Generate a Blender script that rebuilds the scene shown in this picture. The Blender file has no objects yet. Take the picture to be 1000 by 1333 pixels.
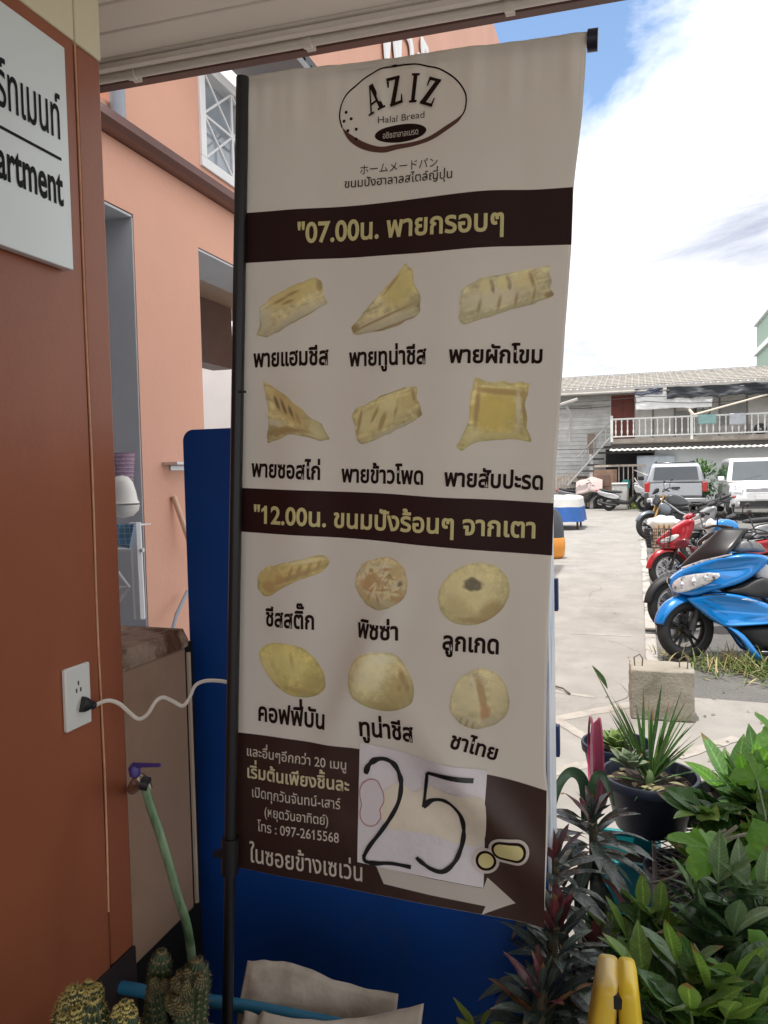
import bpy, bmesh, math, random
from mathutils import Vector, Matrix, noise
from mathutils.geometry import tessellate_polygon
PI = math.pi
S = bpy.context.scene
COL = S.collection
RAD = math.radians
random.seed(7)

# ------------------------------------------------------------------ camera
FPX, CX, CY, CAMH = 1000.0, 500.0, 666.5, 1.5
YAW, PITCH, ROLL = RAD(18.3), RAD(2.8), RAD(1.25)
O0 = Vector((0, 0, CAMH))
CF = Vector((-math.sin(YAW)*math.cos(PITCH), math.cos(YAW)*math.cos(PITCH), -math.sin(PITCH)))
_r0 = Vector((math.cos(YAW), math.sin(YAW), 0)); _u0 = _r0.cross(CF)
CR = _r0*math.cos(ROLL) - _u0*math.sin(ROLL)
CU = _u0*math.cos(ROLL) + _r0*math.sin(ROLL)
cam = bpy.data.cameras.new('camera'); cam.sensor_fit = 'VERTICAL'; cam.sensor_height = 36
cam.lens = FPX/1333*36; cam.clip_end = 3000; cam.clip_start = .05
co = bpy.data.objects.new('camera', cam); COL.objects.link(co); S.camera = co
m = Matrix.Identity(4)
for i in range(3):
    m[i][0], m[i][1], m[i][2], m[i][3] = CR[i], CU[i], -CF[i], O0[i]
co.matrix_world = m

# ------------------------------------------------------------------ light, sky, exposure
SUN_EL, SUN_AZ = RAD(78), RAD(206)          # sun high, behind the camera to the left
sd = Vector((math.sin(SUN_AZ)*math.cos(SUN_EL), math.cos(SUN_AZ)*math.cos(SUN_EL), math.sin(SUN_EL)))
sun = bpy.data.lights.new('sun', 'SUN'); sun.energy = 2.6; sun.angle = RAD(.55); sun.color = (1, .96, .9)
so = bpy.data.objects.new('sun', sun); COL.objects.link(so)
so.rotation_euler = sd.to_track_quat('Z', 'Y').to_euler(); so.location = (0, 0, 30)
W = bpy.data.worlds.new('World'); S.world = W; W.use_nodes = True
nt = W.node_tree; N = nt.nodes; L = nt.links
bg = N['Background']
sky = N.new('ShaderNodeTexSky'); sky.sky_type = 'NISHITA'; sky.sun_disc = False
sky.sun_elevation = SUN_EL; sky.sun_rotation = SUN_AZ; sky.air_density = 1.15; sky.dust_density = .3; sky.ozone_density = 2.0
tc = N.new('ShaderNodeTexCoord')
mp = N.new('ShaderNodeMapping'); mp.inputs['Scale'].default_value = (1, 1, 2.1); mp.inputs['Location'].default_value = (.35, .1, .2)
L.new(tc.outputs['Generated'], mp.inputs['Vector'])
n1 = N.new('ShaderNodeTexNoise'); n1.inputs['Scale'].default_value = 2.3; n1.inputs['Detail'].default_value = 9; n1.inputs['Roughness'].default_value = .58
n1.inputs['Distortion'].default_value = .25
L.new(mp.outputs[0], n1.inputs['Vector'])
# a clearing in the cloud cover high over the yard, clouds elsewhere
gap = (CF + CR*.27 + CU*.68).normalized()
dp = N.new('ShaderNodeVectorMath'); dp.operation = 'DOT_PRODUCT'; dp.inputs[1].default_value = gap
L.new(tc.outputs['Generated'], dp.inputs[0])
mr = N.new('ShaderNodeMapRange'); mr.inputs['From Min'].default_value = .972; mr.inputs['From Max'].default_value = .9985
mr.inputs['To Min'].default_value = .24; mr.inputs['To Max'].default_value = -.14
L.new(dp.outputs['Value'], mr.inputs['Value'])
ad = N.new('ShaderNodeMath'); ad.operation = 'ADD'; L.new(n1.outputs['Fac'], ad.inputs[0]); L.new(mr.outputs[0], ad.inputs[1])
cr = N.new('ShaderNodeValToRGB'); cr.color_ramp.elements[0].position = .44; cr.color_ramp.elements[1].position = .6
L.new(ad.outputs[0], cr.inputs['Fac'])
n2 = N.new('ShaderNodeTexNoise'); n2.inputs['Scale'].default_value = 3.4; n2.inputs['Detail'].default_value = 10; n2.inputs['Roughness'].default_value = .6; n2.inputs['Distortion'].default_value = .5
mp2 = N.new('ShaderNodeMapping'); mp2.inputs['Scale'].default_value = (1, 1, 3.2); mp2.inputs['Location'].default_value = (1.7, 3.1, .45)
L.new(tc.outputs['Generated'], mp2.inputs['Vector']); L.new(mp2.outputs[0], n2.inputs['Vector'])
cc = N.new('ShaderNodeValToRGB')
cc.color_ramp.elements[0].position = .20; cc.color_ramp.elements[0].color = (.30, .325, .41, 1)
cc.color_ramp.elements[1].position = .58; cc.color_ramp.elements[1].color = (1.0, 1.0, 1.0, 1)
fac2 = n2.outputs['Fac']
for kx, ky, lo_, dk in ((.375, .255, .986, .13), (.49, .41, .993, .12), (.27, .17, .988, .10)):      # greyer banks low over the roofs
    g2 = (CF + CR*kx + CU*ky).normalized(); d2 = N.new('ShaderNodeVectorMath'); d2.operation = 'DOT_PRODUCT'; d2.inputs[1].default_value = g2
    L.new(tc.outputs['Generated'], d2.inputs[0])
    r2 = N.new('ShaderNodeMapRange'); r2.inputs['From Min'].default_value = lo_; r2.inputs['From Max'].default_value = 1; r2.inputs['To Max'].default_value = dk; L.new(d2.outputs['Value'], r2.inputs['Value'])
    sb = N.new('ShaderNodeMath'); sb.operation = 'SUBTRACT'; L.new(fac2, sb.inputs[0]); L.new(r2.outputs[0], sb.inputs[1]); fac2 = sb.outputs[0]
L.new(fac2, cc.inputs['Fac'])
cs = N.new('ShaderNodeVectorMath'); cs.operation = 'SCALE'; cs.inputs['Scale'].default_value = 8.2
L.new(cc.outputs['Color'], cs.inputs[0])
mx = N.new('ShaderNodeMix'); mx.data_type = 'RGBA'
L.new(cr.outputs['Color'], mx.inputs[0]); L.new(sky.outputs[0], mx.inputs[6]); L.new(cs.outputs[0], mx.inputs[7])
L.new(mx.outputs[2], bg.inputs['Color']); bg.inputs['Strength'].default_value = .125
S.view_settings.view_transform = 'Standard'; S.view_settings.look = 'None'
S.view_settings.exposure = .82; S.view_settings.gamma = 1
S.render.engine = 'CYCLES'
S.cycles.max_bounces = 8; S.cycles.diffuse_bounces = 5

def ray(px, py): return CR*((px-CX)/FPX) - CU*((py-CY)/FPX) + CF
def at(px, py, ax, v):                       # where the sight line meets the plane axis=v
    d = ray(px, py); return O0 + d*((v-O0[ax])/d[ax])
def P(px, py, t): return O0 + ray(px, py)*t  # point at forward depth t

# ------------------------------------------------------------------ materials
MATS = {}
def M(name, col, rough=.6, metal=0., var=.12, scale=6., bump=0., bscale=80., spec=.5, trans=0., coat=0., island=0., alpha=1.):
    if name in MATS: return MATS[name]
    mt = bpy.data.materials.new(name); mt.use_nodes = True; MATS[name] = mt
    t = mt.node_tree; n = t.nodes; l = t.links; b = n['Principled BSDF']
    b.inputs['Roughness'].default_value = rough; b.inputs['Metallic'].default_value = metal
    b.inputs['Specular IOR Level'].default_value = spec
    if coat: b.inputs['Coat Weight'].default_value = coat; b.inputs['Coat Roughness'].default_value = .06
    c = n.new('ShaderNodeTexCoord')
    out = None
    if var > 0:
        no = n.new('ShaderNodeTexNoise'); no.inputs['Scale'].default_value = scale; no.inputs['Detail'].default_value = 7; no.inputs['Roughness'].default_value = .62
        l.new(c.outputs['Object'], no.inputs['Vector'])
        mr = n.new('ShaderNodeMapRange'); mr.inputs['From Min'].default_value = .25; mr.inputs['From Max'].default_value = .75
        mr.inputs['To Min'].default_value = 1-var; mr.inputs['To Max'].default_value = 1+var
        l.new(no.outputs['Fac'], mr.inputs['Value']); fac = mr.outputs[0]
        if island:
            g = n.new('ShaderNodeNewGeometry'); m2 = n.new('ShaderNodeMapRange')
            m2.inputs['To Min'].default_value = 1-island; m2.inputs['To Max'].default_value = 1+island
            l.new(g.outputs['Random Per Island'], m2.inputs['Value'])
            mu = n.new('ShaderNodeMath'); mu.operation = 'MULTIPLY'; l.new(fac, mu.inputs[0]); l.new(m2.outputs[0], mu.inputs[1]); fac = mu.outputs[0]
        sc = n.new('ShaderNodeVectorMath'); sc.operation = 'SCALE'; sc.inputs[0].default_value = col[:3]
        l.new(fac, sc.inputs['Scale']); out = sc.outputs[0]
        l.new(out, b.inputs['Base Color'])
    else:
        b.inputs['Base Color'].default_value = (*col[:3], 1)
    if bump:
        nb = n.new('ShaderNodeTexNoise'); nb.inputs['Scale'].default_value = bscale; nb.inputs['Detail'].default_value = 5
        l.new(c.outputs['Object'], nb.inputs['Vector'])
        bp = n.new('ShaderNodeBump'); bp.inputs['Strength'].default_value = bump; bp.inputs['Distance'].default_value = .01
        l.new(nb.outputs['Fac'], bp.inputs['Height']); l.new(bp.outputs[0], b.inputs['Normal'])
    if trans:
        tr = n.new('ShaderNodeBsdfTranslucent'); ms = n.new('ShaderNodeMixShader'); ms.inputs[0].default_value = trans
        if out: l.new(out, tr.inputs['Color'])
        else: tr.inputs['Color'].default_value = (*col[:3], 1)
        l.new(b.outputs[0], ms.inputs[1]); l.new(tr.outputs[0], ms.inputs[2]); l.new(ms.outputs[0], n['Material Output'].inputs['Surface'])
    return mt
def stain(mt, col, scale=2., lo=.5, hi=.7, rough=.6, stretch=(1, 1, 1), detail=8):
    # overlay blotches of a second colour on a material's base colour
    t = mt.node_tree; n = t.nodes; l = t.links; b = n['Principled BSDF']
    src = b.inputs['Base Color'].links[0].from_socket
    c = n.new('ShaderNodeTexCoord'); mp = n.new('ShaderNodeMapping'); mp.inputs['Scale'].default_value = stretch
    l.new(c.outputs['Object'], mp.inputs['Vector'])
    no = n.new('ShaderNodeTexNoise'); no.inputs['Scale'].default_value = scale; no.inputs['Detail'].default_value = detail; no.inputs['Roughness'].default_value = rough
    l.new(mp.outputs[0], no.inputs['Vector'])
    mr = n.new('ShaderNodeMapRange'); mr.inputs['From Min'].default_value = lo; mr.inputs['From Max'].default_value = hi
    l.new(no.outputs['Fac'], mr.inputs['Value'])
    mx = n.new('ShaderNodeMix'); mx.data_type = 'RGBA'; l.new(mr.outputs[0], mx.inputs[0]); l.new(src, mx.inputs[6]); mx.inputs[7].default_value = (*col, 1)
    l.new(mx.outputs[2], b.inputs['Base Color'])
    return mt
def vcol(name, rough=.6):
    mt = bpy.data.materials.new(name); mt.use_nodes = True; n = mt.node_tree.nodes
    a = n.new('ShaderNodeVertexColor'); a.layer_name = 'Col'
    mt.node_tree.links.new(a.outputs[0], n['Principled BSDF'].inputs['Base Color']); n['Principled BSDF'].inputs['Roughness'].default_value = rough
    return mt

# ------------------------------------------------------------------ mesh builder
class MB:
    def __init__(s): s.v = []; s.f = []; s.mi = []; s.cols = None; s.lv = {}
    def add(s, vs, fs, mi=0):
        k = len(s.v); s.v += [Vector(p) for p in vs]; s.f += [tuple(i+k for i in f) for f in fs]; s.mi += [mi]*len(fs); return s
    def box(s, lo, hi, mi=0, mat=None):
        (a, b, c), (d, e, g) = lo, hi
        vs = [Vector(p) for p in ((a,b,c),(d,b,c),(d,e,c),(a,e,c),(a,b,g),(d,b,g),(d,e,g),(a,e,g))]
        if mat: vs = [mat @ p for p in vs]
        return s.add(vs, [(0,3,2,1),(4,5,6,7),(0,1,5,4),(1,2,6,5),(2,3,7,6),(3,0,4,7)], mi)
    def tube(s, pts, r, n=8, mi=0, flat=1., up=None):
        pts = [Vector(p) for p in pts]; k = len(pts); rs = r if isinstance(r, (list, tuple)) else [r]*k
        vs = []; prev = None
        for i, p in enumerate(pts):
            d = (pts[min(i+1, k-1)] - pts[max(i-1, 0)]).normalized()
            if prev is None:
                a = Vector(up) if up else (Vector((0, 0, 1)) if abs(d.z) < .9 else Vector((1, 0, 0)))
            else: a = prev
            u = (a - d*a.dot(d)).normalized(); w = d.cross(u); prev = u
            for j in range(n):
                an = 2*PI*j/n; vs.append(p + u*math.cos(an)*rs[i] + w*math.sin(an)*rs[i]*flat)
        fs = [(i*n+j, i*n+(j+1) % n, (i+1)*n+(j+1) % n, (i+1)*n+j) for i in range(k-1) for j in range(n)]
        fs += [tuple(range(n-1, -1, -1)), tuple((k-1)*n+j for j in range(n))]
        return s.add(vs, fs, mi)
    def lathe(s, prof, mat=None, n=32, mi=0, closed=False):
        vs = []; k = len(prof); mat = mat or Matrix.Identity(4)
        for j in range(n):
            an = 2*PI*j/n
            vs += [mat @ Vector((r*math.cos(an), r*math.sin(an), z)) for r, z in prof]
        kk = k if closed else k-1
        fs = [(j*k+i, ((j+1) % n)*k+i, ((j+1) % n)*k+(i+1) % k, j*k+(i+1) % k) for j in range(n) for i in range(kk)]
        return s.add(vs, fs, mi)
    def grid(s, fn, nu, nv, mi=0):
        vs = [fn(i/nu, j/nv) for j in range(nv+1) for i in range(nu+1)]
        fs = [(j*(nu+1)+i, j*(nu+1)+i+1, (j+1)*(nu+1)+i+1, (j+1)*(nu+1)+i) for j in range(nv) for i in range(nu)]
        return s.add(vs, fs, mi)
    def loft(s, rings, mi=0, caps=True):
        n = len(rings[0]); vs = [p for r in rings for p in r]
        fs = [(i*n+j, i*n+(j+1) % n, (i+1)*n+(j+1) % n, (i+1)*n+j) for i in range(len(rings)-1) for j in range(n)]
        if caps: fs += [tuple(range(n-1, -1, -1)), tuple((len(rings)-1)*n+j for j in range(n))]
        return s.add(vs, fs, mi)
    def poly(s, pts, depth=None, mi=0):          # filled polygon, optionally extruded by a vector
        pts = [Vector(p) for p in pts]; n = len(pts); tri = tessellate_polygon([pts])
        if depth is None: return s.add(pts, [tuple(t) for t in tri], mi)
        d = Vector(depth)
        fs = [tuple(t) for t in tri] + [tuple(i+n for i in reversed(t)) for t in tri] + [(i, (i+1) % n, (i+1) % n+n, i+n) for i in range(n)]
        return s.add(pts + [p+d for p in pts], fs, mi)
    def puff(s, prof, wf, edge=.72, inset=.025, mi=0):   # rounded solid from a side profile (x,z); half width wf(x,z)
        n = len(prof); ins = []
        area = sum(prof[i][0]*prof[(i+1) % n][1]-prof[(i+1) % n][0]*prof[i][1] for i in range(n))
        sg = 1 if area > 0 else -1
        for i in range(n):
            a = Vector(prof[i-1]); b = Vector(prof[i]); c = Vector(prof[(i+1) % n])
            d1 = (b-a).normalized(); d2 = (c-b).normalized()
            nn = Vector((-(d1.y+d2.y), d1.x+d2.x))*sg
            nn = nn.normalized() if nn.length > 1e-6 else Vector((0, 0))
            ins.append(b + nn*inset)
        E = lambda p, y: Vector((p[0], y, p[1]))
        vs = [E(p, -wf(*p)) for p in ins] + [E(p, -wf(*p)*edge) for p in prof] + [E(p, wf(*p)*edge) for p in prof] + [E(p, wf(*p)) for p in ins]
        fs = []
        for k in range(3): fs += [(k*n+i, k*n+(i+1) % n, (k+1)*n+(i+1) % n, (k+1)*n+i) for i in range(n)]
        tri = tessellate_polygon([[Vector((p[0], p[1], 0)) for p in ins]])
        fs += [tuple(t) for t in tri] + [tuple(3*n+i for i in reversed(t)) for t in tri]
        return s.add(vs, fs, mi)
    def xf(s, mat): s.v = [mat @ p for p in s.v]; return s
    def build(s, name, mats, parent=None, smooth=True, bevel=0., sub=0, ang=40, loc=None, solid=0.):
        me = bpy.data.meshes.new(name); me.from_pydata([tuple(p) for p in s.v], [], s.f)
        for mt in (mats if isinstance(mats, (list, tuple)) else [mats]): me.materials.append(mt)
        if any(s.mi): me.polygons.foreach_set('material_index', s.mi)
        bm = bmesh.new(); bm.from_mesh(me); bmesh.ops.recalc_face_normals(bm, faces=bm.faces); bm.to_mesh(me); bm.free()
        if s.cols:
            ca = me.color_attributes.new('Col', 'FLOAT_COLOR', 'POINT')
            ca.data.foreach_set('color', [c for q in s.cols for c in (*q, 1)])
        if s.lv:
            at_ = me.attributes.new('leaf_pos', 'FLOAT_VECTOR', 'POINT'); buf = [0.]*(3*len(s.v))
            for i, (a, b) in s.lv.items(): buf[3*i] = a; buf[3*i+1] = b
            at_.data.foreach_set('vector', buf)
        if smooth:
            me.shade_smooth()
            if not sub: me.set_sharp_from_angle(angle=RAD(ang))
        o = bpy.data.objects.new(name, me); COL.objects.link(o)
        if loc is not None:
            o.location = loc; me.transform(Matrix.Translation(-Vector(loc)))
        if solid:
            md = o.modifiers.new('solid', 'SOLIDIFY'); md.thickness = solid; md.offset = 0
        if bevel:
            md = o.modifiers.new('bevel', 'BEVEL'); md.width = bevel; md.segments = 2; md.limit_method = 'ANGLE'; md.angle_limit = RAD(40)
        if sub:
            md = o.modifiers.new('sub', 'SUBSURF'); md.levels = md.render_levels = sub
        if parent:
            o.parent = parent
            if parent.type == 'EMPTY': o.matrix_parent_inverse = Matrix.Translation(-parent.location)
        return o
def tag(o, label=None, cat=None, group=None, kind=None):
    if label: o['label'] = label
    if cat: o['category'] = cat
    if group: o['group'] = group
    if kind: o['kind'] = kind
    return o
def thing(name, label, cat, loc=(0, 0, 0), group=None):
    o = bpy.data.objects.new(name, None); COL.objects.link(o); o.location = loc; o.empty_display_size = .1
    return tag(o, label, cat, group)
def ssort(o): return sorted(o.children, key=lambda c: c.name)
def dup(root, label):
    r = root.copy(); COL.objects.link(r); r['label'] = label
    def rec(a, b):
        for c in list(a.children):
            k = c.copy(); COL.objects.link(k); k.parent = b; rec(c, k)
    rec(root, r); return r

# text as a flat mesh: list of (x, y, z), faces; consonant height 1
def _raw(s, bold):
    c = bpy.data.curves.new('t', 'FONT'); c.body = s; c.size = 1; c.resolution_u = 4
    if bold > 0: c.bevel_depth = bold; c.bevel_resolution = 0
    elif bold < 0: c.offset = bold
    o = bpy.data.objects.new('t', c); COL.objects.link(o); bpy.context.view_layer.update()
    me = bpy.data.meshes.new_from_object(o.evaluated_get(bpy.context.evaluated_depsgraph_get()))
    v = [tuple(p.co) for p in me.vertices]; f = [tuple(p.vertices) for p in me.polygons]
    bpy.data.objects.remove(o); bpy.data.curves.remove(c); bpy.data.meshes.remove(me)
    return v, f
TONE = '\u0e48\u0e49\u0e4a\u0e4b\u0e4c'; UPV = '\u0e31\u0e34\u0e35\u0e36\u0e37'
def text_mesh(s, bold=.0):
    lifted = []; body = ''
    for ch in s:
        if ch in TONE and body and body[-1] in UPV: lifted.append((body, ch))
        else: body += ch
    v, f = _raw(body, bold)
    if lifted:
        ref = max(p[0] for p in _raw('\u0e01', 0)[0])
        for pre, ch in lifted:
            adv = max(p[0] for p in _raw(pre+'\u0e01', 0)[0]) - ref
            tv, tf = _raw(ch, bold); k = len(v)
            base = _raw('\u0e01'+ch, 0)[0]
            v += [(x+adv, y+.19, z) for x, y, z in tv]; f += [tuple(i+k for i in q) for q in tf]
    if '1' in body:                           # give the plain stroke of the digit one its flag
        ref = max(p[0] for p in _raw('n', 0)[0]); g1 = _raw('1', bold)[0]; l1 = min(p[0] for p in g1); t1 = max(p[1] for p in g1); r1 = max(p[0] for p in g1); wd = r1-l1
        for i, ch in enumerate(body):
            if ch == '1':
                adv = (max(p[0] for p in _raw(body[:i]+'n', 0)[0]) - ref) if i else 0; k = len(v); x = adv+l1
                zf = max(abs(p[2]) for p in v)*1.2
                v += [(x+wd*.5, t1, zf), (x-.13, t1-.15, zf), (x-.13, t1-.15-wd*.85, zf), (x+wd*.5, t1-wd*1.15, zf)]; f += [(k, k+1, k+2, k+3)]
    zm = max(abs(p[2]) for p in v) or 1
    return [(x, y, z/zm) for x, y, z in v], f
THAI_H = max(p[1] for p in _raw('\u0e19', 0)[0])
LAT_H = max(p[1] for p in _raw('H', 0)[0])

# ================================================================== the setting
m_ground = stain(M('ground_gravel', (.115, .113, .108), .95, var=.3, scale=30, bump=.9, bscale=45), (.2, .19, .175), 1.1, .48, .66)
MB().grid(lambda u, v: Vector((-200+400*u, -60+360*v, -.02)), 2, 2).build('ground', m_ground, smooth=False)['kind'] = 'structure'
m_lot = stain(M('lot_asphalt', (.13, .128, .122), .95, var=.35, scale=70, bump=1.0, bscale=60), (.2, .19, .175), .9, .5, .72)
stain(m_lot, (.045, .043, .04), 1.7, .58, .74)
tag(MB().grid(lambda u, v: Vector((.25+14*u, 1+29*v, -.012)), 2, 2).build('parking_lot', m_lot, smooth=False), kind='structure')
m_path = M('path_concrete', (.285, .27, .248), .9, var=.16, scale=2.2, bump=.25, bscale=70)
stain(m_path, (.205, .194, .178), 1.5, .50, .72, .75, (1, .55, 1))
stain(m_path, (.335, .318, .292), 3.1, .55, .75, .7)
stain(m_path, (.15, .14, .125), 9., .66, .78, .8)
MB().grid(lambda u, v: Vector((-2.6+2.66*u, -3+33.5*v, 0)), 2, 2).build('path', m_path, smooth=False)['kind'] = 'structure'
# crossing slab beside the concrete block (pale worn slab in the foreground)
MB().poly([(.06, -4, -.002), (7, -4, -.002), (7, 5.05, -.002), (.06, 5.35, -.002)]).build('pavement', m_path, smooth=False)['kind'] = 'structure'
m_kerb = stain(M('kerb_stone', (.42, .40, .37), .9, var=.15, scale=8, bump=.3, bscale=60), (.2, .19, .17), 4, .5, .60)
kb = MB(); y = 5.4; random.seed(3)
while y < 27:
    Lh = random.uniform(.7, 1.25); dx = random.uniform(-.012, .012)
    kb.box((.05+dx, y, -.01), (.145+dx, y+Lh-.02, .018)); y += Lh + (random.random() < .2)*.25
kb.build('kerb', m_kerb, bevel=.008)['kind'] = 'structure'
m_mort = stain(M('mortar', (.36, .335, .30), .9, var=.15, scale=9), (.29, .265, .235), 5, .50, .62)
mo = MB()
def strip(a, b, w):
    a, b = Vector(a), Vector(b); d = (b-a).normalized(); s = Vector((-d.y, d.x, 0))*w/2; n = 14; vs = []; random.seed(int(a.x*100+a.y*37))
    for i in range(n+1):
        p = a.lerp(b, i/n); k = random.uniform(.85, 1.08); vs += [p - s*k, p + s*k*random.uniform(.92, 1.08)]
    mo.add(vs, [(2*i, 2*i+1, 2*i+3, 2*i+2) for i in range(n)])
def gp(px, py, z=.002): return at(px, py, 2, z)
strip(gp(700, 940), gp(838, 914), .10); strip(gp(715, 931, .0035), gp(812, 990, .0035), .07); strip(gp(690, 1012), gp(800, 985), .09)
strip(gp(716, 898), gp(775, 908), .05); strip(gp(880, 985), gp(960, 960), .08)
strip(gp(742, 824), gp(822, 828), .05)
mo.build('path_joints', m_mort, smooth=False)['kind'] = 'structure'

m_crk = M('crack_dark', (.15, .14, .125), .95, var=.3, scale=30)
ck = MB(); random.seed(12)
for x, y, a, n in ((-.9, 7.2, .1, 30), (-1.0, 10.5, .3, 34), (-.3, 5.0, .6, 16), (.9, 4.4, .4, 26)):
    pts = []
    for i in range(n): pts.append(Vector((x, y, .0028))); a += random.uniform(-.5, .5); x += math.cos(a)*.045; y += math.sin(a)*.045*1.6
    vs = []
    for i, q in enumerate(pts): k = .0026*random.uniform(.3, 1.2)*(1-abs(2*i/n-1)**3); vs += [q+Vector((-k, k*.5, 0)), q+Vector((k, -k*.5, 0))]
    ck.add(vs, [(2*i, 2*i+1, 2*i+3, 2*i+2) for i in range(n-1)])
ck.build('path_cracks', m_crk, smooth=False)['kind'] = 'structure'

# ---- near wall on the left with the sign
m_wall = stain(stain(M('orange_paint', (.315, .10, .046), .42, var=.07, scale=2.5, bump=.06, bscale=110, spec=.35), (.235, .072, .037), 1.6, .48, .72, .65, (1, 1, .4)), (.19, .065, .035), 16, .68, .78, .7, (1, 1, .35))
m_cream = M('cream_paint', (.72, .64, .44), .6, var=.04, scale=3, bump=.05, bscale=140)
m_dark = M('dark_skirting', (.035, .022, .02), .5, var=.2, scale=12)
XW = -1.05
rw = thing('building_wall', 'glossy orange brown painted wall with a cream band at the top and an outlet', 'wall', (XW, .9, 0))
w = MB(); w.box((XW-.14, -2.5, .483), (XW, 1.292, 2.365)); w.build('wall_panel', m_wall, rw, bevel=.003)
w = MB(); w.box((XW-.137, 1.296, .483), (XW-.0005, 1.372, 2.365)); w.build('corner_strip', m_wall, rw, bevel=.006)
w = MB(); w.box((XW-.14, -2.5, 2.365), (XW+.0025, 1.292, 2.6)); w.box((XW-.137, 1.2955, 2.365), (XW+.002, 1.372, 2.6)); w.build('cream_band', m_cream, rw, bevel=.003)
w = MB(); w.box((XW-.14, -2.5, -.02), (XW+.003, 1.374, .483)); w.build('skirting', m_dark, rw, bevel=.003)
w = MB(); w.tube([(XW+.0012, 1.294+.0035*math.sin(k*1.3)*(k/14.), 2.36-k*.135) for k in range(14)], .0022, 6)
w.build('caulk_bead', M('caulk', (.62, .33, .2), .6, var=.2, scale=30), rw)
# brown building back wall so that the yard side of this corner is closed
w = MB(); w.box((-3.4, -2.5, 0), (XW-.142, 1.30, 2.6)); w.build('building_core', m_dark, rw)

stain(m_wall, (.40, .155, .085), 5, .62, .80, .75, (1, 1, .18))
# ---- sign
m_sign = M('sign_white', (.74, .80, .80), .28, var=.03, scale=2, spec=.5)
m_ink = M('black_ink', (.012, .012, .014), .6, var=0, spec=.1)
rs = thing('wall_sign', 'pale grey name plate with black Thai and English lettering on the orange wall', 'sign', (XW, .9, 2.1))
w = MB(); w.box((XW+.004, .52, 1.905), (XW+.022, 1.24, 2.322)); w.build('plate', m_sign, rs, bevel=.002)
def wall_text(s, y1, z0, hz, width=None, bold=0., ref=THAI_H, y0=None):
    v, f = text_mesh(s, bold); x1 = max(p[0] for p in v); x0 = min(p[0] for p in v)
    sy = hz/ref; sx = (width/(x1-x0)) if width else sy
    b = MB(); b.add([(XW+.0225+.0012*(p[2] > -.5)*(.4+.6*abs(p[2])), y1+(p[0]-x1)*sx, z0+p[1]*sy) for p in v], f); return b
for s, y1, z0, hz, wd, bo in (('อพาร์ทเมนท์', 1.219, 2.142, .060, .232, .007), ('Apartment', 1.219, 2.020, .066, .218, .020)):
    wall_text(s, y1, z0, hz, wd, bo, THAI_H if s[0] != 'A' else LAT_H).build('lettering', m_ink, rs, smooth=False)
w = MB(); w.box((XW+.022, .55, 2.103), (XW+.0234, 1.217, 2.108)); w.build('rule_line', m_ink, rs, smooth=False)

# ---- power outlet, plug and cord
m_plast = M('white_plastic', (.72, .72, .68), .35, var=.04, scale=10)
m_blk = M('black_rubber', (.014, .014, .015), .5, var=.2, scale=20)
ro = thing('wall_outlet', 'white wall outlet plate with a three pin socket above the black plug', 'outlet', (XW, 1.22, 1.08))
w = MB(); w.box((XW+.0005, 1.184, 1.018), (XW+.010, 1.254, 1.140)); w.build('cover_plate', m_plast, ro, bevel=.0025)
m_slot = M('socket_slots', (.05, .045, .04), .6, var=0)
w = MB()
for (dy, dz) in ((-.006, -.004), (.006, -.004), (0, .010)): w.box((XW+.0095, 1.219+dy-.0018, 1.096+dz-.004), (XW+.0106, 1.219+dy+.0018, 1.096+dz+.004))
w.build('socket', m_slot, ro, smooth=False)
rp = thing('power_cord', 'wavy white power cord with a black plug pushed into the wall outlet', 'cord', (XW+.02, 1.22, 1.06))
pa = Vector((XW+.010, 1.222, 1.063)); pe = P(124, 918, 1.53)
w = MB(); d = pe-pa
w.tube([pa+d*k for k in (0, .05, .3, .55, .75, .8, .9, 1)], [.014, .0155, .015, .012, .007, .0085, .0085, .006], 14); w.build('plug', m_blk, rp)
cp = [P(*q) for q in ((124, 918, 1.53), (140, 912, 1.54), (155, 916, 1.55), (168, 927, 1.56), (180, 936, 1.57), (192, 930, 1.58), (203, 913, 1.59), (213, 908, 1.6), (225, 913, 1.61), (238, 919, 1.62), (247, 908, 1.63), (254, 893, 1.64), (265, 887, 1.65), (280, 886, 1.66), (298, 889, 1.67), (312, 900, 1.68))]
def smoothpath(pts, k=6):
    out = []; n = len(pts)
    for i in range(n-1):
        p0, p1, p2, p3 = pts[max(i-1, 0)], pts[i], pts[i+1], pts[min(i+2, n-1)]
        for j in range(k):
            t = j/k; out.append(.5*((2*p1)+(p2-p0)*t+(2*p0-5*p1+4*p2-p3)*t*t+(3*p1-p0-3*p2+p3)*t**3))
    return out+[pts[-1]]
MB().tube(smoothpath(cp), .0042, 8, flat=.6).build('cable', M('cord_white', (.62, .56, .5), .45, var=.1, scale=30), rp)

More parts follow.
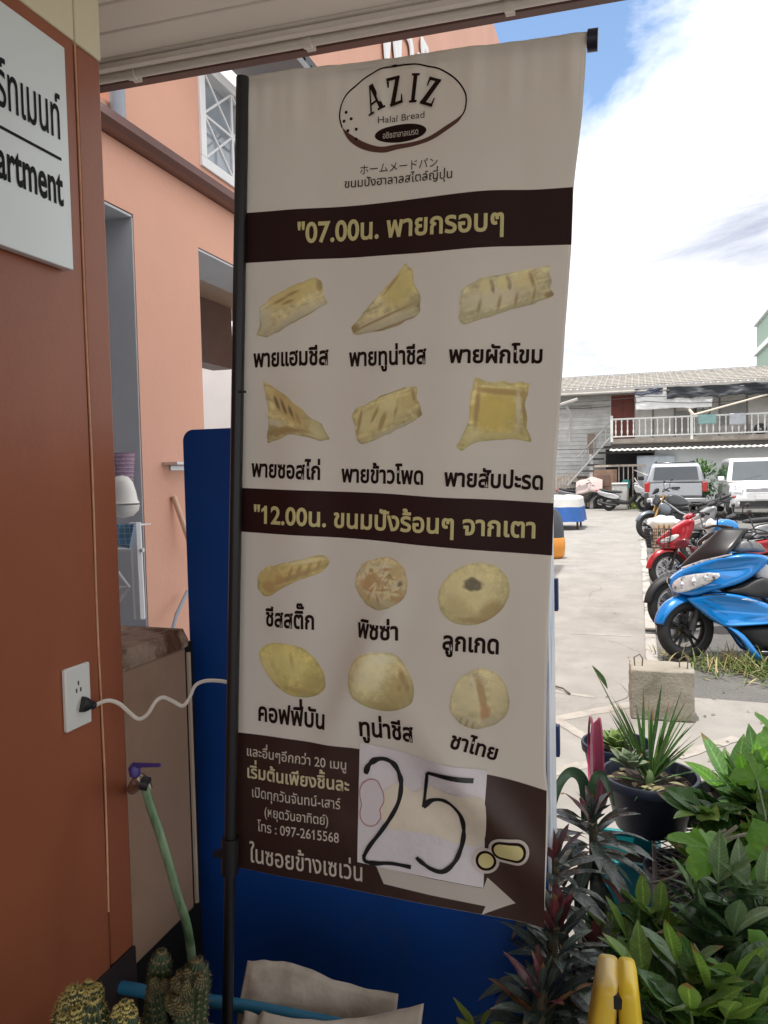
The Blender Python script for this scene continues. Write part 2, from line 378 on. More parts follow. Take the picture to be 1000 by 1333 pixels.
# ---- canopy soffit
m_soff = M('soffit_boards', (.80, .75, .66), .5, var=.05, scale=3)
m_trim = M('white_trim', (.74, .70, .63), .45, var=.05, scale=6)
m_brown = M('brown_fascia', (.13, .06, .05), .4, var=.1, scale=8)
rc = thing('canopy', 'cream boarded canopy ceiling with white edge trim and brown fascia', 'canopy', (0, 0, 2.6))
EA, EB = Vector((-1.41, 1.853, 0)), Vector((-.114, 1.917, 0)); ed = (EB-EA).normalized(); en = Vector((ed.y, -ed.x, 0))   # edge direction, inward normal
def E(s, d, z): return Vector((EA.x, EA.y, z)) + ed*s + en*d
random.seed(5); b = MB(); d0 = .12
while d0 < 4.6:
    b.add([E(-.0, d0, 2.603), E(4.6, d0, 2.603), E(4.6, d0+.004, 2.60), E(-.0, d0+.004, 2.60), E(4.6, d0+.094, 2.60), E(0, d0+.094, 2.60), E(4.6, d0+.098, 2.603), E(0, d0+.098, 2.603), E(0, d0+.1, 2.609), E(4.6, d0+.1, 2.609)],
          [(0, 1, 2, 3), (3, 2, 4, 5), (5, 4, 6, 7), (7, 6, 9, 8)]); d0 += .1
b.build('soffit', m_soff, rc, smooth=False)
b = MB(); b.add([E(-.6, -.003, 2.625), E(4.6, -.003, 2.625), E(4.6, 4.7, 2.625), E(-.6, 4.7, 2.625), E(-.6, -.003, 2.68), E(4.6, -.003, 2.68), E(4.6, 4.7, 2.68), E(-.6, 4.7, 2.68)], [(0, 1, 2, 3), (7, 6, 5, 4), (0, 4, 5, 1), (1, 5, 6, 2), (2, 6, 7, 3), (3, 7, 4, 0)])
b.build('roof_deck', m_brown, rc, smooth=False)
def ebox(s0, s1, d_0, d_1, z0, z1):
    return [E(s0, d_0, z0), E(s1, d_0, z0), E(s1, d_1, z0), E(s0, d_1, z0), E(s0, d_0, z1), E(s1, d_0, z1), E(s1, d_1, z1), E(s0, d_1, z1)]
BF = [(0, 3, 2, 1), (4, 5, 6, 7), (0, 1, 5, 4), (1, 2, 6, 5), (2, 3, 7, 6), (3, 0, 4, 7)]
b = MB(); b.add(ebox(-.5, 4.6, .032, .12, 2.596, 2.624), BF); b.add(ebox(-.5, 4.6, .088, .112, 2.580, 2.5955), BF); b.build('edge_trim', m_trim, rc, bevel=.004)
b = MB(); b.add(ebox(-.5, 4.6, -.004, .03, 2.583, 2.6245), BF); b.build('fascia', m_brown, rc, bevel=.003)
b = MB(); b.tube([E(-.3, .062, 2.582), E(4.6, .062, 2.582)], .011, 10); b.build('conduit', m_trim, rc)
for s in (.12, .62, 1.12, 1.7):
    b = MB(); b.tube([E(s, .062, 2.582), E(s+.022, .062, 2.582)], .0145, 10); b.add(ebox(s, s+.022, .03, .045, 2.575, 2.594), BF); b.build('pipe_clip', m_trim, rc)
# room behind the viewer's right is open; canopy posts stand outside the view
for px_ in ((3.1, 1.75), (3.1, -2.4)):
    b = MB(); b.box((px_[0]-.06, px_[1]-.06, -.01), (px_[0]+.06, px_[1]+.06, 2.62)); b.build('post', m_trim, rc, bevel=.005)

# ---- pink apartment building
m_pink = M('pink_render', (.68, .365, .26), .75, var=.06, scale=1.6, bump=.12, bscale=50)
stain(m_pink, (.60, .32, .225), 1.3, .5, .75, .6, (1, 1, .35))
m_gray = M('grey_jamb', (.50, .52, .56), .7, var=.08, scale=4)
m_int = M('interior_wall', (.78, .78, .78), .75, var=.05, scale=3)
m_ceil = M('beige_ceiling', (.62, .55, .44), .7, var=.05, scale=4)
m_wh = M('white_paint', (.78, .78, .78), .45, var=.05, scale=8)
m_glass = M('window_glass', (.32, .36, .40), .08, var=.25, scale=2.5, spec=.8)
PX = -1.8
rb = thing('apartment_building', 'salmon pink apartment block with brown ledge, tall doorways and barred upstairs window', 'building', (PX, 6, 0))
w = MB()
YS = [1.32, 1.63, 2.51, 2.962, 3.9, 11.0]
def wallbox(y0, y1, z0, z1): w.box((PX-.2, y0, z0), (PX, y1, z1))
wallbox(1.32, 1.63, 0, 2.5); wallbox(2.51, 2.962, 0, 2.5); wallbox(3.9, 11, 0, 2.5); w.box((PX-.2, 1.32, 2.5), (PX, 11, 2.74))
for y0, y1, z0, z1 in ((1.32, 11, 2.8, 2.86), (1.32, 1.55, 2.86, 4.1), (2.46, 3.0, 2.86, 4.1), (3.86, 6.1, 2.86, 4.1), (7.0, 11, 2.86, 4.1), (1.32, 11, 4.1, 7.5)): w.box((PX-.2, y0, z0), (PX, y1, z1))
w.box((PX-2.9, 10.8, 0), (PX-.2, 11, 7.5)); w.box((PX-2.9, 1.32, 2.82), (PX-.2, 1.5, 3.2)); pass
w.build('wall', m_pink, rb, smooth=False)
w = MB(); w.add([(PX-.19, 1.32, 2.742), (PX+.05, 1.32, 2.742), (PX+.075, 1.32, 2.755), (PX+.06, 1.32, 2.797), (PX-.19, 1.32, 2.797)] + [(PX-.19, 11, 2.742), (PX+.05, 11, 2.742), (PX+.075, 11, 2.755), (PX+.06, 11, 2.797), (PX-.19, 11, 2.797)], [(i, (i+1) % 5, (i+1) % 5+5, i+5) for i in range(5)] + [(4, 3, 2, 1, 0), (5, 6, 7, 8, 9)])
w.build('ledge', M('ledge_brown', (.12, .05, .04), .35, var=.15, scale=6, coat=.2), rb, smooth=False)
w = MB(); w.tube([(PX+.035, 1.4+k*.6, 2.803+.004*math.sin(k*2.)) for k in range(14)], .004, 5); w.build('ledge_cable', m_blk, rb)
# door reveals and rooms behind, with an added unseen light well to brighten them
for y0, y1 in ((1.63, 2.51), (2.962, 3.9)):
    w = MB()
    w.box((PX-.26, y1-.006, 0), (PX-.004, y1+.0, 2.494)); w.box((PX-.26, y0, 0), (PX-.004, y0+.006, 2.494)); w.box((PX-.26, y0, 2.488), (PX-.004, y1, 2.4965))
    w.build('door_reveal', m_gray, rb, smooth=False)
w = MB(); w.box((PX-2.9, 1.5, 0), (PX-2.8, 10.8, 2.9)); w.box((PX-2.8, 2.62, 0), (PX-.2, 2.72, 2.62)); w.box((PX-2.8, 6.4, 0), (PX-.2, 6.5, 2.9)); w.build('interior_wall', m_int, rb, smooth=False)
w = MB(); w.box((PX-.95, 1.5, 2.62), (PX-.2, 10.8, 2.68)); w.build('interior_ceiling', m_ceil, rb, smooth=False)
w = MB(); w.box((PX-.9, 1.55, 2.22), (PX-.75, 2.6, 2.618)); w.box((PX-.9, 2.74, 2.22), (PX-.75, 4.58, 2.618)); w.build('ceiling_beam', M('beam_grey', (.33, .33, .34), .7), rb, smooth=False)
# wall lamps hanging in the doorways
for yy, zz in ((2.30, 2.12), (3.30, 2.10)):
    xx = PX-.62
    w = MB(); w.tube([(xx, yy, 2.61), (xx, yy, zz+.14)], .004, 6)
    w.tube([(xx+.0, yy-.05+.05*math.cos(a), zz+.05+.05*math.sin(a)) for a in [PI*k/8 for k in range(9)]], .006, 6)
    w.build('lamp_bracket', m_blk, rb)
    w = MB(); w.box((xx-.03, yy-.02, zz-.03), (xx+.03, yy+.05, zz+.09)); w.build('lantern', M('lantern_grey', (.12, .12, .12), .4), rb, bevel=.004)
# white interior door with a small blue notice (seen through the second doorway)
w = MB(); w.box((PX-2.79, 4.2, 0), (PX-2.76, 5.2, 2.0)); dr = w.build('interior_door', m_wh, rb, bevel=.004)
w = MB(); w.box((PX-2.758, 4.75, 1.62), (PX-2.755, 4.9, 1.78)); w.build('blue_notice', M('notice_blue', (.05, .2, .4), .5), dr, smooth=False)
# upstairs windows
def grill_window(y0, y1, z0, z1, grill):
    f = MB(); t = .045
    f.box((PX-.1, y0, z0), (PX+.012, y1, z0+t)); f.box((PX-.1, y0, z1-t), (PX+.012, y1, z1)); f.box((PX-.1, y0, z0+t), (PX+.012, y0+t, z1-t)); f.box((PX-.1, y1-t, z0+t), (PX+.012, y1, z1-t))
    f.box((PX-.08, (y0+y1)/2-.02, z0+t), (PX-.02, (y0+y1)/2+.02, z1-t))
    fr = f.build('window', m_wh, rb, bevel=.003)
    g = MB(); g.box((PX-.06, y0+t, z0+t), (PX-.05, (y0+y1)/2-.02, z1-t)); g.box((PX-.06, (y0+y1)/2+.02, z0+t), (PX-.05, y1-t, z1-t)); g.build('pane', m_glass, fr, smooth=False)
    if grill:
        g = MB(); n = 3; cw = (y1-y0-2*t)/n; hh = z1-z0-2*t; r = .0075
        for i in range(n+1): g.tube([(PX-.004, y0+t+cw*i, z0+t), (PX-.004, y0+t+cw*i, z1-t)], r, 5)
        for i in range(n):
            for k in range(2):
                a = y0+t+cw*i; zb = z0+t+hh*k/2
                g.tube([(PX-.006, a, zb), (PX-.006, a+cw, zb+hh/2)], r*.7, 5); g.tube([(PX-.002, a+cw, zb), (PX-.002, a, zb+hh/2)], r*.7, 5)
        g.tube([(PX-.004, y0+t, z0+t+hh/2), (PX-.004, y1-t, z0+t+hh/2)], r, 5)
        g.build('grill', m_wh, fr)
grill_window(3.0, 3.86, 2.86, 3.34, True); grill_window(1.55, 2.30, 2.86, 4.05, False); grill_window(6.1, 7.0, 2.9, 4.05, True)
w = MB(); w.tube([(PX+.03, 2.40, 2.80), (PX+.03, 2.40, 8)], .028, 12); w.build('drain_pipe', M('pipe_grey', (.28, .30, .34), .5), rb)
w = MB(); w.box((PX-.01, 3.0, 3.42), (PX+.32, 4.6, 3.46)); w.box((PX, 3.0, 3.46), (PX+.03, 4.6, 3.9)); w.build('awning', M('awning_grey', (.24, .24, .25), .6), rb, bevel=.004)
w = MB()
w.box((PX+.001, 3.35, 3.5), (PX+.30, 4.0, 3.53)); 
for k in range(6): w.box((PX+.29, 3.37+k*.12, 3.465), (PX+.30, 3.43+k*.12, 3.5))
w.build('window_rack', m_blk, rb)
v, f = text_mesh('อพาร์ท', .02); x0 = min(p[0] for p in v); 
b = MB(); b.add([(PX+.02+.01*p[2], 5.0+p[0]*.9, 4.62+p[1]*.95) for p in v], f); b.build('name_letters', m_wh, rb, smooth=False)
# higher roof ledge and balcony slabs of the block
w = MB(); pass
w = MB(); w.box((PX+.002, 4.6, 4.4), (PX+.02, 4.95, 5.6)); w.build('grey_panel', m_gray, rb, smooth=False)

# ---- low counter between the near wall and the pink block
m_cnt = stain(M('counter_panel', (.46, .30, .20), .26, var=.1, scale=3, bump=.05, bscale=60, spec=.5), (.32, .19, .115), 2.2, .5, .75)
m_top = stain(M('counter_top', (.36, .25, .18), .7, var=.3, scale=14, bump=.9, bscale=50), (.13, .055, .025), 9, .46, .58)
rk = thing('counter', 'low brown counter with a worn chipped top edge between orange wall and blue board', 'counter', (-1.4, 1.55, 0))
w = MB(); w.box((-1.74, 1.378, .398), (-1.088, 1.668, 1.075)); w.build('cabinet_panel', m_cnt, rk, bevel=.006)
random.seed(9); w = MB(); nn = 26; top = []; bot = []
for k in range(nn+1):
    y = 1.376+.292*k/nn; top.append(Vector((-1.086-random.random()*.012, y, 1.122+random.uniform(-.002, .001)))); bot.append(Vector((-1.078-random.random()*.004, y, 1.078)))
mid = [Vector((-1.078-random.random()*.010, p.y, 1.102+random.uniform(-.009, .008))) for p in top]
back = [Vector((-1.76, p.y, 1.124)) for p in top]; bb = [Vector((-1.76, p.y, 1.078)) for p in top]
allr = back+top+mid+bot+bb; q = nn+1
fs = [(r*q+k, r*q+k+1, (r+1)*q+k+1, (r+1)*q+k) for r in range(4) for k in range(nn)] + [(k, 4*q+k, 4*q+k+1, k+1) for k in range(nn)] + [(0, q, 2*q, 3*q, 4*q), (4*q+nn, 3*q+nn, 2*q+nn, q+nn, nn)]
w.add(allr, fs); w.build('counter_top', m_top, rk, ang=25)
w = MB(); w.box((-1.74, 1.385, 0), (-1.125, 1.755, .397)); w.box((-1.74, 1.67, .3975), (-1.125, 1.757, 1.07)); w.build('shade_filler', M('shade_black', (.010, .010, .010), .8, var=.2), rk, smooth=False)  # added black boxes standing in for the shade under and beside the counter
for yy in ():
    for xx in (-1.7, -1.5):
        w = MB(); w.box((xx, yy, 0), (xx+.05, yy+.05, .398)); w.build('leg', m_dark, rk)
w = MB(); w.tube([(-1.084, 1.673, .41), (-1.084, 1.673, 1.06)], .006, 6); w.build('edge_strip', M('edge_strip_pale', (.5, .4, .33), .5), rk)

# ---- tap and hose
m_brass = M('tap_metal', (.30, .24, .2), .35, metal=.8, var=.25, scale=40)
m_lever = M('purple_lever', (.06, .04, .22), .4, var=.1)
rt = thing('tap', 'old metal tap with a purple lever above a faded green hose', 'tap', tuple(P(178, 1020, 1.52)))
w = MB(); w.tube([P(173, 1027, 1.66), P(176, 1022, 1.58), P(181, 1016, 1.52), P(186, 1014, 1.52)], [.012, .013, .014, .012], 10)
w.tube([P(180, 1012, 1.52), P(185, 1016, 1.52), P(190, 1022, 1.52), P(193, 1028, 1.52)], [.012, .012, .011, .010], 10); w.build('spout', m_brass, rt)
w = MB(); w.tube([P(184, 1019, 1.515), P(194, 1021, 1.515)], .0135, 10); w.build('collar', m_blk, rt)
w = MB(); w.tube([P(176, 1010, 1.52), P(175, 1000, 1.52), P(176, 996, 1.52)], [.010, .012, .009], 10); w.tube([P(174, 997, 1.52), P(184, 996, 1.51), P(209, 996, 1.49)], [.007, .005, .0035], 8, flat=.6); w.build('lever', m_lever, rt)
m_hose = stain(stain(M('green_hose', (.20, .31, .18), .45, var=.25, scale=25), (.05, .13, .05), 30, .48, .62, .6, (1, 1, .10)), (.015, .04, .02), 55, .62, .68, .7, (1, 1, .3))
rh = MB().tube(smoothpath([P(*q) for q in ((188, 1022, 1.515), (196, 1050, 1.51), (208, 1085, 1.51), (220, 1125, 1.515), (231, 1165, 1.52), (241, 1195, 1.53), (247, 1225, 1.55), (252, 1262, 1.6), (262, 1300, 1.66))]), .0100, 12, flat=.6, up=(1, 0, 0))
tag(rh.build('hose', m_hose), 'faded green garden hose hanging from the tap in front of the brown counter', 'hose')
# clutter on the far side of the counter: table with cloth, helmet, basket
m_hel = M('helmet_white', (.80, .78, .73), .3, var=.05, scale=8)
Xc = -1.62
tb = thing('folding_table', 'white slim framed table with a blue checked cloth seen past the orange wall', 'table', (-1.5, 2.2, 0))
c0 = at(170, 740, 1, 2.15)
def TB(px, py, y=2.15): return at(px, py, 1, y)
w = MB(); w.tube([TB(176, 680), TB(182, 805)], .019, 8); w.tube([TB(186, 806, 2.3), TB(178, 690, 2.3)], .008, 8); w.build('leg', m_wh, tb)
w = MB(); w.tube([TB(150, 716), TB(187, 716)], .007, 8); w.tube([TB(150, 740), TB(168, 764), TB(150, 790)], .006, 6); w.tube([TB(150, 766), TB(168, 764)], .005, 6); w.build('frame_bar', m_wh, tb)
w = MB(); w.box(tuple(TB(120, 690, 2.12)), tuple(TB(178, 683, 2.45))); w.build('table_top', m_wh, tb, bevel=.003)
m_chk = M('checked_cloth', (.55, .65, .72), .8, var=.05)
t = m_chk.node_tree; n = t.nodes; l = t.links
ck = n.new('ShaderNodeTexBrick'); ck.inputs['Scale'].default_value = 55; ck.inputs['Color1'].default_value = (.12, .32, .55, 1); ck.inputs['Color2'].default_value = (.16, .38, .6, 1); ck.inputs['Mortar'].default_value = (.75, .78, .8, 1); ck.inputs['Mortar Size'].default_value = .035; ck.offset = 0; ck.inputs['Brick Width'].default_value = 1; ck.inputs['Row Height'].default_value = 1
mpn = n.new('ShaderNodeMapping'); mpn.inputs['Rotation'].default_value = (PI/2, 0, 0); cct = n.new('ShaderNodeTexCoord'); l.new(cct.outputs['Object'], mpn.inputs['Vector']); l.new(mpn.outputs[0], ck.inputs['Vector']); l.new(ck.outputs['Color'], n['Principled BSDF'].inputs['Base Color'])
cl = MB(); a, b_, c_, d_ = TB(120, 682, 2.11), TB(178, 682, 2.11), TB(168, 714, 2.11), TB(120, 690, 2.11)
cl.grid(lambda u, v: (a.lerp(b_, u)).lerp(d_.lerp(c_, u), v) + Vector((0, -.012-.012*v*math.sin(u*11), 0)), 16, 8)
tag(cl.build('table_cloth', m_chk, solid=.002), 'small blue and white checked cloth hanging over the edge of the slim table', 'cloth')
hc = TB(160, 655, 2.2); rhm = thing('helmet', 'white open face helmet resting on the cloth covered table', 'helmet', tuple(hc))
Hs = 2.35/1000
hm = MB(); hm.lathe([(0, 40*Hs), (9*Hs, 38*Hs), (15*Hs, 30*Hs), (19*Hs, 16*Hs), (21*Hs, 4*Hs), (23.5*Hs, 0), (22*Hs, -1*Hs), (18*Hs, 2*Hs)], Matrix.Translation(hc), 28); hm.build('shell', m_hel, rhm, ang=60)
hm = MB(); hm.lathe([(23.5*Hs, 0), (22*Hs, -8*Hs), (14*Hs, -16*Hs), (0, -19*Hs)], Matrix.Translation(hc+Vector((0, 0, -.006))), 28); hm.build('face_guard', m_hel, rhm, ang=60)
bs = TB(156, 609, 2.42); 
m_bas = M('purple_basket', (.30, .20, .28), .7, var=.25, scale=90)
bk = thing('basket', 'purple woven basket behind the white helmet', 'basket', tuple(bs))
w = MB(); w.lathe([(.0, -.06), (.045, -.06), (.055, .05), (.058, .055), (.052, .05), (.042, -.05), (0, -.05)], Matrix.Translation(bs), 24); bo = w.build('weave', m_bas, bk)
w = MB()
for k in range(7): w.lathe([(.0475+.0012*k, -.05+.015*k), (.0495+.0012*k, -.046+.015*k), (.0475+.0012*k, -.042+.015*k)], Matrix.Translation(bs), 24)
w.build('weave_band', m_bas, bk)
for hh, (pa_, pb_) in (('broom', ((226, 645), (246, 700))),):
    w = MB(); w.tube([at(226, 646, 0, -1.79), at(252, 720, 0, -1.72)], .011, 10); tag(w.build('broom', M('broom_wood', (.72, .48, .33), .5)), 'pale wooden broom handle leaning against the pink wall', 'broom')
w = MB(); w.tube([at(244, 770, 0, -1.76), at(230, 800, 0, -1.72), at(222, 830, 0, -1.7)], .008, 8); tag(w.build('metal_bar', M('pipe_grey', (.28, .30, .34), .5)), 'thin bent grey bar leaning behind the brown counter top beside the blue cabinet', 'bar')
w = MB(); a = at(211, 603, 0, PX); w.box((PX+.001, a.y, a.z-.008), (PX+.07, a.y+.2, a.z+.004)); w.box((PX+.001, a.y+.05, a.z-.03), (PX+.006, a.y+.15, a.z-.008))
tag(w.build('shelf_bracket', M('aluminium', (.55, .55, .56), .3, metal=.7, var=.05), bevel=.002), 'small silver shelf fixed to the pink wall above the broom handle', 'shelf')

# ---- blue board behind the banner
m_blue = M('blue_laminate', (.007, .062, .30), .38, var=.12, scale=2.2, bump=.03, bscale=50, spec=.45)
stain(stain(m_blue, (.05, .11, .30), 60, .70, .82, .6, (1, 1, .04)), (.02, .055, .17), 3, .55, .8, .7)
rbl = thing('blue_cabinet', 'tall dark blue cabinet with rounded top corner standing behind the banner', 'cabinet', (-.67, 1.85, 0))
x0, x1, zt, r = -1.135, -.205, 1.628, .03
prof = [(x0, .02), (x1, .02)] + [(x1-r+r*math.cos(a), zt-r+r*math.sin(a)) for a in [PI/2*k/6 for k in range(7)]] + [(x0+r-r*math.sin(a), zt-r+r*math.cos(a)) for a in [PI/2*k/6 for k in range(7)]]
w = MB(); w.poly([(px_, 1.76, pz) for px_, pz in prof], (0, .155, 0)); w.build('front_panel', m_blue, rbl, bevel=.006)
m_wb = stain(M('side_white', (.70, .73, .78), .4, var=.06, scale=6), (.25, .42, .66), 5, .56, .66, .6, (6, 6, .8))
w = MB(); w.box((x1+.001, 1.775, .08), (x1+.010, 1.905, 1.60)); w.build('side_panel', m_wb, rbl, bevel=.002)
m_nb = M('navy_plastic', (.008, .025, .12), .4, var=.1)
for z0, z1 in ((1.155, 1.235), (.79, .868)):
    w = MB(); w.box((x1+.004, 1.908, z0), (x1+.018, 1.93, z1)); w.build('hinge', m_nb, rbl, bevel=.002)
# blue pvc pipe in front of the board foot
w = MB(); w.tube(smoothpath([P(*q) for q in ((120, 1280, 1.66), (175, 1288, 1.62), (215, 1297, 1.6), (300, 1307, 1.57), (420, 1330, 1.53), (520, 1352, 1.5))]), .013, 12)
tag(w.build('water_pipe', M('pvc_blue', (.03, .20, .36), .4, var=.12, scale=8)), 'light blue plastic water pipe running low across the blue cabinet', 'pipe')
# crumpled cement sack
m_sack = stain(M('sack_paper', (.43, .38, .32), .8, var=.15, scale=7, bump=.5, bscale=26), (.30, .25, .2), 6, .54, .66)
def sack_pt(u, v):
    top = [(322, 1251), (345, 1250), (380, 1256), (430, 1272), (475, 1284), (520, 1291)]
    k = u*5; i = min(int(k), 4); t = k-i
    px = top[i][0]+(top[i+1][0]-top[i][0])*t; py = top[i][1]+(top[i+1][1]-top[i][1])*t
    w_ = noise.noise(Vector((u*2.5, v*4, 1.3)))*.012 + noise.noise(Vector((u*9, v*9, 4.3)))*.004
    p = P(px, py, 1.60); p.z -= v*.55; p.y += -.05*math.sin(min(v*6, 1.57)) + w_; p.x += .01*noise.noise(Vector((u*4, v*5, 8)))*min(1, v*5)
    return p
rsk = thing('sack', 'crumpled beige paper sack leaning on the foot of the blue cabinet', 'sack', tuple(P(420, 1330, 1.6)))
MB().grid(sack_pt, 46, 40).build('back_sheet', m_sack, rsk, solid=.004, ang=80)
def sack2(u, v):
    px = 318+u*235; py = 1308+20*math.sin(u*3.0)+(8 if u < .1 else 0) + 3*noise.noise(Vector((u*3, 2, 0)))
    if u > .68: py -= (u-.68)*25
    w_ = noise.noise(Vector((u*2.5, v*4, 9.3)))*.014 + noise.noise(Vector((u*10, v*9, 3.1)))*.004
    p = P(px, py, 1.50); p.z -= v*.5; p.y += -.05*math.sin(min(v*7, 1.57)) + w_; return p
MB().grid(sack2, 46, 40).build('front_fold', m_sack, rsk, solid=.004, ang=80)

# ================================================================== the banner
KB = 1.5
def bpt(px, py, t): return P(px, py, t*KB)
bTL, bTR, bBR, bBL = bpt(318, 100, .91828), bpt(765, 42, .80475), bpt(708, 1207, .88647), bpt(304, 1128, 1.)
BE = (bTR-bTL); BW = BE.length; BE.normalize()
BD = (bBL-bTL); BH = BD.length; BD = (BD - BE*BD.dot(BE)).normalized()
BN = BE.cross(BD); BN = BN if BN.dot(O0-bTL) > 0 else -BN       # towards the viewer
def ab(px, py):                              # photo point -> metres across and down the banner
    d = ray(px, py); t = (bTL-O0).dot(BN)/d.dot(BN); q = O0+d*t-bTL
    return q.dot(BE), q.dot(BD)
def gau(x, s): return math.exp(-x*x/(2*s*s))
def disp(a, b):
    u, v = a/BW, b/BH
    z = .010*math.sin(PI*u)*math.sin(PI*min(v*1.1, 1)) 
    z += .0042*gau(u-.17-.02*math.sin(v*5), .05)*gau(v-.5, .42) - .004*gau(u-.36+.05*v, .055)*gau(v-.55, .3) + .0034*gau(u-.62-.05*math.sin(v*3), .07)*gau(v-.42, .4)
    z -= .003*gau(u-.85, .06)*gau(v-.4, .3)
    # gathers under the top rod
    z += gau(v-.035, .022)*(.0022*math.sin(u*47+1)+.002*math.sin(u*71+2.2)+.0012*math.sin(u*119))
    # soft dent and the diagonal fold low on the right
    s = (u-.60)*.80 + (v-.795)*-1.9
    z += .019*gau(s-.02, .045)*gau(u-.78, .18)*gau(v-.84, .12)
    z -= .007*gau(s+.12, .06)*gau(u-.72, .2)*gau(v-.86, .12)
    d2 = (u-.43)*.9+(v-.70)*1.0
    z += .017*gau(d2, .038)*gau(u-.40, .12)*gau(v-.70, .10)
    # the free right edge curls forward at the bottom
    z += .03*max(0, u-.86)**2*40*max(0, v-.5)
    z += .0035*math.sin(v*9+u*2)*u*u
    z += .0034*noise.noise(Vector((u*3, v*8, 0))) + .0016*noise.noise(Vector((u*7+v*3, v*6, 5)))
    return z
def Sf(a, b, off=0.):
    return bTL + BE*a + BD*b + BN*(disp(a, b)+off)
RE = [(765, 42), (758, 150), (747, 243), (744, 318), (735, 440), (727, 560), (721, 655), (718, 722), (714, 820), (712, 900), (711, 1000), (715, 1050), (712, 1130), (708, 1207)]
REab = [ab(*p) for p in RE]
def redge(b):
    for (a0, b0), (a1, b1) in zip(REab, REab[1:]):
        if b <= b1: return a0+(a1-a0)*max(0, b-b0)/(b1-b0)
    return REab[-1][0]
m_fab = stain(M('banner_fabric', (.88, .85, .79), .6, var=.03, scale=3, spec=.3, trans=.34), (.84, .79, .71), 1.2, .48, .7)
_t = m_fab.node_tree; _n = _t.nodes; _c = _n.new('ShaderNodeTexCoord'); _m = _n.new('ShaderNodeMapping'); _m.inputs['Scale'].default_value = (5, 5, 1.2); _t.links.new(_c.outputs['Object'], _m.inputs['Vector'])
_o = _n.new('ShaderNodeTexNoise'); _o.inputs['Scale'].default_value = 1.4; _o.inputs['Detail'].default_value = 1; _o.inputs['Distortion'].default_value = .6; _t.links.new(_m.outputs[0], _o.inputs['Vector'])
_b = _n.new('ShaderNodeBump'); _b.inputs['Strength'].default_value = .30; _b.inputs['Distance'].default_value = .02; _t.links.new(_o.outputs['Fac'], _b.inputs['Height']); _t.links.new(_b.outputs[0], _n['Principled BSDF'].inputs['Normal'])
rbn = thing('banner_stand', 'tall bakery menu banner hanging from a black pole under the canopy', 'banner', (bBL.x, bBL.y, 0))
def fab(u, v):
    b = BH*v + (1-0)*0
    a = -.008 + (redge(b)+.008)*u
    return Sf(a, b)
m_white = m_fab
fo = MB().grid(fab, 110, 200).build('fabric', m_fab, rbn, solid=.0008, ang=180)
m_pole = M('black_pole', (.010, .010, .012), .4, var=.1, scale=20)
p0 = P(296, 1345, 1.49); p1 = P(316, 101, 1.372); dd = (p0-p1).normalized(); foot = p1 + dd*((p1.z-.01)/-dd.z)
w = MB(); w.tube([p1, p1+dd*.45, p1+dd*1.43], .0115, 12); w.tube([p1+dd*1.43, foot], .0105, 12); w.build('pole', m_pole, rbn)
w = MB(); w.tube([p1+dd*1.40, p1+dd*1.47], .0165, 12); w.box((-.02, -.006, -.006), (.0, .006, .006), mat=Matrix.Translation(p1+dd*1.435+Vector((-.012, 0, 0)))); w.build('pole_clamp', m_pole, rbn)
w = MB(); w.box((-.2, -.02, 0), (.2, .02, .014), mat=Matrix.Translation((foot.x, foot.y, 0))); w.box((-.02, -.2, .0141), (.02, .2, .026), mat=Matrix.Translation((foot.x, foot.y, 0))); w.build('base', m_pole, rbn, bevel=.003)
q0 = Sf(-.012, .010, -.012); q1 = Sf(BW+.004, .008, -.012)
w = MB(); w.tube([q0, q1], .0095, 12); w.build('top_rod', m_pole, rbn)
e1 = (q1-q0).normalized(); w = MB(); w.tube([q1-e1*.004, q1+e1*.012], .0165, 14); w.build('end_cap', M('end_cap_navy', (.012, .012, .035), .4), rbn)
# top pocket rolled over the rod
def pocket(u, v):
    an = PI*1.0*v; a = u*(BW+.0)
    c = bTL + BE*a + BD*.012 + BN*(-.012)
    return c + BN*(.0125*math.cos(an)) - BD*(.0135*math.sin(an)) + BD*.0
MB().grid(pocket, 40, 10).build('pole_pocket', m_fab, fo)
w = MB(); w.tube([P(309, 510, 1.40), P(320, 510, 1.395)], .0022, 6); w.build('tie', m_blk, rbn)

def lerp_poly(pl, t):
    n = len(pl)-1; k = min(int(t*n), n-1); f = t*n-k
    return (pl[k][0]+(pl[k+1][0]-pl[k][0])*f, pl[k][1]+(pl[k+1][1]-pl[k][1])*f)
def band(name, top, bot, mat, off, nu=60, nv=8, parent=None):
    T = [ab(*p) for p in top]; B = [ab(*p) for p in bot]
    def fn(u, v):
        a0 = lerp_poly(T, u); a1 = lerp_poly(B, u)
        return Sf(a0[0]+(a1[0]-a0[0])*v, a0[1]+(a1[1]-a0[1])*v, off)
    return MB().grid(fn, nu, nv).build(name, mat, parent or fo, ang=180)
m_band = M('print_brown', (.030, .010, .009), .5, var=.08, scale=6, spec=.2)
m_band2 = stain(M('print_brown_low', (.034, .013, .010), .45, var=.1, scale=5), (.075, .040, .028), 2.5, .52, .75)
def xtr(pts, n=18):                          # smooth polyline through photo points
    q = smoothpath([Vector((p[0], p[1], 0)) for p in pts], 5); return [(p.x, p.y) for p in q]
band('printed_band', xtr([(316, 278), (420, 272), (500, 265), (570, 257), (640, 249), (700, 247), (746, 243.5)]), xtr([(314, 343), (400, 339), (480, 335), (560, 330), (640, 322), (700, 319.5), (744, 318)]), m_band, .0006)
band('printed_band', xtr([(310, 635), (420, 639), (500, 642), (570, 647), (640, 650), (721, 655)]), xtr([(309, 692), (400, 697), (480, 702), (560, 710), (640, 717), (719, 723)]), m_band, .0006)
